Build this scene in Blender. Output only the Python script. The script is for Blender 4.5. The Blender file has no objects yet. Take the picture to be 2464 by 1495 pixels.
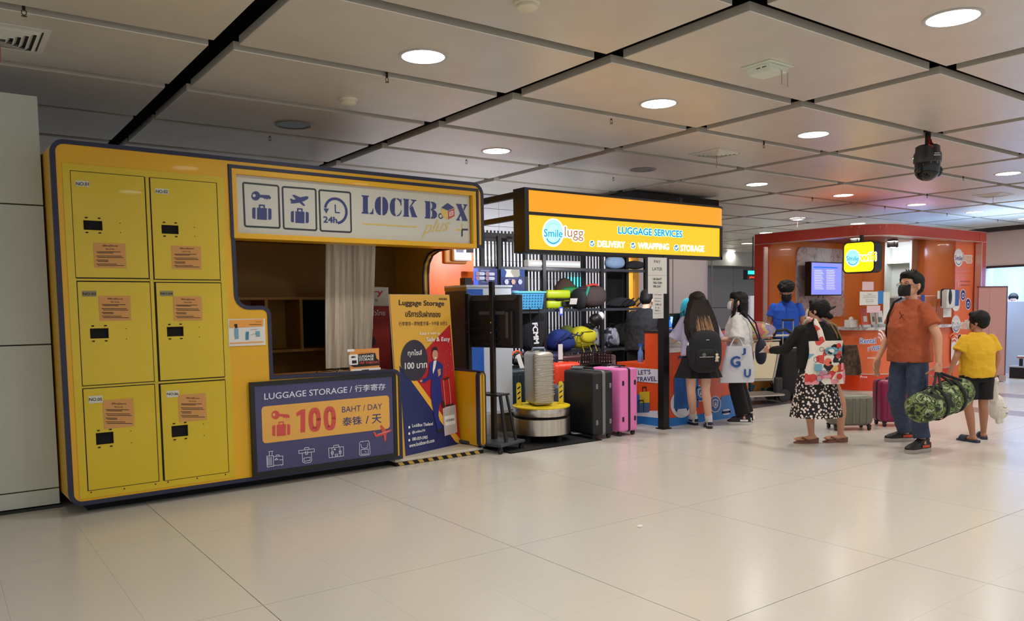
import bpy, bmesh, math, random
from mathutils import Vector, Matrix
random.seed(7)
PI = math.pi
SC = bpy.context.scene
COL = SC.collection

# ------------------------------------------------------------------ camera, light, exposure
F_PX, YAW, PITCH, ROLL, PY, CH = 1910.1, .63059, -.072026, -.014523, 878.7, 1.42
cy_, sy_, cp_, sp_ = math.cos(YAW), math.sin(YAW), math.cos(PITCH), math.sin(PITCH)
FW = Vector((sy_*cp_, cy_*cp_, sp_))
RT0 = Vector((cy_, -sy_, 0)); UP0 = RT0.cross(FW)
RT = math.cos(ROLL)*RT0 + math.sin(ROLL)*UP0
UP = -math.sin(ROLL)*RT0 + math.cos(ROLL)*UP0
cam = bpy.data.cameras.new('camera'); co = bpy.data.objects.new('camera', cam); COL.objects.link(co)
cam.sensor_fit = 'HORIZONTAL'; cam.sensor_width = 36; cam.lens = F_PX/2464*36
cam.shift_y = (PY-747.5)/2464
cam.clip_end = 200
m = Matrix((RT, UP, -FW)).transposed().to_4x4(); m.translation = (0, 0, CH)
co.matrix_world = m
SC.camera = co
EYE = Vector((0, 0, CH))

SC.view_settings.view_transform = 'Standard'; SC.view_settings.look = 'None'
SC.view_settings.exposure = 0.27; SC.view_settings.gamma = 1
SC.view_settings.use_curve_mapping = False
w = bpy.data.worlds.new('world'); SC.world = w; w.use_nodes = True
w.node_tree.nodes['Background'].inputs[0].default_value = (.93, .97, 1.0, 1)
w.node_tree.nodes['Background'].inputs[1].default_value = 0.62

def lin(c):
    c = c/255
    return c/12.92 if c <= .04045 else ((c+.055)/1.055)**2.4
def S(r, g, b): return (lin(r), lin(g), lin(b), 1)

def lamp(kind, loc, power, col=(1, 1, 1), size=.3, rot=(0, 0, 0), shape='DISK', size_y=None, name='lamp_light', spread=None):
    l = bpy.data.lights.new(name, kind); l.energy = power; l.color = col[:3]
    if kind == 'AREA':
        l.shape = shape; l.size = size
        if size_y: l.size_y = size_y
        if spread: l.spread = spread
    o = bpy.data.objects.new(name, l); o.location = loc; o.rotation_euler = rot
    COL.objects.link(o); return o

# ------------------------------------------------------------------ materials
MATS = {}
def mat(name, col, rough=.5, metal=0, emis=0, noise=None, bump=None, coat=0, trans=0, alpha=1, spec=.5, ecol=None, stretch=None, sheen=0):
    if name in MATS: return MATS[name]
    m = bpy.data.materials.new(name); m.use_nodes = True
    nt = m.node_tree; b = nt.nodes['Principled BSDF']
    b.inputs['Base Color'].default_value = col
    b.inputs['Roughness'].default_value = rough
    b.inputs['Metallic'].default_value = metal
    b.inputs['Specular IOR Level'].default_value = spec
    b.inputs['Coat Weight'].default_value = coat
    b.inputs['Transmission Weight'].default_value = trans
    b.inputs['Alpha'].default_value = alpha
    b.inputs['Sheen Weight'].default_value = sheen
    if emis:
        b.inputs['Emission Color'].default_value = ecol or col
        b.inputs['Emission Strength'].default_value = emis
    if noise or bump:
        tc = nt.nodes.new('ShaderNodeTexCoord'); mp = nt.nodes.new('ShaderNodeMapping')
        nt.links.new(tc.outputs['Object'], mp.inputs[0])
        if stretch: mp.inputs['Scale'].default_value = stretch
    if noise:
        n = nt.nodes.new('ShaderNodeTexNoise'); n.inputs['Scale'].default_value = noise[0]; n.inputs['Detail'].default_value = 5
        nt.links.new(mp.outputs[0], n.inputs['Vector'])
        r = nt.nodes.new('ShaderNodeValToRGB'); r.color_ramp.elements[0].position = .35; r.color_ramp.elements[1].position = .65
        k = noise[1]
        r.color_ramp.elements[0].color = tuple(c*(1-k) for c in col[:3])+(1,)
        r.color_ramp.elements[1].color = tuple(min(1, c*(1+k)) for c in col[:3])+(1,)
        nt.links.new(n.outputs[0], r.inputs[0]); nt.links.new(r.outputs[0], b.inputs['Base Color'])
    if bump:
        n2 = nt.nodes.new('ShaderNodeTexNoise'); n2.inputs['Scale'].default_value = bump[0]; n2.inputs['Detail'].default_value = 3
        nt.links.new(mp.outputs[0], n2.inputs['Vector'])
        bp = nt.nodes.new('ShaderNodeBump'); bp.inputs['Strength'].default_value = bump[1]; bp.inputs['Distance'].default_value = .01
        nt.links.new(n2.outputs[0], bp.inputs['Height']); nt.links.new(bp.outputs[0], b.inputs['Normal'])
    MATS[name] = m
    return m

def pattern(name, cols, scale=20, kind='VORONOI', rough=.8, stretch=(1, 1, 1), thr=None):
    """cloth with a printed all-over pattern: cells or blobs in flat colours"""
    m = bpy.data.materials.new(name); m.use_nodes = True; nt = m.node_tree; b = nt.nodes['Principled BSDF']
    b.inputs['Roughness'].default_value = rough
    tc = nt.nodes.new('ShaderNodeTexCoord'); mp = nt.nodes.new('ShaderNodeMapping'); mp.inputs['Scale'].default_value = stretch
    nt.links.new(tc.outputs['Object'], mp.inputs[0])
    r = nt.nodes.new('ShaderNodeValToRGB'); r.color_ramp.interpolation = 'CONSTANT'
    if kind == 'NOISE':
        t = nt.nodes.new('ShaderNodeTexNoise'); t.inputs['Detail'].default_value = 1.5; t.inputs['Distortion'].default_value = .6; out = t.outputs[0]
    elif kind == 'CELL':
        t = nt.nodes.new('ShaderNodeTexVoronoi'); sp = nt.nodes.new('ShaderNodeSeparateColor'); nt.links.new(t.outputs['Color'], sp.inputs[0]); out = sp.outputs[0]
    elif kind == 'WAVE':
        t = nt.nodes.new('ShaderNodeTexWave'); t.inputs['Distortion'].default_value = 2.5; out = t.outputs[1]
    else:
        t = nt.nodes.new('ShaderNodeTexVoronoi'); out = t.outputs['Distance']
    t.inputs['Scale'].default_value = scale
    nt.links.new(mp.outputs[0], t.inputs['Vector'])
    nt.links.new(out, r.inputs[0]); nt.links.new(r.outputs[0], b.inputs['Base Color'])
    el = r.color_ramp.elements
    thr = thr or [i/len(cols) for i in range(len(cols))]
    el[0].color = cols[0]; el[0].position = 0
    el[1].color = cols[1]; el[1].position = thr[1]
    for c, t_ in zip(cols[2:], thr[2:]):
        e = el.new(t_); e.color = c
    return m

# ------------------------------------------------------------------ objects
def setp(o, label=None, cat=None, group=None, kind=None):
    if label: o['label'] = label
    if cat: o['category'] = cat
    if group: o['group'] = group
    if kind: o['kind'] = kind
    return o
WM = {}
def wm(o): return WM.get(o.name, Matrix.Identity(4)) if o else Matrix.Identity(4)
def thing(name, label, cat, loc=(0, 0, 0), rz=0, group=None, kind=None):
    o = bpy.data.objects.new(name, None); o.empty_display_size = .1; COL.objects.link(o)
    o.location = loc; o.rotation_euler = (0, 0, rz)
    WM[o.name] = Matrix.Translation(loc) @ Matrix.Rotation(rz, 4, 'Z')
    return setp(o, label, cat, group, kind)
def link(name, me, mt, parent=None, world=False, label=None, kind=None, smooth=False):
    if mt is not None and not me.materials: me.materials.append(mt)
    o = bpy.data.objects.new(name, me); COL.objects.link(o)
    if parent:
        o.parent = parent
        if world: me.transform(wm(parent).inverted())
        WM[o.name] = wm(parent)
    if smooth:
        for p in me.polygons: p.use_smooth = True
    return setp(o, label, None, None, kind)
def kids(o): return [c for c in COL.objects if c.parent == o]
def copy_tree(o, parent=None):
    c = o.copy(); COL.objects.link(c)
    if parent: c.parent = parent
    for ch in kids(o): copy_tree(ch, c)
    return c

class MB:
    """collects closed shapes; build() links them as one mesh object"""
    def __init__(s): s.bm = bmesh.new()
    def _add(s, vs, fs, M=None):
        vv = [s.bm.verts.new((M @ Vector(v)) if M else v) for v in vs]
        for f in fs:
            try: s.bm.faces.new([vv[i] for i in f])
            except ValueError: pass
        return s
    def box(s, c, d, M=None):
        x, y, z = c; a, b, e = d[0]/2, d[1]/2, d[2]/2
        vs = [(x+i*a, y+j*b, z+k*e) for k in (-1, 1) for j in (-1, 1) for i in (-1, 1)]
        return s._add(vs, [(0, 2, 3, 1), (4, 5, 7, 6), (0, 1, 5, 4), (2, 6, 7, 3), (0, 4, 6, 2), (1, 3, 7, 5)], M)
    def bb(s, p0, p1, M=None):
        return s.box([(a+b)/2 for a, b in zip(p0, p1)], [abs(b-a) for a, b in zip(p0, p1)], M)
    def rbox(s, c, d, r=.02, n=2, M=None):
        b = bmesh.new(); bmesh.ops.create_cube(b, size=1)
        for v in b.verts: v.co = Vector((v.co.x*d[0]+c[0], v.co.y*d[1]+c[1], v.co.z*d[2]+c[2]))
        bmesh.ops.bevel(b, geom=b.edges[:], offset=min(r, min(d)*.49), segments=n, profile=.5, affect='EDGES')
        return s._bm(b, M)
    def _bm(s, b, M=None):
        b.verts.index_update(); vs = [v.co.copy() for v in b.verts]; fs = [[v.index for v in f.verts] for f in b.faces]
        b.free(); return s._add(vs, fs, M)
    def loft(s, rings, caps=True, M=None, closed=True):
        n = len(rings[0]); vs = [p for r in rings for p in r]; fs = []
        for i in range(len(rings)-1):
            for j in range(n if closed else n-1):
                k = (j+1) % n
                fs.append((i*n+j, i*n+k, (i+1)*n+k, (i+1)*n+j))
        if caps and closed:
            fs.append(tuple(range(n))[::-1]); fs.append(tuple(range((len(rings)-1)*n, len(rings)*n)))
        return s._add(vs, fs, M)
    def cone(s, p0, p1, r0, r1=None, n=12, M=None, sq=None):
        r1 = r0 if r1 is None else r1
        p0, p1 = Vector(p0), Vector(p1); d = (p1-p0).normalized()
        a = d.orthogonal().normalized() if abs(d.z) > .999 else d.cross(Vector((0, 0, 1))).normalized()
        b = d.cross(a)
        rs = []
        for p, r in ((p0, r0), (p1, r1)):
            rs.append([p+a*(r*math.cos(2*PI*i/n))+b*(r*math.sin(2*PI*i/n)) for i in range(n)])
        return s.loft(rs, True, M)
    def tube(s, pts, r, n=6, M=None, loop=False):
        pts = [Vector(p) for p in pts]; rs = []; L = len(pts)
        pa = None
        for i, p in enumerate(pts):
            q0 = pts[(i-1) % L] if (loop or i > 0) else p
            q1 = pts[(i+1) % L] if (loop or i < L-1) else p
            d = (q1-q0).normalized()
            if pa is None: a = d.orthogonal().normalized()
            else:
                a = pa - d*pa.dot(d); a = a.normalized() if a.length > 1e-6 else d.orthogonal().normalized()
            pa = a; b = d.cross(a)
            rr = r[i] if isinstance(r, (list, tuple)) else r
            rs.append([p+a*(rr*math.cos(2*PI*k/n))+b*(rr*math.sin(2*PI*k/n)) for k in range(n)])
        if loop: rs.append(rs[0])
        return s.loft(rs, not loop, M)
    def sph(s, c, r, n=12, M=None, m=None):
        r = (r, r, r) if not isinstance(r, (tuple, list)) else r
        m = m or max(6, n*2//3); rs = []
        for i in range(m+1):
            t = PI*i/m; t = max(.02, min(PI-.02, t))
            rs.append([(c[0]+r[0]*math.sin(t)*math.cos(2*PI*k/n), c[1]+r[1]*math.sin(t)*math.sin(2*PI*k/n), c[2]-r[2]*math.cos(t)) for k in range(n)])
        return s.loft(rs, True, M)
    def lathe(s, c, prof, n=24, M=None):
        rs = [[(c[0]+r*math.cos(2*PI*k/n), c[1]+r*math.sin(2*PI*k/n), c[2]+z) for k in range(n)] for r, z in prof]
        return s.loft(rs, True, M)
    def prism(s, poly, t0, t1, M=None):
        """2-D outline (x, z) pushed along y from t0 to t1"""
        n = len(poly)
        vs = [(a, t0, b) for a, b in poly]+[(a, t1, b) for a, b in poly]
        fs = [tuple(range(n)), tuple(range(n, 2*n))[::-1]]+[(i, n+i, n+(i+1) % n, (i+1) % n) for i in range(n)]
        return s._add(vs, fs, M)
    def strip(s, path, wd, t0, t1, M=None, loop=False, side=0):
        """flat band of width wd that follows a 2-D path (x, z); side -1/0/1 keeps it on one side"""
        P = [Vector(p) for p in path]; L = len(P); A, B = [], []
        for i, p in enumerate(P):
            d0 = (p-P[i-1]) if (loop or i > 0) else (P[1]-p)
            d1 = (P[(i+1) % L]-p) if (loop or i < L-1) else (p-P[i-1])
            d0 = d0.normalized(); d1 = d1.normalized()
            n0 = Vector((-d0.y, d0.x)); n1 = Vector((-d1.y, d1.x)); nn = (n0+n1)
            nn = nn.normalized() if nn.length > 1e-4 else n0
            k = 1/max(.35, nn.dot(n0))
            A.append(p+nn*k*wd*((1+side)/2)); B.append(p-nn*k*wd*((1-side)/2))
        rs = [[(a.x, t0, a.y), (b.x, t0, b.y), (b.x, t1, b.y), (a.x, t1, a.y)] for a, b in zip(A, B)]
        if loop: rs.append(rs[0])
        return s.loft(rs, not loop, M)
    def mesh(s, weld=False):
        bmesh.ops.recalc_face_normals(s.bm, faces=s.bm.faces[:])
        me = bpy.data.meshes.new('m'); s.bm.to_mesh(me); s.bm.free(); return me
    def build(s, name, mt, parent=None, world=False, smooth=False, label=None, kind=None, bevel=0):
        me = s.mesh(); me.name = name
        o = link(name, me, mt, parent, world, label, kind)
        if smooth: 
            for p in me.polygons: p.use_smooth = True
            try: me.set_sharp_from_angle(angle=.7)
            except Exception: pass
        if bevel:
            b = o.modifiers.new('bevel', 'BEVEL'); b.width = bevel; b.segments = 2; b.limit_method = 'ANGLE'
        return o

def T(x=0, y=0, z=0): return Matrix.Translation((x, y, z))
def R(a, ax='Z'): return Matrix.Rotation(a, 4, ax)

# ------------------------------------------------------------------ measuring: a photo pixel on a known plane of the place
def ray(u, v): return RT*((u-1232)/F_PX) - UP*((v-PY)/F_PX) + FW
def at(u, v, **k):
    d = ray(u, v); a, val = list(k.items())[0]; i = 'xyz'.index(a)
    return EYE + d*((val-EYE[i])/d[i])
class Plane:
    """a flat face with origin, horizontal direction and up direction; q(u,v) gives its 2-D coordinates"""
    def __init__(s, o, xd, yd=(0, 0, 1), crop=(1, 0, 0)):
        s.o = Vector(o); s.x = Vector(xd).normalized(); s.y = Vector(yd).normalized(); s.n = s.x.cross(s.y).normalized()
        if s.n.dot(EYE-s.o) < 0: s.n = -s.n
        s.crop = crop
    def c(s, k, u0, v0): s.crop = (k, u0, v0); return s
    def q(s, a, b):
        u, v = s.crop[1]+a/s.crop[0], s.crop[2]+b/s.crop[0]
        d = ray(u, v); t = s.n.dot(s.o-EYE)/s.n.dot(d); p = EYE+d*t-s.o
        return (p.dot(s.x), p.dot(s.y))
    def M(s):
        m = Matrix((s.x, s.y, s.n)).transposed().to_4x4(); m.translation = s.o; return m
class Print:
    """flat printed shapes laid on a Plane, gathered per name and material"""
    def __init__(s, pl, parent): s.pl = pl; s.p = parent; s.d = {}; s.g = 0
    def put(s, name, mt, pts2, z):
        s.d.setdefault((name, mt.name, s.g), [mt, []])[1].append([(a, b, z*.0012) for a, b in pts2])
    def poly(s, name, mt, pts, z=1): s.put(name, mt, [s.pl.q(*p) for p in pts], z)
    def poly2(s, name, mt, pts, z=1): s.put(name, mt, pts, z)
    def line(s, name, mt, pts, wd, z=1, loop=False, raw=False):
        P = [Vector(p if raw else s.pl.q(*p)) for p in pts]
        if loop: P.append(P[0])
        for i_, (a, b) in enumerate(zip(P, P[1:])):
            d = (b-a); 
            if d.length < 1e-6: continue
            d.normalize(); n = Vector((-d.y, d.x))*wd/2; e = d*wd*.3
            s.put(name, mt, [a+n-e, b+n+e, b-n+e, a-n-e], z+(i_ % 3)*.08)
    def circ(s, name, mt, c, r, z=1, n=24, ry=None, raw=False):
        c = c if raw else s.pl.q(*c); ry = ry or r
        s.put(name, mt, [(c[0]+r*math.cos(2*PI*i/n), c[1]+ry*math.sin(2*PI*i/n)) for i in range(n)], z)
    def arc(s, name, mt, c, r, a0, a1, wd, z=1, n=18, raw=False, ry=None):
        c = c if raw else s.pl.q(*c); ry = ry or r
        P = [(c[0]+r*math.cos(math.radians(a0+(a1-a0)*i/n)), c[1]+ry*math.sin(math.radians(a0+(a1-a0)*i/n))) for i in range(n+1)]
        s.line(name, mt, P, wd, z, raw=True)
    def rrect(s, name, mt, p0, p1, r=.01, z=1, raw=False, wd=0):
        a = p0 if raw else s.pl.q(*p0); b = p1 if raw else s.pl.q(*p1)
        P = rr2(min(a[0], b[0]), min(a[1], b[1]), max(a[0], b[0]), max(a[1], b[1]), r)
        if wd: s.line(name, mt, P, wd, z, loop=True, raw=True)
        else: s.put(name, mt, P, z)
    def quad(s, name, mt, p0, p1, z=1): s.rrect(name, mt, p0, p1, 0, z)
    def text(s, name, mt, txt, bl, br, tl, z=2, bold=0, shear=0, raw=False):
        g = text_polys(txt, bold, shear)
        if not g: return
        tris, (x0, y0, x1, y1) = g
        a, b, c = [Vector(p if raw else s.pl.q(*p)) for p in (bl, br, tl)]
        ex, ey = b-a, c-a
        s.n = getattr(s, 'n', 0)+1
        s.d.setdefault((name, mt.name, 't%d' % s.n), [mt, []])[1].extend(
            [[(*(a+ex*((x-x0)/(x1-x0))+ey*((y-y0)/(y1-y0))), z*.0012+dz+.0004) for x, y, dz in t] for t in tris])
    def done(s):
        M = s.pl.M()
        for (name, _, _), (mt, ps) in s.d.items():
            vs, fs = [], []
            for p in ps:
                k = len(vs); vs += [M @ Vector(v) for v in p]; fs.append(tuple(range(k, k+len(p))))
            me = bpy.data.meshes.new(name); me.from_pydata(vs, [], fs); me.update()
            link(name, me, mt, s.p, world=True)
def rr2(x0, y0, x1, y1, r, n=4):
    if r <= 0: return [(x0, y0), (x1, y0), (x1, y1), (x0, y1)]
    P = []
    for cx, cy, a in ((x1-r, y0+r, -90), (x1-r, y1-r, 0), (x0+r, y1-r, 90), (x0+r, y0+r, 180)):
        for i in range(n+1):
            t = math.radians(a+90*i/n); P.append((cx+r*math.cos(t), cy+r*math.sin(t)))
    return P
TXT = {}
def text_polys(txt, bold=0, shear=0):
    k = (txt, bold, shear)
    if k in TXT: return TXT[k]
    cu = bpy.data.curves.new('t', 'FONT'); cu.body = txt; cu.size = 1; cu.offset = 0; cu.shear = shear
    cu.resolution_u = 3; cu.fill_mode = 'FRONT'
    o = bpy.data.objects.new('t', cu); COL.objects.link(o)
    dg = bpy.context.evaluated_depsgraph_get()
    me = bpy.data.meshes.new_from_object(o.evaluated_get(dg))
    ps = [[(me.vertices[i].co.x, me.vertices[i].co.y, 0) for i in p.vertices] for p in me.polygons]
    bpy.data.objects.remove(o); bpy.data.curves.remove(cu); bpy.data.meshes.remove(me)
    if not ps: TXT[k] = None; return None
    if bold:
        dirs = [(1, 0), (-1, 0), (0, .7), (0, -.7)] if bold < .06 else [(math.cos(a*PI/5), math.sin(a*PI/5)) for a in range(10)]
        if bold >= .06: dirs += [(a*.5, b_*.5) for a, b_ in dirs]
        ps = ps+[[(x+dx*bold, y+dy*bold, -.00006*(n_+1)) for x, y, _ in p] for n_, (dx, dy) in enumerate(dirs) for p in ps]
    xs = [v_[0] for p in ps for v_ in p]; ys = [v_[1] for p in ps for v_ in p]
    TXT[k] = (ps, (min(xs), min(ys), max(xs), max(ys))); return TXT[k]

def remesh(bm_or_mb, name, mt, parent, voxel=.008, smooth=3, label=None, world=False, disp=None, dec=None):
    me = bm_or_mb.mesh(); me.name = name
    o = bpy.data.objects.new(name, me); COL.objects.link(o)
    md = o.modifiers.new('r', 'REMESH'); md.mode = 'VOXEL'; md.voxel_size = voxel; md.use_smooth_shade = True
    if smooth:
        sm = o.modifiers.new('s', 'SMOOTH'); sm.iterations = smooth; sm.factor = .6
    if disp:
        tx = bpy.data.textures.new('d', 'CLOUDS'); tx.noise_scale = disp[0]
        dm = o.modifiers.new('d', 'DISPLACE'); dm.texture = tx; dm.strength = disp[1]; dm.mid_level = .5
    if dec:
        d = o.modifiers.new('c', 'DECIMATE'); d.ratio = dec
    dg = bpy.context.evaluated_depsgraph_get()
    m2 = bpy.data.meshes.new_from_object(o.evaluated_get(dg)); m2.name = name
    bpy.data.objects.remove(o); bpy.data.meshes.remove(me)
    m2.materials.clear()
    for p in m2.polygons: p.use_smooth = True
    return link(name, m2, mt, parent, world, label)
# ------------------------------------------------------------------ palette
def M_(n, c, r=.5, **k): return mat(n, S(*c), r, **k)
YEL = M_('frame_yellow', (226, 170, 8), .42, noise=(1.5, .04), coat=.15)
YEL2 = M_('locker_yellow', (212, 182, 14), .36, noise=(2, .03), coat=.2)
NAVY = M_('navy_trim', (34, 36, 66), .5)
NAVYB = M_('navy_print', (52, 56, 112), .4)
BLK = M_('black_paint', (14, 14, 15), .45)
BLKM = M_('matt_black', (9, 9, 10), .85)
HOLE = M_('dark_opening', (3, 3, 4), .9)
DK = M_('dark_plastic', (26, 26, 29), .5)
WHT = M_('white_print', (236, 236, 236), .5)
PAPER = M_('paper', (222, 220, 214), .7)
STEEL = M_('brushed_steel', (196, 188, 176), .28, metal=1, noise=(30, .12), stretch=(1, 1, .02))
CHR = M_('chrome', (200, 200, 204), .18, metal=1)
GREY = M_('grey_plastic', (118, 118, 120), .5)
LGREY = M_('light_grey_paint', (190, 190, 188), .5)
GLASS = mat('clear_acrylic', (1, 1, 1, 1), .03, trans=1, alpha=.25, spec=.6)
ORG = M_('orange_laminate', (228, 134, 62), .22, noise=(.8, .04), coat=.3)
ORG2 = M_('orange_print', (230, 112, 66), .35)
RED = M_('red_frame', (190, 56, 34), .3, coat=.3)
BLUEP = M_('blue_print', (36, 104, 186), .4)
WHITE_GLOW = mat('downlight_diffuser', (1, 1, 1, 1), .5, emis=9, ecol=(1, .98, .95, 1))

# ------------------------------------------------------------------ floor: terrazzo tiles in half metre squares
def terr(name, col, k):
    return mat(name, S(*col), .21, noise=(260, k), spec=.34)
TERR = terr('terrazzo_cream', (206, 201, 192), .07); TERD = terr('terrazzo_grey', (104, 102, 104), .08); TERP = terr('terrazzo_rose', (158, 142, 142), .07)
GRT = M_('grout', (92, 86, 76), .9)
fl = MB(); fl.bb((-7, -4, -.06), (40, 34, -.006))
floor = fl.build('floor', GRT); setp(floor, 'pale cream terrazzo tiled floor of the hall', None, None, 'structure')
def tile_mesh(mt, big=False):
    b = bmesh.new(); bmesh.ops.create_cube(b, size=1)
    for v in b.verts: v.co = Vector((v.co.x*.4982, v.co.y*.4982, v.co.z*.006-.003))
    me = bpy.data.meshes.new('floor_tile'); b.to_mesh(me); b.free(); me.materials.append(mt); return me
TM = {n: tile_mesh(m_) for n, m_ in (('c', TERR), ('d', TERD), ('p', TERP))}
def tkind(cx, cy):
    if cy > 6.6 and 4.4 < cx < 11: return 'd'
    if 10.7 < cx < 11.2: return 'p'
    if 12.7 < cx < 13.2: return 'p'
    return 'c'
cells = []
for i in range(-12, 70):
    for j in range(-10, 60):
        x0, y0 = 1.225+.5*i, 2.25+.5*j
        cx, cy = x0+.25, y0+.25
        # a wider joint every third tile
        ox = .0011*(1-(i % 3)); oy = .0011*(1-(j % 3))
        cx2, cy2 = cx+ox, cy+oy
        v = Vector((cx, cy, 0))-EYE; dz = v.dot(FW)
        if dz < .8: continue
        u = 1232+F_PX*v.dot(RT)/dz; vv = PY-F_PX*v.dot(UP)/dz
        inside = -260 < u < 2720 and vv < 1800 and cy > -1
        if cx > 38 or cy > 30 or cx < -6: continue
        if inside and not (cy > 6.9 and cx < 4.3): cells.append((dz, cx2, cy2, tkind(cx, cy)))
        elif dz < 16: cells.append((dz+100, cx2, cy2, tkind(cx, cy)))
cells.sort()
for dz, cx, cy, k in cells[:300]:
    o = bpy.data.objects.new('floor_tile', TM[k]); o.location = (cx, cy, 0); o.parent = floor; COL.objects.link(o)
rest = {}
for dz, cx, cy, k in cells[300:]: rest.setdefault(k, MB()).box((cx, cy, -.003), (.4982, .4982, .006))
mesh_rest = MB()
bm = mesh_rest.bm; lays = {'c': 0, 'd': 1, 'p': 2}
for dz, cx, cy, k in cells[300:]:
    n0 = len(bm.faces); mesh_rest.box((cx, cy, -.003), (.4982, .4982, .006))
    bm.faces.ensure_lookup_table()
    for f in bm.faces[n0:]: f.material_index = lays[k]
me = bpy.data.meshes.new('distant_floor_tiles'); bmesh.ops.recalc_face_normals(bm, faces=bm.faces[:]); bm.to_mesh(me); bm.free()
for m_ in (TERR, TERD, TERP): me.materials.append(m_)
link('distant_floor_tiles', me, None, floor, kind='stuff')
for k in rest.values(): k.bm.free()

# ------------------------------------------------------------------ ceiling: metal trays over a black void
CH_Z = 3.17
def ceil_mat():
    m = M_('ceiling_panel_metal', (214, 208, 196), .36, metal=.25, noise=(3, .03), stretch=(1, 1, 1))
    return m
CEIL = ceil_mat()
cb = MB(); cb.bb((-7, -4, 3.62), (44, 36, 3.68)); ceiling = cb.build('ceiling', HOLE)
setp(ceiling, 'black void above the suspended ceiling trays', None, None, 'structure')
PXC, PYC = 2.32, 1.2
def tray(w_, d_, mt):
    b = MB(); b.rbox((0, 0, .031), (w_, d_, .062), .004, 1); me = b.mesh(); me.name = 'ceiling_panel'; me.materials.append(mt); return me
TRAY = tray(PXC-.16, PYC-.12, CEIL)
LIGHTS_XY = []
for i in range(-3, 13):
    for j in range(-3, 20):
        x0 = 1.735+PXC*i; y0 = 3.09+PYC*j
        cx, cy = x0+(PXC-.16)/2, y0+(PYC-.12)/2
        v = Vector((cx, cy, CH_Z))-EYE
        if v.dot(FW) < -2 and (abs(cx) > 5): continue
        if cx > 30: continue
        o = bpy.data.objects.new('ceiling_panel', TRAY); o.location = (cx, cy, CH_Z); o.parent = ceiling; COL.objects.link(o)
far = MB(); far.bb((1.7, 26.6, CH_Z), (44, 36, CH_Z+.05)); far.bb((31.5, -2, CH_Z), (44, 26.5, CH_Z+.05))
far.build('far_ceiling_panels', CEIL, ceiling)

# downlights (recessed discs with trim ring)
def downlight(x, y, on, idx, label, r=.15):
    t = thing('ceiling_downlight', label, 'ceiling light', (x, y, CH_Z), 0, 'round downlights in the ceiling')
    b = MB(); n = 28; R0, R1 = r+.022, r
    rings = [[(rr*math.cos(2*PI*k/n), rr*math.sin(2*PI*k/n), z) for k in range(n)] for rr, z in ((R0, -.001), (R0-.004, -.007), (R1, -.006), (R1-.004, .0))]
    rings.append(rings[0]); b.loft(rings, False)
    b.build('trim_ring', LGREY if on else M_('unlit_ring', (120, 118, 114), .4), t, smooth=True)
    if on:
        d = MB(); d.lathe((0, 0, 0), [(r-.003, -.003), (r-.003, -.0055)], n); d.build('diffuser', WHITE_GLOW, t)
        lamp('AREA', (x, y, CH_Z-.02), 14, (1, .94, .87), r*2, spread=2.6, name='downlight_lamp')
    else:
        d = MB(); d.lathe((0, 0, 0), [(r-.003, -.001), (r-.003, -.003)], n); d.build('dark_reflector', M_('unlit_reflector', (82, 80, 80), .25, metal=.8), t)
ORD = ['first', 'second', 'third', 'fourth', 'fifth', 'sixth', 'seventh', 'eighth', 'ninth', 'tenth', 'eleventh']
LX = [.5, 2.86, 5.2, 7.5, 9.85, 12.1, 14.45, 16.7, 19.1, 21.4, 23.7]; LY = [.05, 2.45, 4.91, 7.36, 9.8, 12.2, 14.6, 17.0, 19.4]
names = {(2.86, 4.91): 'bright round downlight above the lettered locker kiosk sign, nearest the top left',
         (5.2, 2.45): 'large bright round downlight at the top right of the ceiling',
         (5.2, 4.91): 'lit round downlight between the smoke detector panel and the air vent over the luggage sign',
         (7.5, 4.91): 'lit round downlight on the panel left of the black dome camera',
         (5.2, 7.36): 'lit round downlight directly above the yellow luggage sign left end',
         (9.85, 7.36): 'lit round downlight above the gap between luggage sign and orange kiosk',
         (12.1, 7.36): 'lit round downlight above the left half of the orange kiosk roof',
         (12.1, 4.91): 'lit round downlight at the right edge behind the dome camera',
         (14.45, 7.36): 'small lit round downlight above the right half of the orange kiosk roof',
         (16.7, 7.36): 'small lit round downlight above the right end of the orange kiosk'}
for ix, x in enumerate(LX):
    for iy, y in enumerate(LY):
        v = Vector((x, y, CH_Z))-EYE; dz = v.dot(FW)
        if dz < .5: 
            if (x, y) in ((.5, .05), (2.86, .05), (.5, 2.45)): lamp('AREA', (x, y, CH_Z-.02), 14, (1, .93, .84), .3, spread=2.6, name='downlight_lamp')
            continue
        if y > 8 and x < 14: continue
        if y > 12.5 and x < 17: continue
        if x > 17 and y < 7 and x > 20: continue
        off = (x, y) in ((2.86, 7.36), (7.5, 7.36), (.5, 4.91), (.5, 7.36))
        if (x, y) in ((.5, 4.91), (.5, 7.36)): continue
        lab = names.get((x, y))
        if off: lab = 'unlit dark round downlight above the locker kiosk' if x < 3 else 'unlit round downlight above the luggage sign, grey lens'
        downlight(x, y, not off, 0, lab or 'distant lit downlight, %s from the left in the %s row of the hall ceiling' % (ORD[ix], ORD[iy]))

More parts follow.
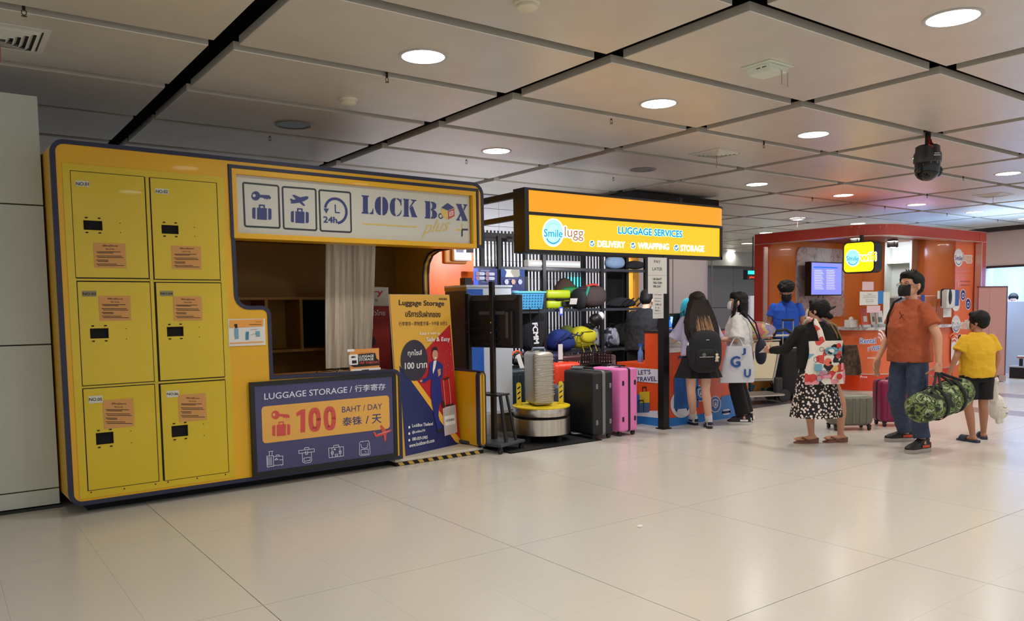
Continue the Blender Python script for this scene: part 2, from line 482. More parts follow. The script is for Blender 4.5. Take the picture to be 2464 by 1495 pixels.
# ceiling vents
def vent(x, y, sz, label, n=5, rz=0):
    t = thing('ceiling_vent', label, 'air vent', (x, y, CH_Z), rz, 'square louvred ceiling vents')
    h = sz/2; fr = MB()
    def sq(a, z): return [(-a, -a, z), (a, -a, z), (a, a, z), (-a, a, z)]
    rr = [sq(h, -.001), sq(h, -.008), sq(h-.035, -.012), sq(h-.035, -.001)]; rr.append(rr[0]); fr.loft(rr, False)
    fr.build('vent_frame', M_('vent_white', (206, 204, 196), .5), t)
    bk = MB(); bk.box((0, 0, -.002), (sz-.06, sz-.06, .001)); bk.build('dark_duct', M_('vent_dark', (60, 58, 54), .8), t)
    for k in range(n):
        a = (h-.045)*(1-k/(n+.6)); q = MB(); rr = [sq(a, -.006), sq(a-.024, -.024-.003*k), sq(a-.027, -.022-.003*k), sq(a-.004, -.003)]; rr.append(rr[0]); q.loft(rr, False)
        q.build('louvre', MATS['vent_white'], t)
    s = MB(); s.tube([(0, 0, -.02), (.005, 0, -.1), (0, .004, -.17)], .003); s.build('ribbon', M_('ribbon_red', (190, 90, 80), .8), t)
vent(.44, 5.99, .52, 'square ceiling air vent at the far left, above the grey wall')
vent(7.44, 6.12, .46, 'square ceiling air vent above the right end of the luggage sign')
vent(14.3, 6.02, .46, 'small ceiling air vent right of the dome camera, over the orange kiosk')
vent(14.6, 9.9, .46, 'distant ceiling air vent above the left end of the orange kiosk')

def smoke(x, y, label, r=.055):
    t = thing('smoke_detector', label, 'smoke detector', (x, y, CH_Z), 0, 'ceiling smoke detectors')
    b = MB(); b.lathe((0, 0, 0), [(r, -.001), (r, -.014), (r*.85, -.02)], 24); b.build('base_ring', M_('detector_cream', (222, 214, 190), .5), t, smooth=True)
    b = MB(); b.lathe((0, 0, 0), [(r*.8, -.021), (r*.82, -.036), (r*.6, -.046)], 24); b.build('sensor_cap', MATS['detector_cream'], t, smooth=True)
smoke(2.9, 6.22, 'round cream smoke detector above the locker kiosk', .075)
smoke(2.86, 3.72, 'round cream smoke detector cut by the top edge of the picture', .075)
# emergency sprinklers between trays
for i, (u, v) in enumerate(((57, 20), (931, 184), (649, 328), (1471, 286), (1838, 346), (1122, 385), (1476, 427), (1955, 478), (2129, 498), (2279, 515), (2401, 529), (2318, 427), (2231, 470))):
    p = at(u, v, z=CH_Z)
    t = thing('sprinkler_head', ['brass sprinkler head at the top left corner joint', 'sprinkler head left of the nearest downlight panel', 'sprinkler head in the dark joint above the locker kiosk', 'sprinkler head under the tray joint above the luggage sign', 'sprinkler head right of the air vent over the luggage sign', 'sprinkler head above the right part of the locker kiosk sign', 'small sprinkler head above the luggage sign right part'][i] if i < 7 else 'tiny distant sprinkler head in a far ceiling joint, %s one of the far group' % ORD[i-7], 'sprinkler', (p.x, p.y, CH_Z), 0, 'sprinkler heads in the ceiling joints')
    b = MB(); b.cone((0, 0, .03), (0, 0, -.012), .009, n=8); b.tube([(-.011, 0, -.012), (-.012, 0, -.03), (0, 0, -.04), (.012, 0, -.03), (.011, 0, -.012)], .0025); b.lathe((0, 0, -.042), [(.015, 0), (.016, -.002)], 10)
    b.build('sprinkler_body', M_('sprinkler_metal', (70, 60, 50), .4, metal=.7), t)
# access unit with two antennas
t = thing('wireless_unit', 'white ceiling wireless unit with two drooping antennas', 'wireless router', (5.09, 3.72, CH_Z), 0)
b = MB(); b.rbox((0, 0, -.005), (.29, .25, .01), .003); b.build('mount_plate', M_('unit_white', (214, 220, 204), .5), t)
b = MB(); b.prism([(-.12, -.01), (.12, -.01), (.085, -.06), (-.085, -.06)], -.105, .105); b.build('housing', MATS['unit_white'], t, bevel=.006)
b = MB(); [b.box((-.104-.003*(k % 2), dy, -.03+.012*(k % 2)), (.008, .035, .006)) for k in range(2) for dy in (-.05, .0)]; b.build('air_slots', M_('slot_dark', (70, 74, 66), .8), t)
for sx, yy in ((.02, -.11), (.12, -.09)):
    b = MB(); b.tube([(sx, yy, -.05), (sx, yy, -.06), (sx+.003, yy, -.15)], .0045); b.build('antenna', M_('antenna_grey', (170, 168, 158), .5), t)
# dome camera
px = at(2228, 340, z=CH_Z)
t = thing('dome_camera', 'black dome security camera hanging from the ceiling with a red cable', 'security camera', (px.x-.24, px.y-.14, CH_Z-.035), 0)
b = MB(); b.cone((0, 0, .075), (0, 0, -.07), .028, n=12); b.build('mount_stem', BLK, t)
b = MB(); b.lathe((0, 0, 0), [(.095, -.06), (.118, -.075), (.122, -.13), (.135, -.15), (.137, -.235), (.128, -.245)], 28); b.build('housing', M_('camera_grey', (52, 53, 56), .35), t, smooth=True)
b = MB(); b.lathe((0, 0, 0), [(.125, -.246), (.125, -.33), (.118, -.36), (.09, -.40), (.05, -.425), (.01, -.432)], 28); b.build('dome', M_('camera_dome', (6, 6, 7), .12), t, smooth=True)
b = MB(); b.sph((.085, -.07, -.33), (.05, .05, .06), 12); b.build('lens_cover', MATS['camera_dome'], t, smooth=True)
b = MB(); b.tube([(-.03, -.02, .02), (-.05, -.04, -.02), (-.1, -.06, -.07), (-.07, -.09, -.1), (-.03, -.07, -.06), (0, -.04, -.03), (-.06, -.03, -.09)], .008)
b.tube([(.0, -.03, .0), (-.03, -.06, -.06), (-.09, -.08, -.1)], .006); b.build('red_cable', M_('cable_red', (170, 32, 24), .5), t, smooth=True)
Mx = Matrix.Rotation(-.63, 4, 'Z')
b = MB(); b.box((.03, -.137, -.165), (.055, .003, .010), Mx); b.box((.03, -.138, -.185), (.07, .003, .010), Mx); b.build('label_plate', LGREY, t)

# ------------------------------------------------------------------ left wall of large metal panels
WLL = M_('wall_panel_paint', (198, 200, 186), .38, noise=(1, .03))
wb = MB(); wb.bb((-6, 6.70, .0), (.70, 6.9, 2.98)); wl = wb.build('wall_left', M_('wall_joint', (96, 92, 74), .7)); setp(wl, 'grey green metal panel wall left of the locker kiosk', None, None, 'structure')
zs = [.02]; 
for v_ in (1185, 830, 490): zs.append(at(40, v_+2, y=6.652).z)
zs.append(2.975)
for i in range(4):
    for k in range(4):
        x1 = .70-k*1.8
        b = MB(); b.bb((x1-1.796, 6.652, zs[i]+.006), (x1, 6.699, zs[i+1]-.003)); b.build('wall_panel', WLL, wl, bevel=.003)
b = MB(); b.bb((-6, 6.63, 0), (.715, 6.70, .02)); b.build('baseboard_left', BLK); setp(bpy.data.objects['baseboard_left'], 'black skirting line under the grey green wall', None, None, 'structure')
# dark return behind the kiosk and end walls far off
b = MB(); b.bb((.60, 6.91, 0), (.69, 9.2, 2.9)); b.bb((.60, 9.2, 0), (4.4, 9.3, 2.6)); setp(b.build('wall_back', BLKM), 'dark wall behind the locker kiosk', None, None, 'structure')
# ------------------------------------------------------------------ LOCKER KIOSK
KA = .035; KO = Vector((.73, 6.25, 0)); KX = Vector((math.cos(KA), math.sin(KA), 0)); KD = Vector((-math.sin(KA), math.cos(KA), 0))
def KP(depth=0): return Plane(KO+KD*depth, KX)
kiosk = thing('locker_kiosk', 'big yellow walk-in kiosk with six lockers and a lettered white sign', 'locker kiosk', KO, KA)
P0 = KP(); kq = P0.c(1, 0, 0).q
def fillet(p, q_, r, a, n=5):
    """corner helper: points around centre (p,q_) radius r from angle a[0] to a[1]"""
    return [(p+r*math.cos(math.radians(a[0]+(a[1]-a[0])*i/n)), q_+r*math.sin(math.radians(a[0]+(a[1]-a[0])*i/n))) for i in range(n+1)]
ZB, ZT = .085, 2.597
outline = fillet(.07, ZB+.07, .07, (270, 180)) + fillet(.07, ZT-.07, .07, (180, 90)) + fillet(3.6-.1, ZT-.1, .1, (90, 0)) + [(3.6, 2.012), (3.54, 2.012), (3.54, 2.54), (1.195, 2.54), (1.205, 1.56)] \
    + fillet(1.205+.1, 1.55, .1, (180, 270)) + fillet(1.405, 1.39, .06, (90, 0)) + [(1.466, .885), (2.58, .872)] + fillet(2.585, .812, .06, (90, 0)) + [(2.645, ZB)]
# frame body: locker column, top band, counter front. Locker recess is cut out and doors sit in it
def plate2d(name, outer, holes, t0, t1, mt, parent, bevel=.0):
    cu = bpy.data.curves.new('c', 'CURVE'); cu.dimensions = '2D'; cu.fill_mode = 'BOTH'; cu.extrude = (t1-t0)/2
    for pts in [outer]+holes:
        sp = cu.splines.new('POLY'); sp.points.add(len(pts)-1)
        for i, p in enumerate(pts): sp.points[i].co = (p[0], p[1], 0, 1)
        sp.use_cyclic_u = True
    o = bpy.data.objects.new('c', cu); COL.objects.link(o)
    dg = bpy.context.evaluated_depsgraph_get(); me = bpy.data.meshes.new_from_object(o.evaluated_get(dg)); me.name = name
    bpy.data.objects.remove(o); bpy.data.curves.remove(cu)
    M = Matrix(((1, 0, 0, 0), (0, 0, -1, (t0+t1)/2), (0, 1, 0, 0), (0, 0, 0, 1))); me.transform(M)
    me.materials.clear()
    return link(name, me, mt, parent)
def door_rect(px):
    c = [kq(*p) for p in px]
    return (c[0][0]+c[3][0])/2, (c[3][1]+c[2][1])/2, (c[1][0]+c[2][0])/2, (c[0][1]+c[1][1])/2
doors = [[(166, 408.3), (347, 425.5), (360.6, 671.7), (182, 668.6)], [(357.8, 425.5), (521.5, 440), (531, 675.4), (371.7, 672.3)],
         [(182.8, 676), (362, 679), (372, 920.6), (198, 928)], [(372.6, 678.5), (532.3, 681), (542, 908), (384.7, 917)],
         [(198, 934.6), (373, 924.6), (383, 1159.8), (211.4, 1182)], [(384.7, 923), (542.6, 915), (551.3, 1138), (394.8, 1158)]]
DR = [door_rect(d) for d in doors]
xs0, xs1 = min(d[0] for d in DR)-.008, max(d[2] for d in DR)+.008; zs0, zs1 = min(d[1] for d in DR)-.008, max(d[3] for d in DR)+.008
cuts = [(kq(*a), kq(*b)) for a, b in (((200, 530), (247, 555)), ((388, 541), (430, 564)), ((216, 791), (262, 814)), ((401, 787), (442, 809)), ((230, 1043), (274, 1067)), ((412, 1026), (453, 1049)))]
plate2d('front_panel', outline, [[(xs0, zs0), (xs1, zs0), (xs1, zs1), (xs0, zs1)]], 0, .035, YEL, kiosk)
t_ = MB(); t_.strip(outline, .03, -.006, .04, loop=True, side=0); t_.build('edge_trim', NAVY, kiosk)
# locker carcass frame (slightly proud steel face frame) and inner cabinet
fr = MB(); 
def ringrect(mb, x0, z0, x1, z1, w_, t0, t1): mb.strip([(x0, z0), (x1, z0), (x1, z1), (x0, z1)], w_, t0, t1, loop=True, side=0)
ringrect(fr, xs0-.012, zs0-.012, xs1+.012, zs1+.012, .05, -.004, .03)
fr.build('locker_frame', YEL2, kiosk)
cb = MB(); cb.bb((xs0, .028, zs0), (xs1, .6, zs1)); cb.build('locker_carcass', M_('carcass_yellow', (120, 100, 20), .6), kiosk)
xm = (DR[0][2]+DR[1][0])/2
b = MB(); b.bb((xm-.012, .0, zs0), (xm+.012, .03, zs1))
for r in (0, 2): 
    for c in (0, 1):
        zz = (DR[r+c][1]+DR[r+c+2][3])/2; b.bb((DR[c][0]-.01, .0, zz-.007), (DR[c][2]+.01, .03, zz+.007))
b.build('divider', YEL2, kiosk)
b = MB()
for uu, vv in ((219, 1185), (299, 1176), (374, 1165), (404, 1160), (474, 1151), (542, 1142)):
    s_, z_ = kq(uu, vv); b.cone((s_, -.008, z_), (s_, -.003, z_), .005, n=8)
b.build('frame_screws', BLK, kiosk)
INK = M_('ink', (34, 30, 34), .7); TAN = M_('kraft_notice', (206, 148, 84), .7); LBL = M_('number_label', (206, 206, 188), .6); LBL2 = M_('number_label_grey', (140, 134, 100), .6)
labs = [((181, 434), (215.5, 450)), ((373, 453), (405.5, 468)), ((197, 700), (232.5, 714)), ((384.5, 700), (417, 713)), ((212, 954), (247.5, 969)), ((399.5, 941.5), (431, 955))]
nots = [((224, 584), (304.5, 646)), ((412, 591), (485.5, 649)), ((237, 712), (316, 771)), ((416, 713.5), (487.5, 771)), ((247, 964), (324, 1026)), ((428.5, 951), (498, 1010))]
for i, (x0, z0, x1, z1) in enumerate(DR):
    (a, b_) = cuts[i]; hx0, hz1 = a; hx1, hz0 = b_
    d = plate2d('locker_door', [(x0+.004, z0+.004), (x1-.004, z0+.004), (x1-.004, z1-.004), (x0+.004, z1-.004)], [[(hx0, hz0), (hx1, hz0), (hx1, hz1), (hx0, hz1)]], -.003, .012, YEL2, kiosk)
    h = MB(); h.strip([(x0+.003, z0+.003), (x1-.003, z0+.003), (x1-.003, z1-.003), (x0+.003, z1-.003)], .004, -.0042, .01, loop=True); h.build('door_seam_shade', M_('seam_shade_dark', (44, 38, 18), .8), d)  # dark strip laid over each door gap to draw its shaded seam
    h = MB(); h.bb((hx0-.004, .0125, hz0-.004), (hx1+.004, .02, hz1+.004)); h.build('lock_opening', HOLE, d)
    h = MB(); wx = hx1-hx0
    for fx in (.16, .84):
        for zz in (hz0-.018, hz1+.018): h.cone((hx0+wx*fx-.008, -.0045, zz), (hx0+wx*fx+.008, -.0045, zz), .0045, n=6)
    for zz in (hz0-.01, hz1-.008): h.cone((hx1+.115, -.0045, zz), (hx1+.115, -.0025, zz), .0035, n=6)
    h.build('screw_holes', HOLE, d)
    pl = KP(-.0035).c(1, 0, 0); pr_ = Print(pl, d)
    (u0, v0), (u1, v1) = labs[i]; sl = (-.0, )
    lm = LBL2 if i in (2, 3) else LBL
    tilt = [2, 1.6, .2, .2, -1.2, -1][i]
    pr_.rrect('number_label', lm, (u0, v0), (u1, v1), .004, 1)
    pr_.text('number_lettering', INK, 'NO.0%d' % (i+1), (u0+2, v1-3.5), (u1-2, v1-3.5+tilt*.6), (u0+2, v0+4), 2, bold=.015)
    (u0, v0), (u1, v1) = nots[i]
    pr_.quad('notice', TAN, (u0, v0), (u1, v1), 1)
    W_, H_ = u1-u0, v1-v0
    pr_.text('notice_text', INK, 'วิธีใช้งานตู้ล็อกเกอร์', (u0+.27*W_, v0+.17*H_), (u0+.74*W_, v0+.18*H_), (u0+.27*W_, v0+.08*H_), 2, bold=.01)
    pr_.text('notice_text', INK, 'How to Use', (u0+.37*W_, v0+.28*H_), (u0+.63*W_, v0+.285*H_), (u0+.37*W_, v0+.21*H_), 2)
    for k, (f0, f1, fy) in enumerate(((.1, .82, .36), (.14, .6, .4), (.1, .85, .52), (.14, .9, .58), (.1, .45, .68), (.14, .45, .73), (.1, .7, .83), (.14, .92, .89))):
        pr_.line('notice_text', INK, [(u0+f0*W_, v0+fy*H_), (u0+f1*W_, v0+fy*H_+.3)], .004, 2)
    pr_.done()
# body sides, roof, floor platform, kick
DEP = 1.62
b = MB()
b.bb((0, .035, ZB+.02), (.045, 1.0, ZT-.02)); b.build('side_panel', YEL, kiosk)
b = MB(); b.bb((.02, .035, ZT-.05), (3.58, DEP, ZT-.01)); b.build('roof_panel', YEL, kiosk)
b = MB(); b.bb((.12, .14, 0), (2.62, .8, ZB)); b.build('plinth', BLKM, kiosk)
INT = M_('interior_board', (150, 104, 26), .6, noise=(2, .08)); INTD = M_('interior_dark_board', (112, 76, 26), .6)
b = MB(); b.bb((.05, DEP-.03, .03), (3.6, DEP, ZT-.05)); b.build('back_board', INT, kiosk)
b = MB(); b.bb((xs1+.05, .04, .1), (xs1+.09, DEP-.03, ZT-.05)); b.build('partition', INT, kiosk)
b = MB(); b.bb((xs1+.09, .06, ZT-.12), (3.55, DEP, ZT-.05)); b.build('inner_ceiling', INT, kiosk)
# floor platform with hazard strip
b = MB(); b.bb((2.6, .02, 0), (3.58, DEP, .035)); b.build('platform', BLKM, kiosk)
b = MB(); b.bb((2.6, .03, .0352), (3.58, DEP-.03, .06)); b.build('platform_top', M_('platform_cream', (206, 196, 178), .4), kiosk)
HZ = M_('hazard_yellow', (186, 150, 60), .6)
b = MB(); n = 9
for k in range(n):
    x0 = 2.64+k*.106
    b.prism([(x0, .004), (x0+.05, .004), (x0+.025, .034), (x0-.025, .034)], .0175, .0198)
b.build('hazard_stripes', HZ, kiosk)
# shelves inside
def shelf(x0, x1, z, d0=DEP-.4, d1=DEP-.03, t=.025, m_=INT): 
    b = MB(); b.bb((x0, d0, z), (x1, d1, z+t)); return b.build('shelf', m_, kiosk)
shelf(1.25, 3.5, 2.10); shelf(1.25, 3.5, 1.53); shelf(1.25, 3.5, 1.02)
for x_ in (1.9, 2.25, 2.75):
    b = MB(); b.bb((x_, DEP-.4, 1.045), (x_+.03, DEP-.03, 1.53)); b.build('shelf_divider', INT, kiosk)
b = MB(); b.bb((2.29, DEP-.06, 1.05), (2.72, DEP-.035, 1.52)); b.build('dark_panel', BLKM, kiosk)
# counter behind the board
b = MB(); b.rbox(((1.40+2.64)/2, .27, .86), (1.24, .46, .03), .008); b.build('counter_top', M_('counter_wood', (168, 120, 70), .35, noise=(6, .1), stretch=(1, 8, 1)), kiosk)
b = MB(); b.bb((1.25, .04, .09), (2.62, .08, .85)); b.bb((2.60, .04, .09), (2.64, .5, .85)); b.build('counter_body', YEL, kiosk)
# right side wall with large rounded opening, low panel and arch
sx = 3.6
b = MB()
MY = Matrix(((0, 1, 0, sx), (1, 0, 0, 0), (0, 0, 1, 0), (0, 0, 0, 1)))   # (a, t, z) -> (x = sx + t, y = a, z)
b.prism([(1.0, .05), (DEP, .05), (DEP, ZT-.05), (.05, ZT-.05), (.05, 2.03), (.25, 2.04), (.8, 2.02), (.94, 1.97), (1.0, 1.85)], -.05, 0, MY)
b.build('side_wall', YEL, kiosk)
b = MB(); arch = [(.05, 2.035), (.4, 2.035), (.78, 2.02), (.9, 1.985), (.975, 1.9), (1.0, 1.78), (1.0, .82)]
b.strip(arch, .016, -.062, -.045, MY); b.strip(arch, .016, -.004, .012, MY); b.build('arch_trim', NAVY, kiosk)
b = MB(); b.bb((sx-.055, .05, .07), (sx-.015, 1.0, .80)); b.build('low_side_panel', YEL, kiosk)
b = MB(); ring = rr2(sx-.07, .065, sx, .808, .05)
b.prism(ring, 0, .05); b.build('low_panel_post', YEL, kiosk)
b = MB(); b.strip(ring, .014, -.004, .052, loop=True, side=-.0); b.bb((sx-.06, .05, .798), (sx-.01, 1.0, .812)); b.build('low_panel_trim', NAVY, kiosk)

# sign box
SIGNW = M_('sign_face', (200, 200, 190), .45)
P1 = KP(-.0)
sp_ = [P1.c(3.85, 540, 380).q(*p) for p in ((105, 148), (2285, 352), (2290, 805), (120, 695))]
sx0, sz0, sx1, sz1 = 1.237, 2.030, 3.472, 2.487
b = MB(); b.bb((sx0, .03, sz0), (sx1, .05, sz1)); sign = b.build('sign_face', SIGNW, kiosk)
b = MB()
b.strip([(sx0-.018, sz0-.018), (sx1+.03, sz0-.018), (sx1+.03, sz1+.02), (sx0-.018, sz1+.02)], .042, -.012, .2, loop=True)
b.build('sign_frame', YEL, kiosk, bevel=.004)
b = MB(); b.strip([(1.195, 1.99), (1.195, 2.54), (3.54, 2.54), (3.54, 1.995)], .022, -.013, .03); b.build('sign_trim', NAVY, kiosk)
b = MB(); b.bb((sx0, .05, sz0), (sx1, .2, sz1)); b.build('sign_box', YEL, kiosk)
pl = KP(.0295).c(3.85, 540, 380); p = Print(pl, sign); q = pl.q
NV = M_('sign_navy', (52, 62, 118), .45); DKN = M_('sign_dark_line', (38, 46, 56), .45)
def quadline(c, wd): p.line('icon_frame', DKN, c, wd, 1, loop=True)
def framebox(c, r=14):
    # rounded frame through four photo corners
    out = []
    C = [Vector(a) for a in c]
    for i in range(4):
        a, b_, d = C[i-1], C[i], C[(i+1) % 4]
        e0 = (a-b_).normalized()*r; e1 = (d-b_).normalized()*r
        out += [b_+e0, b_+(e0+e1)*.3, b_+e1]
    quadline([tuple(v) for v in out], .014)
framebox([(172, 230), (500, 260), (513, 650), (190, 634)]); framebox([(537, 268), (845, 292), (853, 672), (550, 655)]); framebox([(877, 298), (1166, 322), (1175, 690), (890, 676)])
def suitcase_icon(x0, y0, x1, y1, nm='luggage_icon', m_=NV):
    p.g += 1; W_, H_ = x1-x0, y1-y0; sk = .06
    def f(a, b_): return (x0+a*W_, y0+b_*H_+a*W_*sk)
    p.poly(nm, m_, [f(.0, .27), f(.05, .2), f(.17, .2), f(.17, .97), f(.05, .97), f(0, .9)])
    p.poly(nm, m_, [f(1, .27), f(.95, .2), f(.83, .2), f(.83, .97), f(.95, .97), f(1, .9)])
    p.poly(nm, m_, [f(.25, .2), f(.76, .2), f(.76, 1), f(.25, 1)])
    p.line(nm, m_, [f(.38, .2), f(.38, .02), f(.62, .02), f(.62, .2)], .012)
def key_icon(x0, y0, x1, y1, nm='key_icon', m_=NV, hole=SIGNW):
    W_, H_ = x1-x0, y1-y0
    def f(a, b_): return (x0+a*W_, y0+b_*H_)
    c = [f(.22+.22*math.cos(t*PI/9), .45+.48*math.sin(t*PI/9)) for t in range(18)]; p.g += 1; p.poly(nm, m_, c, 2)
    p.poly(nm, m_, [f(.38, .34), f(.9, .38), f(1, .62), f(.93, .84), f(.87, .7), f(.8, .85), f(.74, .68), f(.68, .82), f(.62, .66), f(.38, .6)], 2.2)
    p.poly('key_hole', hole, [f(.13+.08*math.cos(t*PI/6), .42+.17*math.sin(t*PI/6)) for t in range(12)], 3)
key_icon(250, 312, 432, 402); suitcase_icon(258, 432, 436, 568); suitcase_icon(616, 466, 781, 600)
p.g += 1
p.poly('plane_icon', NV, [(606, 380), (622, 378), (640, 388), (662, 386), (625, 345), (648, 343), (700, 366), (760, 355), (780, 362), (775, 380), (745, 398), (720, 408), (748, 440), (738, 448), (724, 440), (695, 415), (650, 422), (614, 424), (618, 406)])
# clock arc
cc = q(1032, 492)
p.arc('clock_icon', NV, (cc[0], cc[1]), .098, 165, -78, .022, raw=True, n=26, ry=.102)
p.poly('clock_icon', NV, [(917, 468), (968, 470), (944, 518)])
p.line('clock_icon', NV, [(1026, 436), (1028, 506), (1066, 509)], .011)
p.text('lettering', NV, '24h', (915, 600), (1045, 606), (915, 540), bold=.03)
# stencil letters, drawn on a unit box
def glyph(ch, x0, x1, yt0, yt1, yb0, yb1, m_=NV):
    def f(a, b_):
        X = x0+(x1-x0)*a; top = yt0+(yt1-yt0)*a; bot = yb0+(yb1-yb0)*a; return (X, top+(bot-top)*b_)
    G = {'L': [[(.0, 0), (.62, 0), (.62, .05), (.53, .09), (.53, .9), (.58, .95), (.6, 1), (0, 1), (0, .95), (.12, .9), (.12, .09), (0, .05)], [(.66, 1), (.66, .96), (.85, .88), (.95, .68), (1, .68), (1, 1)]],
         'O': [[(.45, 0), (.45, 1), (.28, .98), (.1, .85), (0, .62), (0, .38), (.1, .15), (.28, .02)], [(.57, 0), (.57, 1), (.74, .98), (.9, .85), (1, .62), (1, .38), (.9, .15), (.74, .02)]],
         'C': [[(.5, 0), (.5, .06), (.42, .2), (.42, .8), (.5, .94), (.5, 1), (.28, .96), (.1, .83), (0, .6), (0, .38), (.1, .15), (.28, .03)], [(.58, 0), (.78, .03), (.9, .08), (.94, .02), (.98, .02), (.98, .4), (.92, .4), (.84, .2), (.7, .09), (.58, .06)], [(.58, 1), (.58, .94), (.75, .9), (.88, .78), (.95, .64), (1, .66), (.95, .82), (.8, .96)]],
         'K': [[(0, 0), (.42, 0), (.42, .05), (.38, .09), (.38, .9), (.42, .95), (.42, 1), (0, 1), (0, .95), (.07, .9), (.07, .09), (0, .05)], [(.48, 0), (.94, 0), (.94, .05), (.84, .08), (.5, .46), (.44, .5), (.44, .46), (.7, .09), (.62, .06)], [(.46, .52), (.66, .34), (.95, .92), (1, .95), (1, 1), (.58, 1), (.6, .94)]],
         'B': [[(0, 0), (.44, 0), (.44, 1), (0, 1), (0, .95), (.08, .9), (.08, .09), (0, .05)], [(.5, 0), (.75, .03), (.92, .12), (.94, .3), (.84, .42), (.7, .47), (.9, .55), (1, .7), (.96, .88), (.8, .98), (.5, 1), (.5, .93), (.6, .85), (.6, .58), (.5, .5), (.5, .44), (.6, .36), (.6, .15), (.5, .07)]],
         'X': [[(0, 0), (.5, 0), (.5, .05), (.46, .08), (.98, .92), (1, .95), (1, 1), (.5, 1), (.5, .94), (.54, .92), (.05, .08), (0, .05)], [(.62, 0), (.98, 0), (.98, .05), (.9, .09), (.7, .4), (.64, .3), (.72, .09), (.62, .05)], [(0, 1), (0, .95), (.08, .92), (.34, .56), (.4, .66), (.26, .92), (.34, .95), (.34, 1)]]}
    p.g += 1
    for pts in G[ch]: p.poly('letter', m_, [f(*a) for a in pts], 1.5)
glyph('L', 1270, 1380, 346, 353, 516, 523); glyph('O', 1393, 1517, 356, 365, 528, 537); glyph('C', 1532, 1642, 368, 376, 540, 545); glyph('K', 1655, 1786, 378, 392, 544, 552)
glyph('B', 1855, 1970, 400, 408, 560, 568); glyph('X', 2146, 2252, 425, 433, 580, 587)
YP = M_('sign_gold', (214, 186, 104), .5); RP = M_('sign_red', (190, 84, 78), .5)
p.g += 1
p.poly('box_emblem', YP, [(2008, 465), (2068, 492), (2070, 572), (2030, 556), (2008, 520)], 1.5)
p.poly('box_emblem_red', RP, [(2070, 492), (2130, 468), (2132, 540), (2072, 573)], 1.5)
p.poly('box_emblem_lid', NV, [(2008, 462), (2068, 418), (2130, 462), (2070, 488)], 1.5)
p.line('box_emblem_mark', WHT, [(2086, 505), (2115, 494), (2115, 525), (2086, 538)], .006, 2.2, loop=True)
p.line('box_emblem_mark', WHT, [(2093, 517), (2108, 511)], .006, 2.2)
c_ = q(2003, 540); p.arc('small_key_ring', DKN, c_, .021, 0, 360, .010, raw=True); p.line('small_key_ring', DKN, [(2012, 527), (2034, 516)], .008)
p.line('underline', YP, [(1282, 610), (1782, 641)], .012)
p.text('script_lettering', YP, 'plus', (1828, 742), (2090, 706), (1828, 590), shear=.5)
p.line('plus_mark', YP, [(2203, 612), (2203, 655)], .016); p.line('plus_mark', YP, [(2150, 668), (2192, 668)], .016)
p.line('plus_mark_dark', DKN, [(2203, 665), (2251, 665)], .016, 2); p.line('plus_mark_dark', DKN, [(2201, 672), (2200, 725)], .016, 2)
p.done()

# hand-gel notice on the panel
n_ = thing('wall_notice', 'white and orange notice with three blue gel bottles on the yellow panel', 'notice', KO+KX*1.1+KD*(-.006)+Vector((0, 0, 1.2)), KA)
pl = KP(-.0085).c(3.25, 0, 300); 
pl = KP(-.0085).c(2.989, 0, 760)
a0 = pl.q(1640, 25); a1 = pl.q(1912, 210)
b = MB(); b.bb((a0[0]-1.1, -.001, a1[1]-1.2), (a1[0]-1.1, .003, a0[1]-1.2)); b.build('sheet', PAPER, n_)
p = Print(pl, n_); SB = M_('bottle_blue', (110, 160, 180), .5); OB = M_('notice_orange', (232, 160, 70), .6)
p.poly('orange_band', OB, [(1650, 33), (1895, 24), (1893, 76), (1650, 88)]); p.poly('orange_band', OB, [(1652, 196), (1895, 183), (1895, 192), (1652, 204)])
p.poly('bottle_print', SB, [(1686, 95), (1714, 93), (1716, 165), (1690, 168)], 2); p.poly('bottle_print', INK, [(1682, 62), (1705, 58), (1708, 88), (1692, 90)], 2)
p.poly('bottle_print', M_('bottle_teal', (60, 130, 160), .5), [(1768, 116), (1790, 114), (1788, 172), (1766, 174)], 2); p.poly('bottle_print', SB, [(1838, 112), (1868, 110), (1870, 148), (1842, 150)], 2)
p.text('lettering', INK, 'LOCK BOX', (1835, 49), (1880, 47), (1835, 42), 2)
for yy in (60, 66): p.line('lettering', INK, [(1790, yy+2), (1880, yy)], .002, 2)
p.line('lettering', INK, [(1800, 102), (1850, 98)], .002, 2); p.line('lettering', INK, [(1800, 138), (1850, 128)], .002, 2); p.done()

# luggage storage board
sb = thing('price_board', 'framed navy price board reading LUGGAGE STORAGE 100 BAHT / DAY', 'sign board', KO, KA)
bx0, bz0, bx1, bz1 = 1.284, .107, 2.586, .853
b = MB(); b.bb((bx0+.02, -.028, bz0+.02), (bx1-.02, -.008, bz1-.02)); b.build('board', M_('board_navy', (56, 54, 104), .22, coat=.4), sb)
b = MB(); b.strip([(bx0, bz0), (bx1, bz0), (bx1, bz1), (bx0, bz1)], .035, -.034, -.007, loop=True, side=.6); b.build('frame', BLK, sb)
pl = KP(-.0285).c(3.114, 540, 680); p = Print(pl, sb)
OY = M_('board_amber', (226, 168, 72), .3, coat=.3); RR = M_('board_red', (206, 70, 62), .35, coat=.3); WW = M_('board_white', (214, 216, 232), .4)
p.text('lettering', WW, 'LUGGAGE STORAGE /', (297, 880), (955, 823), (297, 832), bold=.012)
p.text('lettering', WW, '行李寄存', (975, 822), (1205, 805), (975, 770), bold=.012)
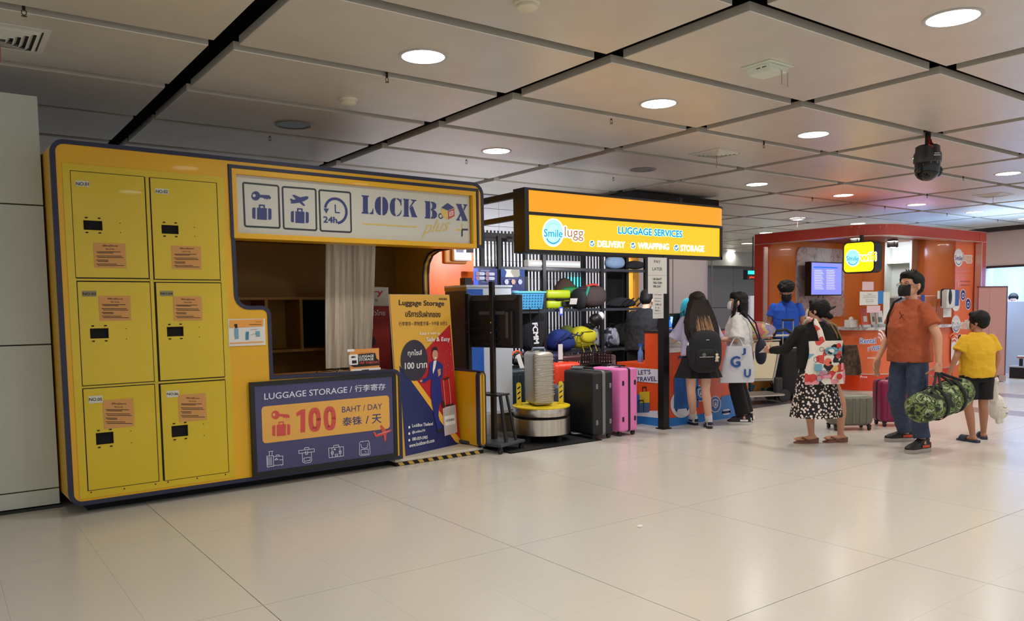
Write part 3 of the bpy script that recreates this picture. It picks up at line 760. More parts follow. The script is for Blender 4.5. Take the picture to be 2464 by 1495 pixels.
# amber rounded panel
A_, B_, C_, D_ = pl.q(275, 928), pl.q(1232, 848), pl.q(1240, 1087), pl.q(288, 1216)
p.poly2('amber_panel', OY, rr2((A_[0]+D_[0])/2, (C_[1]+D_[1])/2, (B_[0]+C_[0])/2, (A_[1]+B_[1])/2, .03), 1)
key_icon(352, 962, 490, 1030, 'key_icon', RR, OY)
def sc2(x0, y0, x1, y1, m_):
    W_, H_ = x1-x0, y1-y0; sk = -.08
    def f(a, b_): return (x0+a*W_, y0+b_*H_+a*W_*sk)
    for P_ in ([f(.0, .3), f(.05, .22), f(.17, .22), f(.17, .97), f(.05, .97), f(0, .9)], [f(1, .3), f(.95, .22), f(.83, .22), f(.83, .97), f(.95, .97), f(1, .9)], [f(.25, .2), f(.76, .2), f(.76, 1), f(.25, 1)]): p.poly('luggage_icon', m_, P_, 2)
    p.line('luggage_icon', m_, [f(.38, .2), f(.38, .04), f(.62, .04), f(.62, .2)], .009, 2)
sc2(358, 1048, 492, 1155, RR)
p.g += 1; p.poly('price_digit', RR, [(538, 978), (574, 953), (605, 950), (605, 1121), (570, 1126), (570, 992), (540, 1004)], 2)
for cx, cy in ((676, 1029), (789, 1019)):
    p.g += 1; c_ = p.pl.q(cx, cy); rx_ = abs(p.pl.q(cx+29, cy)[0]-c_[0]); ry_ = abs(p.pl.q(cx, cy+72)[1]-c_[1])
    p.line('price_digit', RR, [(c_[0]+rx_*math.copysign(abs(math.cos(t))**.75, math.cos(t)), c_[1]+ry_*math.copysign(abs(math.sin(t))**.9, math.sin(t))) for t in [2*PI*k/28 for k in range(28)]], .040, 2, loop=True, raw=True)
p.text('lettering_dark', NAVYB, 'BAHT / DAY', (880, 976), (1180, 948), (880, 932)); p.text('lettering_dark', NAVYB, '泰铢', (884, 1078), (1028, 1064), (884, 1012), bold=.012); p.text('lettering_dark', NAVYB, '/ 天', (1058, 1064), (1176, 1052), (1058, 995), bold=.012)
p.poly('plane_print', RR, [(1112, 1118), (1128, 1120), (1140, 1138), (1180, 1126), (1165, 1070), (1182, 1072), (1212, 1112), (1246, 1100), (1254, 1106), (1245, 1116), (1212, 1132), (1210, 1180), (1200, 1196), (1190, 1142), (1142, 1158), (1126, 1152)], 3)
for k in range(8): p.line('plane_windows', WHT, [(1150+k*11, 1136-k*3.2), (1154+k*11, 1135-k*3.2)], .004, 4)
# luggage line icons
def LI(*pts, lp=False): p.line('line_icons', WW, pts, .0045, 2, loop=lp)
LI((316, 1302), (366, 1298), (368, 1378), (320, 1382), lp=True); LI((336, 1298), (336, 1268)); LI((356, 1296), (356, 1266)); LI((330, 1268), (364, 1264))
for k in range(4): LI((322+k*10, 1310), (324+k*10, 1370))
LI((366, 1306), (436, 1300), (438, 1365), (368, 1372), lp=True); LI((385, 1304), (386, 1294), (408, 1292), (410, 1302)); LI((376, 1330), (388, 1316), (400, 1328), lp=True); LI((410, 1330), (436, 1328)); LI((325, 1382), (326, 1388)); LI((428, 1366), (430, 1372))
p.g += 1; LI((556, 1260), (672, 1246), (673, 1268), (558, 1282), lp=True); LI((582, 1280), (586, 1345), (604, 1354), (644, 1348), (652, 1336), (650, 1270)); LI((598, 1252), (600, 1240), (630, 1236), (634, 1248)); LI((606, 1264), (608, 1290), (622, 1288), (622, 1262)); LI((594, 1316), (642, 1310), (640, 1334), (598, 1340), lp=True)
p.g += 1; LI((780, 1242), (890, 1230), (892, 1300), (784, 1314), lp=True); LI((816, 1238), (818, 1222), (854, 1218), (856, 1232)); LI((804, 1240), (808, 1312)); LI((864, 1232), (868, 1304)); LI((800, 1270), (816, 1268), (816, 1286), (802, 1288), lp=True); LI((858, 1264), (874, 1262), (874, 1280), (860, 1282), lp=True); LI((818, 1254), (826, 1246), (832, 1254), lp=True); LI((828, 1288), (848, 1286), (848, 1298), (830, 1300), lp=True)
p.g += 1; LI((1012, 1204), (1018, 1192), (1078, 1186), (1084, 1198), (1092, 1280), (1084, 1292), (1020, 1298), (1010, 1288), lp=True); LI((1034, 1198), (1036, 1190), (1062, 1188)); LI((1022, 1212), (1026, 1236), (1046, 1244), (1070, 1236), (1074, 1206)); LI((1022, 1254), (1076, 1248), (1078, 1284), (1024, 1288), lp=True); LI((1052, 1266), (1062, 1272))
p.done()

# objects in / on the counter
pt = KO+KX*2.38+KD*.12
a = thing('tabletop_sign', 'small acrylic stand-up sign LUGGAGE STORAGE 100 THB/DAY on the kiosk counter', 'tabletop sign', (pt.x, pt.y, .8755), KA)
pa = KP(.12).c(3.114, 540, 680)
c4 = [pa.q(*v) for v in ((915, 497), (1150, 484), (1180, 655), (942, 672))]
def local(P_, pts, ox, oz): return [(x-ox, z-oz) for x, z in pts]
xa, xb, za, zb = c4[3][0]-2.38, c4[1][0]-2.38, 0, .20
b = MB(); b.bb((xa, 0, .0), (xb+.01, .004, zb)); sh = b.build('printed_card', M_('card_amber', (226, 150, 66), .25), a)
b = MB(); b.bb((xa-.004, .005, 0), (xb+.014, .008, zb+.004)); b.bb((xa-.004, .005, 0), (xb+.014, .07, .003)); b.build('acrylic_holder', GLASS, a)
pa = KP(.1195).c(3.114, 540, 680); p = Print(pa, sh)
p.rrect('white_icon', WHT, (932, 542), (1002, 616), .012, 1)
p.poly('icon', INK, [(948, 558), (960, 552), (984, 556), (982, 562), (962, 566), (950, 568)], 2); p.quad('icon', INK, (955, 585), (990, 606), 2)
p.poly('black_shape', INK, [(1000, 540), (1130, 528), (1140, 570), (1165, 588), (1165, 620), (970, 636), (940, 620), (1000, 616)], .6)
p.text('lettering', WHT, 'LUGGAGE', (1006, 566), (1118, 558), (1006, 547), 3, bold=.03); p.text('lettering', WHT, 'STORAGE', (1008, 590), (1116, 582), (1008, 570), 3, bold=.03)
p.text('price_lettering', RR, '100 THB/DAY', (1012, 613), (1162, 605), (1012, 594), 3, bold=.03)
p.text('caption', INK, '行李寄存 每天100泰铢', (1005, 538), (1112, 531), (1005, 530), 3)
p.quad('corner_label', WHT, (920, 502), (972, 518), 2); p.line('base_marks', INK, [(1030, 659), (1080, 655)], .008, 2); p.quad('white_strip', WHT, (948, 650), (1170, 664), 1); p.done()
b = MB(); path = [KO+KX*(1.95+.04*i)+KD*(.22+.05*math.sin(i*1.3))+Vector((0, 0, .879+.02*abs(math.sin(i*1.9)))) for i in range(9)]
b.tube(path, .004, 5); o = b.build('power_cable', BLK, None, smooth=True); setp(o, 'black coiled cable lying on the kiosk counter beside the small sign', 'cable')
# cream fabric curtain
cu = thing('curtain', 'pair of cream fabric drapes hanging inside the kiosk', 'curtain', KO+KX*0+KD*.55, KA)
CF = M_('curtain_cream', (206, 194, 176), .8, bump=(8, .2))
pc = KP(.55).c(1, 0, 0)
def drape(ub0, ub1, ut0, ut1, name='drape'):
    b = MB(); rows = []
    zt = 2.08; n = 18
    for k in range(13):
        z = .885+(zt-.885)*k/12; f = k/12
        x0 = ub0+(ut0-ub0)*f; x1 = ub1+(ut1-ub1)*f
        rows.append([(x0+(x1-x0)*i/n, .02*math.sin(i*.7+f)+.012*math.sin(i*1.9+f*3), z) for i in range(n+1)] + [(x0+(x1-x0)*i/n, .012+.02*math.sin(i*.7+f)+.012*math.sin(i*1.9+f*3), z) for i in range(n, -1, -1)])
    b.loft(rows, True); return b.build(name, CF, cu, smooth=True)
xl0, xr0 = pc.q(784, 880)[0], pc.q(893, 880)[0]; xl1, xr1 = pc.q(788, 595)[0], pc.q(906, 600)[0]; xmb, xmt = pc.q(850, 870)[0], pc.q(848, 595)[0]
drape(xl0, xmb-.004, xl1, xmt-.004); drape(xmb+.004, xr0, xmt+.004, xr1)
b = MB(); b.cone((xmb, -.03, .9), (xmt, -.03, 2.08), .006); b.build('pull_cord', M_('cord', (176, 168, 156), .6), cu)
# roll-up banner at back: red with pale head
rb = thing('rollup_banner', 'dark red and cream roll-up banner standing behind the cream curtain', 'banner', KO+KX*0+KD*.9, KA)
pb = KP(.9).c(3.114, 540, 680)
bl_, br_, tl_, tr_ = pb.q(1080, 660), pb.q(1262, 655), pb.q(1060, 30), pb.q(1228, 37)
b = MB(); b.prism([(bl_[0]-.2, .09), (br_[0], .09), (tr_[0], tr_[1]), (tl_[0]-.2, tr_[1])], .002, .006); b.build('banner_sheet', M_('banner_red', (150, 40, 34), .5), rb)
b = MB(); b.rbox(((bl_[0]+br_[0])/2-.1, .0, .075), (br_[0]-bl_[0]+.2, .12, .03), .01); b.build('base_cassette', LGREY, rb)
pb = KP(.9015).c(3.114, 540, 680); p = Print(pb, rb)
p.poly('pale_head', M_('banner_cream', (206, 198, 180), .6), [(1000, 28), (1228, 37), (1231, 176), (1010, 176)]); RD = M_('banner_letter_red', (176, 50, 44), .5)
p.text('lettering', RD, 'ry', (1106, 112), (1190, 106), (1106, 66), bold=.03); p.text('lettering_small', INK, 'S', (1128, 143), (1148, 142), (1128, 124)); p.text('lettering_white', WHT, 'ทั่วไทย', (1098, 248), (1202, 246), (1098, 206), bold=.01)
p.text('lettering_white', WHT, 'นี้', (1098, 350), (1113, 350), (1098, 290)); p.circ('portrait_hair', INK, (1100, 440), .05, 2); p.done()
# small things on the inner shelf
for x_, l_ in ((1.55, 'dark folded cloth bundle on the top inner shelf, left of the curtain'), (1.95, 'second dark folded bundle on the top inner shelf, nearer the curtain')):
    o = MB().rbox((0, 0, .02), (.34, .2, .04), .015); t = KO+KX*x_+KD*(DEP-.3)
    o = o.build('folded_bag', BLKM, None); o.location = (t.x, t.y, 2.126); o.rotation_euler = (0, 0, KA); setp(o, l_, 'bag', 'bundles on the inner shelf')
b = MB(); b.strip([(0, 0), (.22, 0), (.22, .62), (0, .62)], .02, 0, .03, loop=True); b.bb((0, .012, 0), (.22, .02, .62)); o = b.build('picture_frame', BLK, None)
t = KO+KX*1.27+KD*.9; o.location = (t.x, t.y, 1.35); o.rotation_euler = (0, 0, KA+.0); setp(o, 'black framed dark panel at the left inside the kiosk opening', 'frame')
# promotional standing banner
pA, pB = at(965, 1100, z=.062), at(1105, 1068, z=.062)
dx = (pB-pA); dx.z = 0; Wd = dx.length; dx.normalize(); nrm = Vector((dx.y, -dx.x, 0))
lean = Vector((0, 0, 1))*1.0 - nrm*.06; lean.normalize()
PB = Plane(pA, dx, lean); fq = PB.c(1, 0, 0).q
tl_, tr_ = fq(945, 707), fq(1078, 712)
sbn = thing('standing_banner', 'tall leaning banner Luggage Storage with a smiling man in a blue suit', 'banner', (0, 0, 0), 0)
Mb = PB.M()
hgt = (tl_[1]+tr_[1])/2
def slab(mb, x0, y0, x1, y1, t0, t1): mb._add([(x, y, z) for z in (t0, t1) for x, y in ((x0, y0), (x1, y0), (x1, y1), (x0, y1))], [(0, 1, 2, 3), (4, 5, 6, 7), (0, 1, 5, 4), (1, 2, 6, 5), (2, 3, 7, 6), (3, 0, 4, 7)], Mb)
b = MB(); slab(b, 0, 0, Wd, hgt, -.012, -.001); b.build('board', M_('banner_amber', (222, 170, 62), .4), sbn)
b = MB(); slab(b, -.004, -.0, Wd+.004, hgt+.004, -.018, -.0125); b.build('backing', LGREY, sbn)
BNV = M_('banner_navy', (28, 40, 98), .4); BRD = M_('banner_crimson', (184, 34, 42), .4); SUIT = M_('banner_suit', (34, 46, 128), .4)
PB.c(2.768, 900, 580); p = Print(PB, sbn)
p.poly('red_field', BRD, [(506, 556), (575, 1356), (330, 740)]); p.poly('red_field', BRD, [(330, 740), (575, 1356), (520, 1290), (245, 930)])
p.poly('navy_field', BNV, [(168, 830), (575, 1356), (210, 1440)], 2)
p.poly('amber_stripe', M_('banner_stripe', (236, 178, 60), .4), [(245, 932), (285, 932), (578, 1330), (576, 1358), (540, 1338)], 3)
DC = M_('banner_disc', (50, 46, 62), .4)
p.poly('dark_disc', DC, [(266+90*math.cos(k*PI/16), 796+137*math.sin(k*PI/16)) for k in range(32)], 4)
p.text('disc_lettering', WHT, 'ทุกไซส์', (222, 776), (316, 772), (222, 726), 5, bold=.015); p.text('disc_lettering', WHT, '100 บาท', (202, 856), (350, 846), (202, 812), 5, bold=.02)
p.text('lettering', INK, 'LOCK BOX', (432, 393), (486, 395), (432, 379), 2, bold=.04)
p.text('lettering', INK, 'Luggage Storage', (164, 440), (466, 444), (164, 392), 2, bold=.02); p.text('lettering', INK, 'บริการรับฝากของ', (208, 506), (442, 510), (208, 462), 2, bold=.02)
p.text('lettering', INK, '行李寄存 • 荷物置き場 • 수하물 보관소', (164, 568), (488, 562), (164, 538), 2)
p.text('white_lettering', WHT, 'Keep it with us', (300, 634), (436, 630), (300, 606), 6); p.text('white_lettering', WHT, 'Safe & Easy', (346, 680), (502, 676), (346, 642), 6, bold=.02)
for txt, y in (('LockBox Thailand', 1242), ('@LockboxTH', 1288), ('080-059-5905', 1332)): p.text('white_lettering', WHT, txt, (250, y), (250+len(txt)*8.6, y-14), (250, y-22), 6, bold=.02)
p.text('white_lettering', WHT, 'www.lockbox-th.com', (230, 1378), (398, 1340), (230, 1352), 6, bold=.02)
for y in (1242, 1284, 1328): p.circ('contact_icons', WHT, (231, y), .013, 6, n=12)
# printed man (flat print)
SKN = M_('print_skin', (206, 150, 120), .5)
p.poly('portrait_suit', SUIT, [(366, 815), (388, 800), (412, 795), (440, 812), (456, 832), (452, 905), (440, 925), (445, 1000), (455, 1060), (440, 1080), (428, 1110), (425, 1160), (440, 1230), (440, 1250), (420, 1262), (400, 1180), (380, 1080), (376, 1000), (380, 915), (330, 945), (302, 940), (305, 925), (350, 910), (362, 880)], 7)
p.poly('portrait_skin', SKN, [(402+19*math.cos(k*PI/8), 760+36*math.sin(k*PI/8)) for k in range(16)], 8); p.poly('portrait_hair', INK, [(382, 745), (384, 716), (400, 705), (416, 712), (421, 745), (414, 728), (392, 728)], 9)
p.poly('portrait_shirt', WHT, [(392, 800), (412, 796), (402, 850), (388, 888), (386, 860)], 8); p.poly('portrait_skin', SKN, [(300, 930), (318, 924), (316, 940), (302, 942)], 8)
p.poly('portrait_skin', SKN, [(418, 858), (438, 850), (440, 890), (424, 905)], 8); p.poly('portrait_smile', WHT, [(396, 776), (412, 774), (408, 784), (399, 785)], 9)
p.poly('portrait_shoe', M_('shoe_brown', (60, 30, 24), .5), [(446, 1062), (462, 1070), (468, 1110), (455, 1118), (446, 1090)], 8); p.poly('portrait_shoe', INK, [(412, 1262), (452, 1248), (456, 1264), (418, 1280)], 8)
CS = M_('print_case', (196, 190, 190), .4)
p.poly('printed_suitcase', CS, [(452, 1112), (538, 1092), (550, 1275), (466, 1300)], 8)
for k in range(7): p.line('printed_ribs', M_('rib_shadow', (120, 112, 116), .5), [(462+k*11, 1122-k*2.4), (464+k*11, 1165-k*2.4)], .003, 9)
p.poly('suitcase_label', WHT, [(464, 1170), (530, 1156), (536, 1218), (470, 1232)], 9); p.text('label_lettering', INK, 'LOCK BOX', (472, 1206), (528, 1196), (472, 1190), 10, bold=.03)
p.line('suitcase_handle', CS, [(456, 925), (470, 1100)], .006, 9); p.line('suitcase_handle', CS, [(492, 915), (508, 1090)], .006, 9); p.line('suitcase_handle', INK, [(454, 922), (496, 912)], .012, 9); p.line('suitcase_handle', INK, [(470, 1098), (522, 1088)], .014, 9)
random.seed(3)
for k in range(26):
    x, y = random.uniform(455, 520), random.uniform(640, 900); p.circ('confetti', M_('confetti_pink', (206, 96, 100), .5), (x, y), random.uniform(.003, .008), 6, n=6)
p.done()
# lamp inside kiosk opening is absent: interior lit only by the hall
# ------------------------------------------------------------------ LUGGAGE SERVICE SHOP
# lit sign
SY = 6.30
AMB = mat('lit_amber', S(120, 70, 12), .4, emis=.82, ecol=S(255, 160, 26)); AMB2 = mat('lit_yellow', S(120, 90, 14), .4, emis=.86, ecol=S(255, 196, 30))
sg = thing('shop_sign', 'long lit amber and yellow light box reading LUGGAGE SERVICES', 'illuminated sign', (4.8, SY, 2.0), 0)
ax0, ax1, lz0, lz1, uz0, uz1 = 4.81, 7.915, 1.995, 2.345, 2.365, 2.575
b = MB(); b.bb((ax0, SY, lz0), (7.72, SY+.12, lz1)); lowp = b.build('lower_light_panel', AMB2, sg, world=True)
def slabshape(x0, x1, y0, y1, r, n=8):
    P = [(x0, y0)]
    P += [(x1-r+r*math.cos(math.radians(-90+90*i/n)), y0+r+r*math.sin(math.radians(-90+90*i/n))) for i in range(n+1)]
    P += [(x1-r+r*math.cos(math.radians(90*i/n)), y1-r+r*math.sin(math.radians(90*i/n))) for i in range(n+1)]
    P += [(x0, y1)]; return P
MZ = Matrix(((1, 0, 0, 0), (0, 0, 1, 0), (0, 1, 0, 0), (0, 0, 0, 1)))  # (a, t, z) -> (a, z, t)
b = MB(); b.strip([(x, y) for x, y in slabshape(ax0, ax1+.02, SY-.015, SY+.75, .3)[:-1][:19]], .1, uz0, uz1, MZ, side=1); b.build('upper_light_band', AMB, sg, world=True, smooth=False)
b = MB()
for z0, z1 in ((uz1, uz1+.022), (uz0-.03, uz0)): b.strip(slabshape(ax0-.01, ax1+.03, SY-.025, SY+.76, .3)[:19], .14, z0, z1, MZ, side=1)
b.bb((ax0-.05, SY-.028, lz0-.03), (ax0+.002, SY+.16, uz1+.022)); b.bb((ax0-.02, SY-.02, lz0-.035), (7.745, SY+.14, lz0)); b.bb((7.72, SY-.02, lz0-.035), (7.75, SY+.14, lz1)); b.bb((ax0, SY+.12, lz0), (7.74, SY+.15, uz0))
b.build('black_frame', BLK, sg, world=True)
b = MB(); b.cone((7.35, SY+.3, uz1), (7.35, SY+.3, uz1+.13), .03, n=10); b.bb((6.4, SY+.15, uz1+.022), (7.7, SY+.6, uz1+.05)); b.build('roof_plate', BLK, sg, world=True)
pl = Plane((0, SY-.001, 0), (1, 0, 0)).c(3.85, 1140, 440); p = Print(pl, lowp); q = pl.q
SWH = mat('sign_white_glow', S(255, 250, 235), .5, emis=1.25, ecol=S(255, 250, 225)); SBL = mat('sign_blue_lit', S(0, 130, 200), .5, emis=.5, ecol=S(0, 130, 205)); SCY = mat('sign_cyan_glow', S(150, 235, 240), .5, emis=1.0, ecol=S(150, 240, 242)); STN = mat('sign_tan_lit', S(150, 90, 40), .5, emis=.45)
def logo(p, cx, cy, rx, ry, wtxt, wx0, wx1, wy0, wy1, W, C, Bl, Tn, sl=.0, f=1.0, bold2=.0, pre=''):
    N = 28
    def el(a, b_, k=1): return [(cx+a*math.cos(2*PI*i/N), cy+b_*math.sin(2*PI*i/N)) for i in range(N)]
    p.poly(pre+'logo_halo', W, el(rx*1.1, ry*1.08), 1)
    hh_ = (wy1-wy0)*.09; p.text(pre+'logo_word_halo', W, wtxt, (wx0-hh_, wy1+hh_), (wx1+hh_, wy1+sl+hh_), (wx0-hh_, wy0-hh_), 1, bold=.11)
    p.poly(pre+'logo_disc', C, el(rx*.98, ry*.98), 2)
    pts = [(cx+rx*.72*math.cos(t), cy+ry*.2+ry*.62*math.sin(t)) for t in [math.radians(25+130*i/12) for i in range(13)]]
    wd = abs(p.pl.q(cx, cy)[1]-p.pl.q(cx, cy+ry)[1])*.09
    p.line(pre+'smile', Bl, pts, wd, 3.2)
    for kk in (.86, .58):
        pts = [(cx+rx*kk*math.cos(t), cy-ry*.12+ry*kk*math.sin(t)) for t in [math.radians(205+130*i/12) for i in range(13)]]; p.line(pre+'logo_arcs', Bl, pts, wd*.25, 3)
    p.text(pre+'logo_lettering', Bl, 'Smile', (cx-rx*.95, cy+ry*.3), (cx+rx*.92, cy+ry*.36), (cx-rx*.95, cy-ry*.28), 4, bold=.006)
    p.text(pre+'logo_word', Tn, wtxt, (wx0, wy1), (wx1, wy1+sl), (wx0, wy0), 4, bold=bold2)
logo(p, 735, 462, 92, 122, 'lugg', 840, 1012, 405, 530, SWH, SCY, SBL, STN, 12)
def halo_text(nm, t_, bl, br, tl, fg, hl, b1, b2):
    dx, dy = 5, 4
    p.text(nm+'_halo', hl, t_, (bl[0]-dx, bl[1]+dy), (br[0]+dx, br[1]+dy), (tl[0]-dx, tl[1]-dy), 1.5, bold=b2); p.text(nm, fg, t_, bl, br, tl, 3, bold=b1)
halo_text('lettering', 'LUGGAGE SERVICES', (1336, 472), (1930, 508), (1336, 405), SBL, SCY, .02, .09)
for t_, x0, x1, y0, y1, cx_, cy_2 in (('DELIVERY', 1143, 1400, 596, 606, 1095, 563), ('WRAPPING', 1518, 1808, 614, 624, 1475, 582), ('STORAGE', 1912, 2134, 636, 642, 1876, 603)):
    p.text('white_lettering', SWH, t_, (x0, y0), (x1, y1), (x0, y0-62), 3, bold=.05)
    e = [(cx_+24*math.cos(k*PI/10), cy_2+31*math.sin(k*PI/10)) for k in range(20)]; p.poly('tick_ring', SWH, e, 1.5); p.poly('tick_disc', SBL, [(cx_+(a-cx_)*.85, cy_2+(b_-cy_2)*.85) for a, b_ in e], 2.5)
    p.line('tick_mark', SWH, [(cx_-11, cy_2-2), (cx_-3, cy_2+11), (cx_+12, cy_2-11)], .014, 4)
p.done()
# black steel frame of the shop: beams, posts, rack
b = MB()
b.bb((4.79, SY+.15, 2.52), (4.84, 8.45, 2.58)); b.bb((4.79, SY+.15, 2.30), (4.84, 8.45, 2.35)); b.bb((4.79, 8.4, 0), (4.85, 8.46, 2.58)); b.bb((4.8, 8.4, 2.32), (8.6, 8.45, 2.38))
o = b.build('steel_canopy', BLK); setp(o, 'black steel beams running back from the lit amber sign', 'beams')
post = thing('support_post', 'black square post carrying paper notices, standing before the orange service desk', 'post', (6.77, 6.32, 0))
b = MB(); b.bb((-.045, -.045, 0), (.045, .045, 1.99)); b.build('shaft', BLK, post); b = MB(); b.bb((-.07, -.06, 0), (.07, .06, .012)); b.build('foot_plate', BLK, post)
def sheet(name, label, pl, c0, c1, parent=None, mt=PAPER, cat='notice', tilt=0, group=None):
    a, b_ = pl.q(*c0), pl.q(*c1); M = pl.M()
    mb = MB(); mb._add([(x, y, z) for z in (-.0008, .0004) for x, y in ((a[0], b_[1]), (b_[0], b_[1]), (b_[0], a[1]), (a[0], a[1]))], [(3, 2, 1, 0), (4, 5, 6, 7), (0, 1, 5, 4), (1, 2, 6, 5), (2, 3, 7, 6), (3, 0, 4, 7)], M)
    o = mb.build(name, mt, parent, world=bool(parent))
    if not parent: setp(o, label, cat, group)
    elif label: o['label'] = label
    return o
pl = Plane((0, 6.27, 0), (1, 0, 0)).c(3.25, 1500, 600)
s1 = sheet('paper_notice', 'upper white paper notice on the black post reading PAY LATER 100 BAHT', pl, (192, 62), (340, 348))
s2 = sheet('paper_notice', 'narrow lower paper notice on the black post below PAY LATER', Plane((0, 6.2665, 0), (1, 0, 0)).c(3.25, 1500, 600), (230, 348), (314, 540))
p = Print(pl, s1)
for t_, a, y, h_ in (('PAY', (240, 290), 108, 22), ('LATER', (226, 304), 166, 24)): p.text('lettering', INK, t_, (a[0], y), (a[1], y+1), (a[0], y-h_), 1)
p.line('fold_line', M_('fold_grey', (150, 148, 146), .8), [(195, 204), (338, 206)], .003, 1)
for t_, a, y in (('100 BAHT', (230, 300), 242), ('PER ITEM', (234, 300), 272), ('PER DAY', (234, 294), 300)): p.text('lettering', INK, t_, (a[0], y), (a[1], y+1), (a[0], y-18), 1, bold=.03)
p.done(); p = Print(Plane((0, 6.266, 0), (1, 0, 0)).c(3.25, 1500, 600), s2)
for t_, a, y, h_ in (('Left Luggage', (242, 300), 360, 10), ('Pay Later !', (244, 294), 412, 12), ('付款 后', (248, 296), 440, 16), ('先 · 後', (248, 280), 464, 14), ('後払い', (246, 290), 486, 14), ('pay later', (242, 300), 504, 7)): p.text('lettering', INK, t_, (a[0], y), (a[1], y+1), (a[0], y-h_), 1)
p.line('lettering_faint', M_('fold_grey', (150, 148, 146), .8), [(242, 384), (300, 385)], .006, 1); p.done()

# back rack
RY0, RY1 = 8.0, 8.42
rx = [at(u, 700, y=RY0).x for u in (1204, 1311, 1450, 1556)]
rack = thing('luggage_rack', 'tall black luggage rack with three shelves in front of a slatted screen', 'rack', (rx[0], RY0, 0))
for x in rx:
    for y in (RY0, RY1-.04): b = MB(); b.bb((x-.025, y, 0), (x+.025, y+.04, 2.3)); b.build('post', BLK, rack, world=True)
SHB = M_('shelf_blue_black', (46, 50, 60), .35)
for z in (1.93, 1.395, .845, .25):
    b = MB(); b.bb((rx[0], RY0+.01, z-.035), (rx[-1]+.02, RY1, z)); b.build('shelf', SHB, rack, world=True)
b = MB(); b.bb((rx[0]-.9, RY0-.6, 1.9), (rx[0], RY0-.2, 1.93)); 
b = MB()
x = rx[0]+.03
scr = thing('slatted_screen', 'screen of upright black slats behind the luggage rack', 'screen', (rx[0], 8.5, 0))
n = 0
while x < rx[-1]-.35:
    q_ = MB(); q_.bb((x, 8.485, .02), (x+.022, 8.497, 2.42)); 
    if n == 0: base_me = q_.mesh(); base_me.name = 'slat'; base_me.materials.append(BLK); base_me.transform(T(-x, 0, 0)); x00 = x
    else: q_.bm.free()
    o = bpy.data.objects.new('slat', base_me); COL.objects.link(o); o.parent = scr; o.location = (x-rx[0], -8.5, 0); WM[o.name] = wm(scr)
    x += .0575; n += 1
b = MB(); b.bb((rx[-1]-.33, 8.46, 0), (rx[-1]+.1, 8.5, 2.42)); b.build('solid_panel', BLKM, scr, world=True)
b = MB(); b.bb((rx[0], 8.46, 2.28), (rx[-1], 8.5, 2.32)); b.bb((rx[0], 8.46, .0), (rx[-1], 8.51, .04)); b.build('rail', BLK, scr, world=True)
# left side bay with slats, along y
b = MB(); xl = 5.2
scr2 = thing('slatted_screen', 'short side screen of black slats left of the luggage rack', 'screen', (xl, 7.9, 0))
for k in range(9):
    xx = rx[0]-.03-.075*k
    o = bpy.data.objects.new('slat', base_me); COL.objects.link(o); o.parent = scr2; o.location = (xx-xl, -7.9, 0)
b = MB(); b.bb((5.29, 8.06, 1.9), (rx[0], 8.42, 1.93)); b.build('shelf', SHB, scr2, world=True)
# tiled wall seen between the slats
TW = M_('tiled_wall_grey', (176, 174, 178), .25, coat=.3); 
wb = MB(); wb.bb((4.3, 10.32, 0), (10.4, 10.4, 3.3)); wr = wb.build('wall_rear', M_('tile_joint_dark', (70, 68, 70), .8)); setp(wr, 'light grey tiled wall behind the slatted screen', None, None, 'structure')
b = MB(); [b.bb((4.3+.6*i, 10.29, .27*j), (4.3+.6*i+.595, 10.33, .27*j+.264)) for i in range(10) for j in range(12)]; b.build('wall_tiles', TW, wr, kind='stuff')
ca_, cb_ = at(1372, 690, y=10.24), at(1434, 668, y=10.24)  # emissive panel added in place of a cyan screen reflection on the rear wall
o = MB().bb((ca_.x, 10.24, ca_.z), (cb_.x, 10.30, cb_.z)).build('cyan_reflection', mat('cyan_glow', S(60, 220, 240), .5, emis=1.4)); setp(o, 'glowing cyan panel as a screen reflection, seen through the slats above the bags', 'screen')
if True:
    lamp('AREA', (6.85, 8.72, 2.33), 85, (.9, .94, 1), 3.0, (.75, 0, 0), 'RECTANGLE', .08, name='tube_lamp')
    t = thing('tube_light', 'long white tube light fixed behind the slatted screen rail', 'lamp', (6.85, 8.66, 2.36)); MB().bb((-1.5, -.16, -.03), (1.5, .03, .03)).build('housing', LGREY, t); MB().cone((-1.48, .045, 0), (1.48, .045, 0), .013, n=8).build('tube', mat('tube_glow', (1, 1, 1, 1), .5, emis=6), t)
for x_, n_ in ((5.7, 'left'), (7.3, 'right')):
    t = thing('track_spotlight', 'small black spotlight on the shop beam, %s one' % n_, 'spotlight', (x_, 6.52, 2.28), 0, 'shop beam spotlights'); MB().cone((0, 0, .0), (0, .10, -.10), .05, n=14).build('spot_body', BLK, t); MB().cone((0, .1005, -.1005), (0, .102, -.102), .042, n=14).build('lens', WHITE_GLOW, t)
    MB().bb((-.02, -.08, -.02), (.02, .01, .03)).build('bracket', BLK, t)
    lamp('AREA', (x_, 6.66, 2.14), 16, (.95, .95, 1), .08, (.95, 0, 0), name='track_lamp')
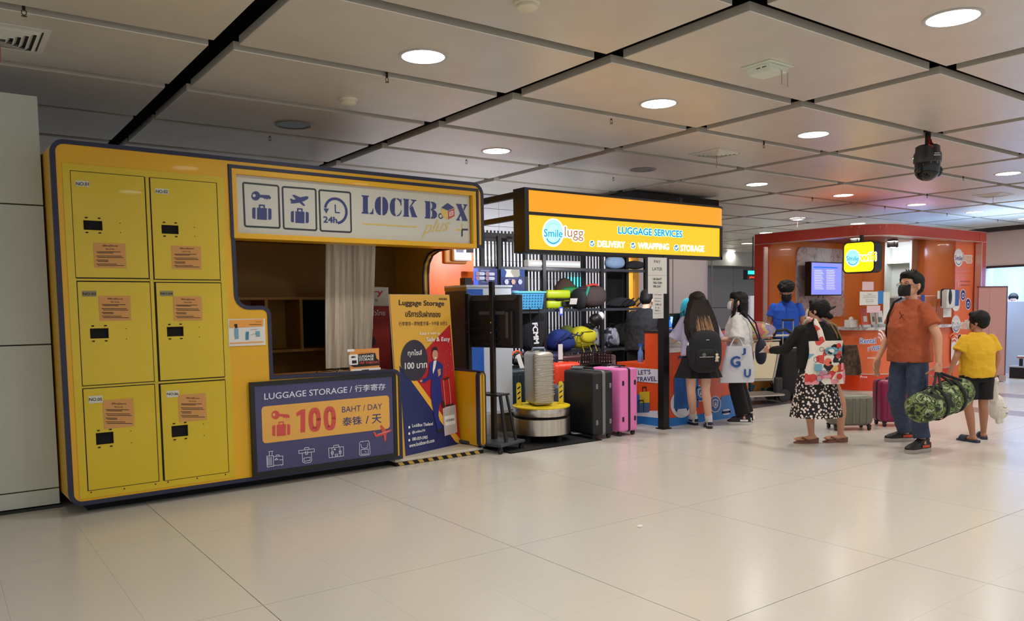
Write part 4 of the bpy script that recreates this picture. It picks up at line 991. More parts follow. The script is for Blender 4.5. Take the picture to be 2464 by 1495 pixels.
# column casing
b = MB(); b.prism([(8.58, 8.62)]+[(10.45-.28+.28*math.cos(math.radians(a)), 8.62+.28+.28*math.sin(math.radians(a))) for a in range(-90, 1, 15)]+[(10.45, 9.8), (8.58, 9.8)], 0, 2.97, MZ)
col = b.build('column', M_('column_lilac', (186, 176, 178), .32, metal=.3)); setp(col, 'square lilac grey metal clad column behind the service desk', 'column')
o = MB().bb((8.5, 8.56, 2.972), (10.47, 9.8, 3.12)).build('top_collar', BLKM, col, world=True)  # black box put in for the shadow gap between column and ceiling
for u_ in (1619, 1713):
    x = at(u_, 700, y=8.62).x; o = MB().bb((x-.006, 8.614, 0), (x+.006, 8.63, 2.96)).build('joint_strip', M_('joint_strip', (120, 110, 112), .5), col, world=True)
o = MB().bb((8.45, 8.5, 0), (8.575, 8.6, 2.5)).build('yellow_panel_edge', M_('edge_yellow', (236, 160, 30), .4)); setp(o, 'narrow yellow upright panel between the rack and the lilac column', 'panel')
# orange partition with notices, posters
op = thing('orange_partition', 'bright orange partition panel between locker kiosk and rack', 'partition', (4.5, 7.9, 0))
xo = at(1141, 700, y=8.0).x
b = MB(); b.bb((4.35, 8.0, 0), (xo, 8.05, 2.3)); b.build('panel', M_('partition_orange', (244, 118, 44), .35), op, world=True)
b = MB(); b.bb((xo-.13, 7.97, .3), (xo-.005, 7.999, 1.75)); b.build('red_strip', M_('strip_red', (170, 50, 24), .5), op, world=True)
pl = Plane((0, 7.95, 0), (1, 0, 0)).c(3.85, 540, 380)
a, b_ = pl.q(2085, 850), pl.q(2255, 960)
t = thing('wall_device', 'white and wood box device mounted high on the orange partition', 'device', (a[0], 7.96, b_[1]))
MB().rbox(((b_[0]-a[0])/2-.03, .02, .12), (b_[0]-a[0]+.06, .04, .3), .03).build('wood_plate', M_('plate_wood', (180, 120, 50), .5), t)
MB().rbox(((b_[0]-a[0])/2+.03, -.03, .12), (b_[0]-a[0], .06, .24), .02).build('white_housing', WHT, t); MB().bb((.06, -.064, .1), (.16, -.061, .24)).build('screen_print', BNV, t); MB().bb((.2, -.064, .1), (.3, -.061, .24)).build('screen_print', INK, t)
pl = Plane((0, 7.85, 0), (1, 0, 0)).c(6.797, 1080, 640)
pos = thing('information_poster', 'dark blue service information panel with four icon buttons behind the white machine', 'poster', (5, 7.9, 1))
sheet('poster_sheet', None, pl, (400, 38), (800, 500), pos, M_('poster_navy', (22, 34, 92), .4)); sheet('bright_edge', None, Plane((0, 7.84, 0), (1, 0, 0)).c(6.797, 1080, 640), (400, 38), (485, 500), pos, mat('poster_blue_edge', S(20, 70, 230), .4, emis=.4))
p = Print(Plane((0, 7.835, 0), (1, 0, 0)).c(6.797, 1080, 640), pos); PW = M_('poster_pale', (170, 180, 200), .5)
for x, y in ((460, 105), (620, 110), (460, 178), (620, 182)): p.rrect('icon_buttons', PW, (x+18, y), (x+130, y+48), .015, 1); p.circ('icon_dots', M_('icon_grey', (120, 90, 110), .5), (x+10, y+24), .03, 2, n=10); p.text('button_lettering', BNV, 'บริการ', (x+45, y+34), (x+120, y+34), (x+45, y+14), 2)
p.text('lettering', PW, 'บริการของเรา', (520, 88), (666, 88), (520, 68), 2); p.text('lettering', PW, 'ทุกวัน 24 ชม', (536, 272), (652, 272), (536, 256), 2); p.done()
pos = thing('information_poster', 'second dark blue poster with a photo strip of people beside the rack', 'poster', (5.5, 7.9, 1))
sheet('poster_sheet', None, Plane((0, 7.97, 0), (1, 0, 0)).c(6.797, 1080, 640), (845, 50), (1245, 445), pos, MATS['poster_navy']); 
sheet('photo_strip', None, Plane((0, 7.965, 0), (1, 0, 0)).c(6.797, 1080, 640), (850, 55), (1235, 188), pos, pattern('photo_blur', [S(60, 70, 80), S(150, 150, 140), S(200, 200, 196), S(40, 70, 130)], 9, 'CELL'))
p = Print(Plane((0, 7.96, 0), (1, 0, 0)).c(6.797, 1080, 640), pos)
for x, m__ in ((945, PW), (1055, M_('icon_peach', (190, 150, 130), .5)), (1165, PW)): p.circ('icon_dots', m__, (x, 262), .035, 2, n=6)
p.text('lettering', PW, 'บริการ', (955, 226), (1056, 226), (955, 212), 2); p.rrect('pale_button', PW, (1030, 406), (1143, 440), .01, 2); p.done()

# wrapping machine: tower and turntable
pf = at(1303, 1050, z=.10); vh = Vector((pf.x, pf.y, 0)).normalized(); tc = pf+vh*.31; tc.z = 0
wm_ = thing('wrapping_machine', 'luggage wrapping machine with steel turntable, yellow disc and white tower', 'wrapping machine', tc)
b = MB(); b.lathe((0, 0, 0), [(.30, .09), (.305, .095), (.305, .26), (.30, .264)], 48); b.build('lower_drum', STEEL, wm_, smooth=True)
b = MB(); b.lathe((0, 0, 0), [(.27, .262), (.27, .29)], 40); b.build('gap_ring', BLKM, wm_)
b = MB(); b.lathe((0, 0, 0), [(.30, .288), (.303, .292), (.303, .366), (.30, .37)], 48); b.build('upper_drum', STEEL, wm_, smooth=True)
YD = M_('turntable_yellow', (228, 200, 20), .4)
b = MB(); b.lathe((0, 0, 0), [(.30, .37), (.308, .373), (.308, .385), (.30, .388)], 48); b.build('turntable_disc', YD, wm_, smooth=True)
b = MB(); [b.cone((.24*math.cos(a), .24*math.sin(a), .012), (.24*math.cos(a), .24*math.sin(a), .09), .03, n=10) for a in (.3, 1.9, 3.4, 4.9)]; b.build('feet', BLKM, wm_)
b = MB(); b.box((-.1, .05, .006), (1.2, .9, .012)); b.build('rubber_mat', BLKM, wm_)
for sx_, yy in ((-.235, -.02), (.215, .06)):
    w0 = RT.copy(); w0.z = 0; w0.normalize(); f0 = Vector((-w0.y, w0.x, 0)); c = w0*sx_+f0*yy
    b = MB(); b.cone((c.x, c.y, .385), (c.x, c.y, .40), .035, n=14); b.build('post_base', YD, wm_)
    Mm = Matrix((w0, f0, Vector((0, 0, 1)))).transposed().to_4x4(); Mm.translation = (c.x, c.y, .39)
    outl = rr2(-.026, 0, .026, .24, .026); holes = []
    o = plate2d('guide_post', outl, [[(-.016, .05+.055*k), (.016, .075+.055*k), (.016, .095+.055*k), (-.016, .07+.055*k)] for k in range(3)], -.006, .006, YD, wm_); o.data.transform(Mm)
# tower
ty = 7.05; pa_, pb_ = at(1122, 686, y=ty), at(1234, 979, y=ty)
tx0, tx1, tz1, tz0 = pa_.x, pb_.x, pa_.z, .30
CWH = M_('machine_white', (206, 214, 226), .35); CTEAL = M_('machine_teal_side', (40, 62, 74), .4)
b = MB(); b.bb((tx0, ty, tz0), (tx1, ty+.42, tz1-.02)); tw = b.build('tower', CWH, wm_, world=True)
b = MB(); b.bb((tx0-.006, ty+.0, tz0), (tx0-.001, ty+.42, tz1-.06)); b.build('side_cover', CTEAL, wm_, world=True)
b = MB(); b.bb((tx0-.008, ty-.01, tz1-.055), (tx0-.001, ty+.43, tz1)); b.build('side_cap', M_('cap_brass', (170, 140, 70), .4), wm_, world=True)
b = MB(); b.bb((tx0-.01, ty-.012, tz1-.02), (tx1+.01, ty+.43, tz1)); b.build('top_cap', CWH, wm_, world=True)
BP = M_('machine_blue', (36, 98, 200), .35)
ux = at(1161, 700, y=ty).x; zt_ = at(1140, 696, y=ty).z
b = MB(); b.bb((tx0+.004, ty-.008, tz0+.02), (ux, ty-.001, zt_)); b.build('blue_panel', BP, wm_, world=True)
b = MB(); b.bb((tc.x-.62, ty-.2, .02), (tc.x-.1, ty+.35, .30)); b.build('steel_base', STEEL, wm_, world=True)
b = MB(); b.bb((tx0+.05, ty+.1, tz1), (tx0+.14, ty+.2, tz1+.08)); b.build('top_sensor', BLK, wm_, world=True)
# monitor stand on castors
dl = Vector((.287, -.958, 0)); ms = thing('monitor_stand', 'black wheeled monitor stand seen from behind between kiosk and turntable', 'monitor stand', (4.635, 6.60, 0), math.atan2(dl.y, dl.x))
# local x runs to the right end of the screen, local y points away from the viewer
b = MB(); b.rbox((0, -.01, 1.285), (.64, .05, .535), .012); b.build('screen_body', DK, ms)
b = MB(); b.prism([(-.31, 1.545), (.31, 1.545), (.255, 1.495), (-.30, 1.495)], -.047, -.035); b.build('top_bevel', M_('monitor_bevel', (64, 60, 58), .5), ms)
b = MB(); b.rbox((.04, -.055, 1.22), (.42, .05, .34), .01); b.build('electronics_hump', BLK, ms)
b = MB(); b.rbox((.0, -.082, 1.37), (.33, .012, .035), .004); b.rbox((.19, -.082, 1.25), (.03, .012, .26), .004); b.build('vent_ridge', M_('ridge_grey', (70, 66, 64), .5), ms)
for x_, h_ in ((-.285, 1.55), (.03, 1.665)):
    b = MB(); b.rbox((x_, -.11, h_/2+.04), (.05, .045, h_-.04), .006); b.build('upright', BLK, ms)
b = MB(); b.bb((-.29, -.095, 1.29), (.09, -.08, 1.30)); b.bb((-.29, -.1, 1.20), (.09, -.08, 1.22)); b.bb((-.3, -.1, 1.1), (.1, -.085, 1.12)); b.build('mount_bracket', M_('bracket_dark', (40, 38, 38), .4, metal=.5), ms)
b = MB(); [b.cone((x, -.136, z), (x, -.13, z), .008, n=8) for x in (-.285, .03) for z in (1.275, 1.175)]; b.build('bolts', CHR, ms)
b = MB(); b.rbox((-.0, -.16, .085), (.62, .40, .03), .006); b.build('base_plate', M_('stand_grey', (58, 62, 68), .45), ms)
b = MB(); b.rbox((.06, -.16, .56), (.28, .2, .018), .004); b.build('lower_shelf', BLK, ms)
b = MB(); b.cone((.17, -.18, .56), (.25, -.2, .1), .018, n=8); b.cone((.17, -.08, .56), (.25, -.04, .1), .014, n=8); b.build('slanted_legs', BLK, ms)
for x_, y_ in ((-.28, -.33), (.28, -.33), (-.28, .01), (.28, .01)):
    b = MB(); b.cone((x_-.012, y_, .031), (x_+.012, y_, .031), .03, n=14); b.box((x_, y_, .06), (.03, .03, .03)); b.build('castor', BLK, ms)

# ------------------------------------------------------------------ suitcases
def suitcase(label, loc, rz, w_, d_, h_, mt, ribs=6, zip_=None, handle=True, tele=0, guards=None, ledge=.05, group=None, name='suitcase', wheels=True, rib_mt=None, r=.05, tm=None, tw=.012):
    t = thing(name, label, 'suitcase', loc, rz, group)
    hb = ledge if wheels else 0
    s = MB(); s.rbox((0, 0, hb+(h_-hb)/2), (w_, d_, h_-hb), min(r, d_*.3), 4); s.build('shell', mt, t, smooth=True)
    if ribs:
        s = MB()
        for k in range(ribs):
            x = -w_/2+w_*(k+1)/(ribs+1)
            for sy in (-1, 1): s.rbox((x, sy*d_/2, hb+(h_-hb)/2), (w_*.35/ribs, .012, (h_-hb)*.80), .003, 1)
        s.build('ribs', rib_mt or mt, t, smooth=True)
    if zip_:
        s = MB(); ring = rr2(-w_/2-.002, hb-.002, w_/2+.002, h_+.002, min(r, d_*.3), 5)
        s.strip(ring, .006, -tw, tw, loop=True); s.build('zip_band', zip_, t)
    if guards:
        for sx_ in (-1, 1):
            for zz in (hb+.14, h_-.16):
                for yy in (-d_*.33, d_*.33):
                    s = MB(); s.rbox((sx_*w_/2, yy, zz), (.014, .03, .055), .006, 1); s.build('side_foot', guards, t)
    if wheels:
        for sx_ in (-1, 1):
            for sy in (-1, 1):
                x, y = sx_*(w_/2-.05), sy*(d_/2-.035)
                s = MB(); s.cone((x-.012, y, .026), (x+.012, y, .026), .025, n=14); s.rbox((x, y, .052), (.045, .04, .022), .006, 1); s.build('wheel', BLK, t)
    if handle:
        s = MB(); s.tube([(-.09, 0, h_-.004), (-.085, 0, h_+.016), (-.06, 0, h_+.022), (.06, 0, h_+.022), (.085, 0, h_+.016), (.09, 0, h_-.004)], .011, 8); s.build('carry_handle', DK, t, smooth=True)
    if tele:
        s = MB(); yy = d_*.25
        for x in (-.085, .085): s.cone((x, yy, h_-.01), (x, yy, h_+tele), .009, n=8)
        s.build('telescopic_tubes', tm or CHR, t); s = MB(); s.rbox((0, yy, h_+tele), (.2, .03, .035), .012); s.build('grip', BLK, t, smooth=True)
    return t
BS = M_('case_black', (15, 16, 19), .45, bump=(60, .3), stretch=(1, 1, 6)); ZG = M_('zip_grey', (120, 120, 118), .5); PK = M_('case_pink', (228, 120, 186), .38); 
bc = suitcase('large black hard-shell suitcase with grey zip, right of the steel turntable', (5.735, 6.46, 0), PI/2, .50, .29, .735, BS, 0, ZG, True, guards=GREY, r=.035, tw=.02)
# collapsed bungee and tag on top of the black case
b = MB(); b.tube([(.1, -.05, .75), (.2, -.08, .745), (.24, .0, .75), (.2, .06, .745), (.1, .04, .75), (.06, -.02, .75)], .014, 8, loop=True); b.build('grey_grip', M_('grip_grey', (110, 112, 118), .5), bc, smooth=True)
pk = suitcase('large pink hard-shell suitcase with black zip standing beside the black one', (6.11, 6.44, 0), PI/2, .46, .27, .745, PK, 0, BLK, True, guards=BLK, r=.03, tw=.014)
MB().box((.02, .02, .7475), (.09, .12, .004)).build('paper_label', PAPER, pk)
# cling-film wrapped case on the turntable
wc = thing('wrapped_suitcase', 'upright suitcase wound in silvery cling film standing on the turntable', 'suitcase', (tc.x-.02, tc.y+.01, .388), -.32)
FILM = M_('cling_film', (168, 160, 146), .22, metal=.35, coat=.6, bump=(22, .9), stretch=(1, 1, 5))
b = MB(); b.rbox((0, 0, .29), (.23, .36, .56), .05, 4); b.build('wrapped_body', FILM, wc, smooth=True)
b = MB(); 
for k in range(13):
    z = .03+.52*k/13+random.uniform(0, .03); a = random.uniform(-.02, .02); b.tube([(-.11, -.184, z), (0, -.188, z+a), (.11, -.184, z+a*1.5)], .0022, 4)
b.build('film_creases', M_('film_crease', (200, 194, 184), .2, metal=.2), wc)
b = MB(); b.tube([(-.07, 0, .57), (-.06, 0, .6), (.06, 0, .6), (.07, 0, .57)], .015, 8); b.build('top_handle', M_('handle_blue_grey', (120, 135, 160), .5), wc, smooth=True)
b = MB(); [b.cone((x, .08, .57), (x, .11, 1.03), .006, n=6) for x in (-.05, .05)]; b.build('telescopic_tubes', DK, wc)
# further cases behind the turntable
def gp(u, v, y): p_ = at(u, v, y=y); return p_
suitcase('dark teal suitcase half hidden left of the wrapped case', (5.42, 7.42, 0), .1, .44, .26, .72, M_('case_teal', (20, 40, 46), .4), 3, BLK)
suitcase('red hard suitcase behind the black suitcase, only its top in view', (6.28, 7.55, 0), .0, .42, .28, .74, M_('case_red', (226, 66, 34), .4), 0, None, r=.06)
suitcase('grey purple suitcase standing low between turntable and black suitcase', (6.08, 7.28, 0), 0, .40, .22, .50, M_('case_greypurple', (84, 80, 96), .5), 0, None)
suitcase('navy blue fabric suitcase behind the wrapped case', (6.27, 7.83, 0), 0, .36, .20, .84, M_('case_navy', (24, 30, 78), .6), 0, None)
RG = M_('case_rosewood', (96, 66, 70), .3, metal=.5); RGL = M_('case_rose_rib', (150, 112, 112), .25, metal=.6)
suitcase('brown ribbed suitcase standing left under the yellow backpack', (6.66, 7.84, 0), 0, .46, .24, .80, RG, 12, None, rib_mt=RGL, r=.03)
suitcase('paler pink-brown ribbed suitcase right of the brown one', (7.12, 7.8, 0), 0, .42, .24, .78, M_('case_palebrown', (140, 108, 108), .3, metal=.5), 12, None, rib_mt=RGL, r=.03)
# black perforated crate
cr = thing('plastic_crate', 'black perforated crate tipped on the pink suitcase', 'crate', (6.35, 7.0, .74), .2)
b = MB()
for k in range(7):
    b.box((-.15+.05*k, -.1, .07), (.012, .01, .12)); b.box((-.15+.05*k, .1, .07), (.012, .01, .12))
for z in (.01, .05, .09, .135): b.box((0, -.1, z), (.34, .012, .012)); b.box((0, .1, z), (.34, .012, .012)); b.box((-.165, 0, z), (.012, .2, .012)); b.box((.165, 0, z), (.012, .2, .012))
b.build('lattice', BLK, cr); MB().box((0, 0, .004), (.34, .2, .008)).build('crate_floor', BLK, cr)
o = MB().box((0, 0, .36), (.5, .4, .72)).build('case_stack', BLKM); o.location = (6.38, 7.0, 0); setp(o, 'plain black trunk behind the pink suitcase carrying the crate', 'trunk')

# ------------------------------------------------------------------ soft bags
def blob(c, r, sq=2.6, n=20, m=12, lump=.06, seed=0, taper=0, flat=.0):
    """superellipsoid shell with lumps; returns MB ready to build"""
    rnd = random.Random(seed); ph = [rnd.uniform(0, 6) for _ in range(6)]
    mb = MB(); rs = []
    def sg_(v, e): return math.copysign(abs(v)**e, v)
    e = 2/sq
    for i in range(m+1):
        t = -PI/2+PI*i/m; t = max(-PI/2+.05, min(PI/2-.05, t)); row = []
        for k in range(n):
            a = 2*PI*k/n
            l = 1+lump*(math.sin(2*a+ph[0]+t)+.6*math.sin(3*a+ph[1]-2*t)+.5*math.sin(4*t+ph[2])+.3*math.sin(6*a+3*t+ph[3]))
            tp = 1-taper*(math.sin(t)*.5+.5)
            x = r[0]*sg_(math.cos(t), e)*sg_(math.cos(a), e)*l*tp; y = r[1]*sg_(math.cos(t), e)*sg_(math.sin(a), e)*l*tp; z = r[2]*sg_(math.sin(t), e)
            row.append((c[0]+x, c[1]+y, c[2]+z))
        rs.append(row)
    mb.loft(rs, True); return mb
def sub(o, lv=1):
    m_ = o.modifiers.new('sub', 'SUBSURF'); m_.levels = lv; m_.render_levels = lv; return o
def fab(n, c, r=.85): return M_(n, c, r, bump=(45, .35))
z1 = .848
# backpack with white letters on lowest shelf left
pp = at(1278, 845, y=8.05)
bk = thing('backpack', 'black backpack with white letters FCMM on the left of the rack', 'backpack', (at(1279, 800, y=8.12).x, 8.12, .848), -.25)
sub(blob((0, 0, .33), (.19, .13, .33), 3, lump=.03, seed=2).build('body', fab('fabric_black', (30, 31, 38)), bk, smooth=True))
sub(blob((0, -.08, .18), (.11, .05, .15), 3, lump=.03, seed=3).build('front_pocket', MATS['fabric_black'], bk, smooth=True))
b = MB(); b.tube([(-.05, .02, .58), (-.04, .02, .63), (.04, .02, .63), (.05, .02, .58)], .009); b.build('top_loop', BLK, bk)
plb = Plane((bk.location.x, bk.location.y-.19, 0), (math.cos(-.12), math.sin(-.12), 0)).c(4.397, 1200, 740)
p = Print(plb, bk)
Mrot = [(343, 160), (412, 165), (430, 385), (365, 382)]
# letters run down the bag: quad corners are reading-direction rotated
p.text('lettering', WHT, 'FCMM', (352, 165), (372, 388), (410, 160), 1, bold=.05); p.done()
def bag_on(label, u0, u1, v0, v1, y, z, mt, dy=.15, sq=2.8, lump=.05, seed=0, name='duffel_bag', cat='bag', group=None, extra=None, taper=.1):
    a, c = at(u0, v1, y=y), at(u1, v0, y=y); w_ = (c.x-a.x)/2; h_ = (c.z-z)/2
    t = thing(name, label, cat, ((a.x+c.x)/2, y, z), 0, group)
    sub(blob((0, 0, h_+.004), (w_, dy, h_), sq, lump=lump, seed=seed, taper=taper).build('body', mt, t, smooth=True))
    return t, w_, h_
FY = fab('fabric_yellow', (214, 204, 40)); FB = fab('fabric_blue', (24, 48, 120)); FK = MATS['fabric_black']
t, w_, h_ = bag_on('bright yellow hiking backpack on the lowest rack shelf', 1374, 1420, 785, 838, 8.12, z1, FY, .16, 2.4, seed=5, name='backpack', cat='backpack')
sub(blob((.02, -.13, h_*1.15), (w_*.8, .06, h_*.6), 2.4, lump=.04, seed=8).build('front_pocket', FY, t, smooth=True))
b = MB(); b.tube([(-w_*.7, -.15, h_*1.5), (0, -.2, h_*1.62), (w_*.7, -.15, h_*1.5)], .006); b.tube([(-w_*.8, -.17, h_*.5), (0, -.2, h_*.45), (w_*.8, -.17, h_*.5)], .008); b.build('seams', M_('seam_olive', (120, 120, 20), .8), t)
b = MB(); [b.tube([(x, -.12, .1), (x+.01, -.17, -.02), (x-.01, -.17, -.22)], .007) for x in (-.1, .03, .13)]; b.build('hanging_straps', M_('strap_yellow', (190, 170, 50), .8), t)
t, w_, h_ = bag_on('royal blue duffel rucksack slumped left of the yellow backpack', 1314, 1379, 792, 849, 8.10, z1-.03, FB, .17, 2.3, lump=.09, seed=6, name='duffel_bag')
b = MB(); [b.tube([(-w_+.1*k, -.16, .1+.05*k), (-w_+.12+.1*k, -.2, .22), (-w_+.25+.1*k, -.12, h_*1.7)], .008) for k in range(4)]; b.build('compression_straps', M_('strap_blue', (14, 28, 80), .8), t)
bag_on('olive green rolled bag behind the yellow backpack', 1352, 1378, 783, 800, 8.28, z1+.0, fab('fabric_olive', (96, 108, 40)), .1, seed=7)
GP = pattern('fabric_grey_pattern', [S(150, 152, 170), S(60, 60, 72), S(176, 178, 190)], 22, 'CELL')
for k, (u0, u1, l_) in enumerate(((1419, 1446, 'grey patterned tote bag right of the yellow backpack, left of the rack post'), (1454, 1486, 'grey patterned tote bag right of the rack post on the lowest shelf'))):
    t, w_, h_ = bag_on(l_, u0, u1, 788, 831, 8.15, z1, GP, .11, 3.2, lump=.03, seed=9+k, name='tote_bag', group='grey patterned totes', taper=.3)
    b = MB(); b.tube([(-w_*.4, -.02, h_*1.9), (-w_*.3, -.03, h_*2.4), (w_*.3, -.03, h_*2.4), (w_*.4, -.02, h_*1.9)], .008); b.build('strap', BLK, t)
bag_on('dark green grey holdall at the right end of the lowest shelf', 1482, 1524, 778, 831, 8.15, z1, fab('fabric_darkgreen', (44, 50, 46)), .15, 2.8, seed=12)
bag_on('black drawstring bag between yellow backpack and grey totes', 1404, 1430, 778, 800, 8.3, z1+.0, FK, .1, seed=13, lump=.1)
# middle shelf
z2 = 1.398
bs = thing('plastic_basket', 'light blue perforated plastic basket on the middle rack shelf', 'basket', (at(1262, 720, y=7.9).x, 7.93, z2+.0), 0)
BB = M_('basket_blue', (76, 166, 214), .4); wb_ = (at(1300, 720, y=7.93).x-at(1228, 720, y=7.93).x)/2
b = MB(); zt = .21
b.loft([[(x*s, y*s, z) for x, y in rr2(-wb_, -.16, wb_, .16, .03)] for s, z in ((.88, 0), (1, zt), (.985, zt), (.87, .008))], True); b.build('basket_body', BB, bs)
b = MB(); b.strip(rr2(-wb_-.01, -.17, wb_+.01, .17, .035), .016, zt-.01, zt+.012, MZ, loop=True); b.build('rim', M_('rim_blue', (96, 190, 232), .35), bs)
b = MB(); [b.box((-wb_*.85+wb_*1.7*i/9, -.158+.0*j-.004*j, .03+.035*j), (.014, .006, .012)) for i in range(10) for j in range(5)]; b.build('perforations', M_('hole_blue', (20, 60, 110), .6), bs)
MB().bb((-.32, -.1, -.05), (.3, .1, -.0)).build('support_board', SHB, bs)
LIM = M_('case_lime', (186, 206, 30), .35)
def flatcase(label, u0, u1, v0, y, z, mt, group=None):
    a, c = at(u0, 738, y=y), at(u1, v0, y=y); w_ = (c.x-a.x); h_ = c.z-z
    t = thing('suitcase', label, 'suitcase', ((a.x+c.x)/2, y+.1, z), 0, group)
    for k in (0, 1): b = MB(); b.rbox((0, 0, h_*(.23+.52*k)), (w_, .3, h_*.45), .035, 3); b.build('shell_half', mt, t, smooth=True)
    b = MB(); b.box((0, 0, h_*.485), (w_-.01, .296, h_*.09)); b.build('zip_band', BLK, t)
    b = MB(); b.tube([(-.07, -.15, h_*.48), (-.06, -.18, h_*.48), (.06, -.18, h_*.48), (.07, -.15, h_*.48)], .01); b.build('side_handle', BLK, t)
    return t
flatcase('lime green hard suitcase lying behind the blue basket, left of the rack post', 1266, 1306, 699, 8.1, z2, LIM, 'lime green suitcases on the rack')
t = flatcase('lime green hard suitcase lying on the middle shelf with a white tag', 1312, 1369, 697, 8.06, z2, LIM, 'lime green suitcases on the rack')
MB().box((.16, -.2, .16), (.12, .004, .08), R(.3, 'X')).build('white_tag', PAPER, t); MB().rbox((.12, -.17, .06), (.2, .03, .08), .02).build('black_pouch', BLK, t)
MB().box((-.02, -.2, -.03), (.06, .006, .11)).build('blue_luggage_tag', M_('tag_blue', (60, 90, 220), .5), t); MB().box((-.02, -.204, -.03), (.04, .004, .07)).build('tag_paper', PAPER, t)
t, w_, h_ = bag_on('big grey brown trekking pack with red and teal straps on the middle shelf', 1385, 1455, 686, 742, 8.08, z2, fab('fabric_taupe', (70, 58, 56)), .17, 2.3, lump=.05, seed=21, name='backpack', cat='backpack')
b = MB(); b.tube([(-w_*.8, -.1, .05), (-w_*.9, -.17, .15), (-w_*.6, -.15, h_*1.8)], .016); b.build('teal_strap', M_('strap_teal', (20, 150, 130), .7), t)
b = MB(); b.tube([(-w_*.6, -.1, h_*1.85), (-w_*.3, -.14, h_*2.0), (w_*.1, -.12, h_*1.95)], .016); b.build('red_strap', M_('strap_red', (200, 60, 44), .7), t)
sub(blob((-w_*.95, -.05, h_*.8), (.08, .14, h_*.9), 2.4, lump=.07, seed=22).build('side_pocket', M_('pocket_charcoal', (36, 38, 44), .8), t, smooth=True))
t, w_, h_ = bag_on('brown and black rolled rucksack with a green cover on the middle shelf', 1332, 1385, 670, 728, 8.24, z2+.0, fab('fabric_brown', (72, 56, 44)), .12, 2.2, lump=.09, seed=24, name='backpack', cat='backpack')
sub(blob((.02, -.06, h_*1.15), (w_*.75, .1, h_*.32), 2.2, lump=.08, seed=25).build('green_cover', M_('cover_green', (24, 120, 60), .6), t, smooth=True))
t, w_, h_ = bag_on('flat black folded bag at the right of the middle shelf', 1455, 1532, 716, 742, 8.12, z2, FK, .16, 2.2, lump=.14, seed=27, taper=.5)
b = MB(); [b.tube([(-w_+.1+.12*k, -.16, .02), (-w_+.2+.12*k, -.17, .09), (-w_+.36+.1*k, -.1, .13)], .012) for k in range(4)]; b.build('straps', BLK, t)
# headphones-like neck pillow hanging under middle shelf
t = thing('sun_hat', 'black and white cap hanging under the middle shelf', 'cap', (at(1433, 755, y=8.0).x, 7.96, 1.22))
b = MB(); b.tube([(0, 0, .14), (-.02, -.01, .08)], .006); b.build('cord', BLK, t); sub(blob((-.03, 0, .02), (.1, .07, .09), 2, lump=.05, seed=30).build('crown', BLK, t, smooth=True)); sub(blob((.05, -.01, .07), (.05, .05, .06), 2, lump=.05, seed=31).build('white_lining', WHT, t, smooth=True))
# top shelf
z3 = 1.933
t = thing('light_fitting_box', 'long pale fluorescent fitting lying on the top rack shelf', 'lamp fitting', (0, 8.1, z3)); a, c = at(1268, 630, y=8.05), at(1394, 630, y=8.05)
MB().rbox(((a.x+c.x)/2, -.03, .045), (c.x-a.x, .1, .09), .01).build('tray', LGREY, t); MB().bb((a.x+.02, -.085, .03), (c.x-.02, -.081, .06)).build('tube', mat('pale_tube', S(190, 205, 230), .4, emis=.3), t)
bag_on('long pale blue padded tube bag lying on the top shelf', 1455, 1502, 617, 637, 8.1, z3, fab('fabric_paleblue', (130, 156, 190)), .09, 2.2, lump=.04, seed=33)
bag_on('small dark bundle of straps at the right end of the top shelf', 1508, 1545, 629, 640, 8.1, z3, FK, .1, 2.2, lump=.15, seed=34)
# little orange/white items left of the turntable
t = thing('headphones', 'orange and black headphones among bags left of the wrapped case', 'headphones', (at(1243, 850, y=7.5).x, 7.5, .72)); b = MB(); b.tube([(.07*math.cos(a), 0, .12+.07*math.sin(a)) for a in [PI*k/10 for k in range(11)]], .012); b.build('orange_band', M_('band_orange', (220, 90, 30), .5), t, smooth=True)
for s_ in (-1, 1): MB().sph((.07*s_, 0, .1), (.03, .04, .045)).build('ear_pad', BLK, t, smooth=True)
bag_on('dark mixed bag pile behind the wrapped suitcase', 1236, 1330, 855, 905, 7.7, .70, FK, .15, 2.4, lump=.1, seed=40)
o = MB().box((0, 0, .35), (.62, .26, .7)).build('storage_trunk', BLKM); o.location = (at(1278, 850, y=7.72).x, 7.74, 0); setp(o, 'low black trunk behind the turntable with bags on it', 'trunk')
t = thing('paper_tag', 'long white airline tag hanging over the dark bags left of the wrapped case', 'tag', (at(1256, 850, y=7.35).x, 7.35, .72)); MB().box((0, 0, .05), (.06, .003, .24), R(-.35, 'Y')).build('tag_strip', PAPER, t)
t = thing('paper_tag', 'white looped airline tag on the navy suitcase', 'tag', (at(1349, 880, y=7.6).x, 7.6, .6)); MB().box((0, 0, .2), (.07, .003, .32)).build('tag_strip', PAPER, t)

# ------------------------------------------------------------------ orange service desk
DX0, DX1, DY = 6.86, 8.395, 6.385
desk = thing('service_desk', 'orange service desk with a printed blue suitcase and blue base band', 'desk', (DX0, DY, 0))
ORD = M_('desk_orange', (222, 82, 38), .3, coat=.2); DB = M_('desk_blue', (44, 118, 196), .35)
b = MB(); b.bb((DX0, DY, .012), (DX1, DY+.32, 1.10)); b.build('counter_body', ORD, desk, world=True)
b = MB(); b.bb((DX0-.01, DY-.004, 1.10), (DX1+.01, DY+.33, 1.125)); b.build('counter_edge', M_('desk_top_dark', (40, 36, 38), .4), desk, world=True)
b = MB(); b.bb((DX0, DY+.32, .012), (DX0+.5, DY+.80, .73)); b.build('low_wing', ORD, desk, world=True)
b = MB(); b.bb((DX0-.004, DY-.004, 0), (DX1+.002, DY+.3, .10)); b.bb((DX0-.004, DY+.3, 0), (DX0+.4, DY+.80, .10)); b.build('blue_base_band', DB, desk, world=True)
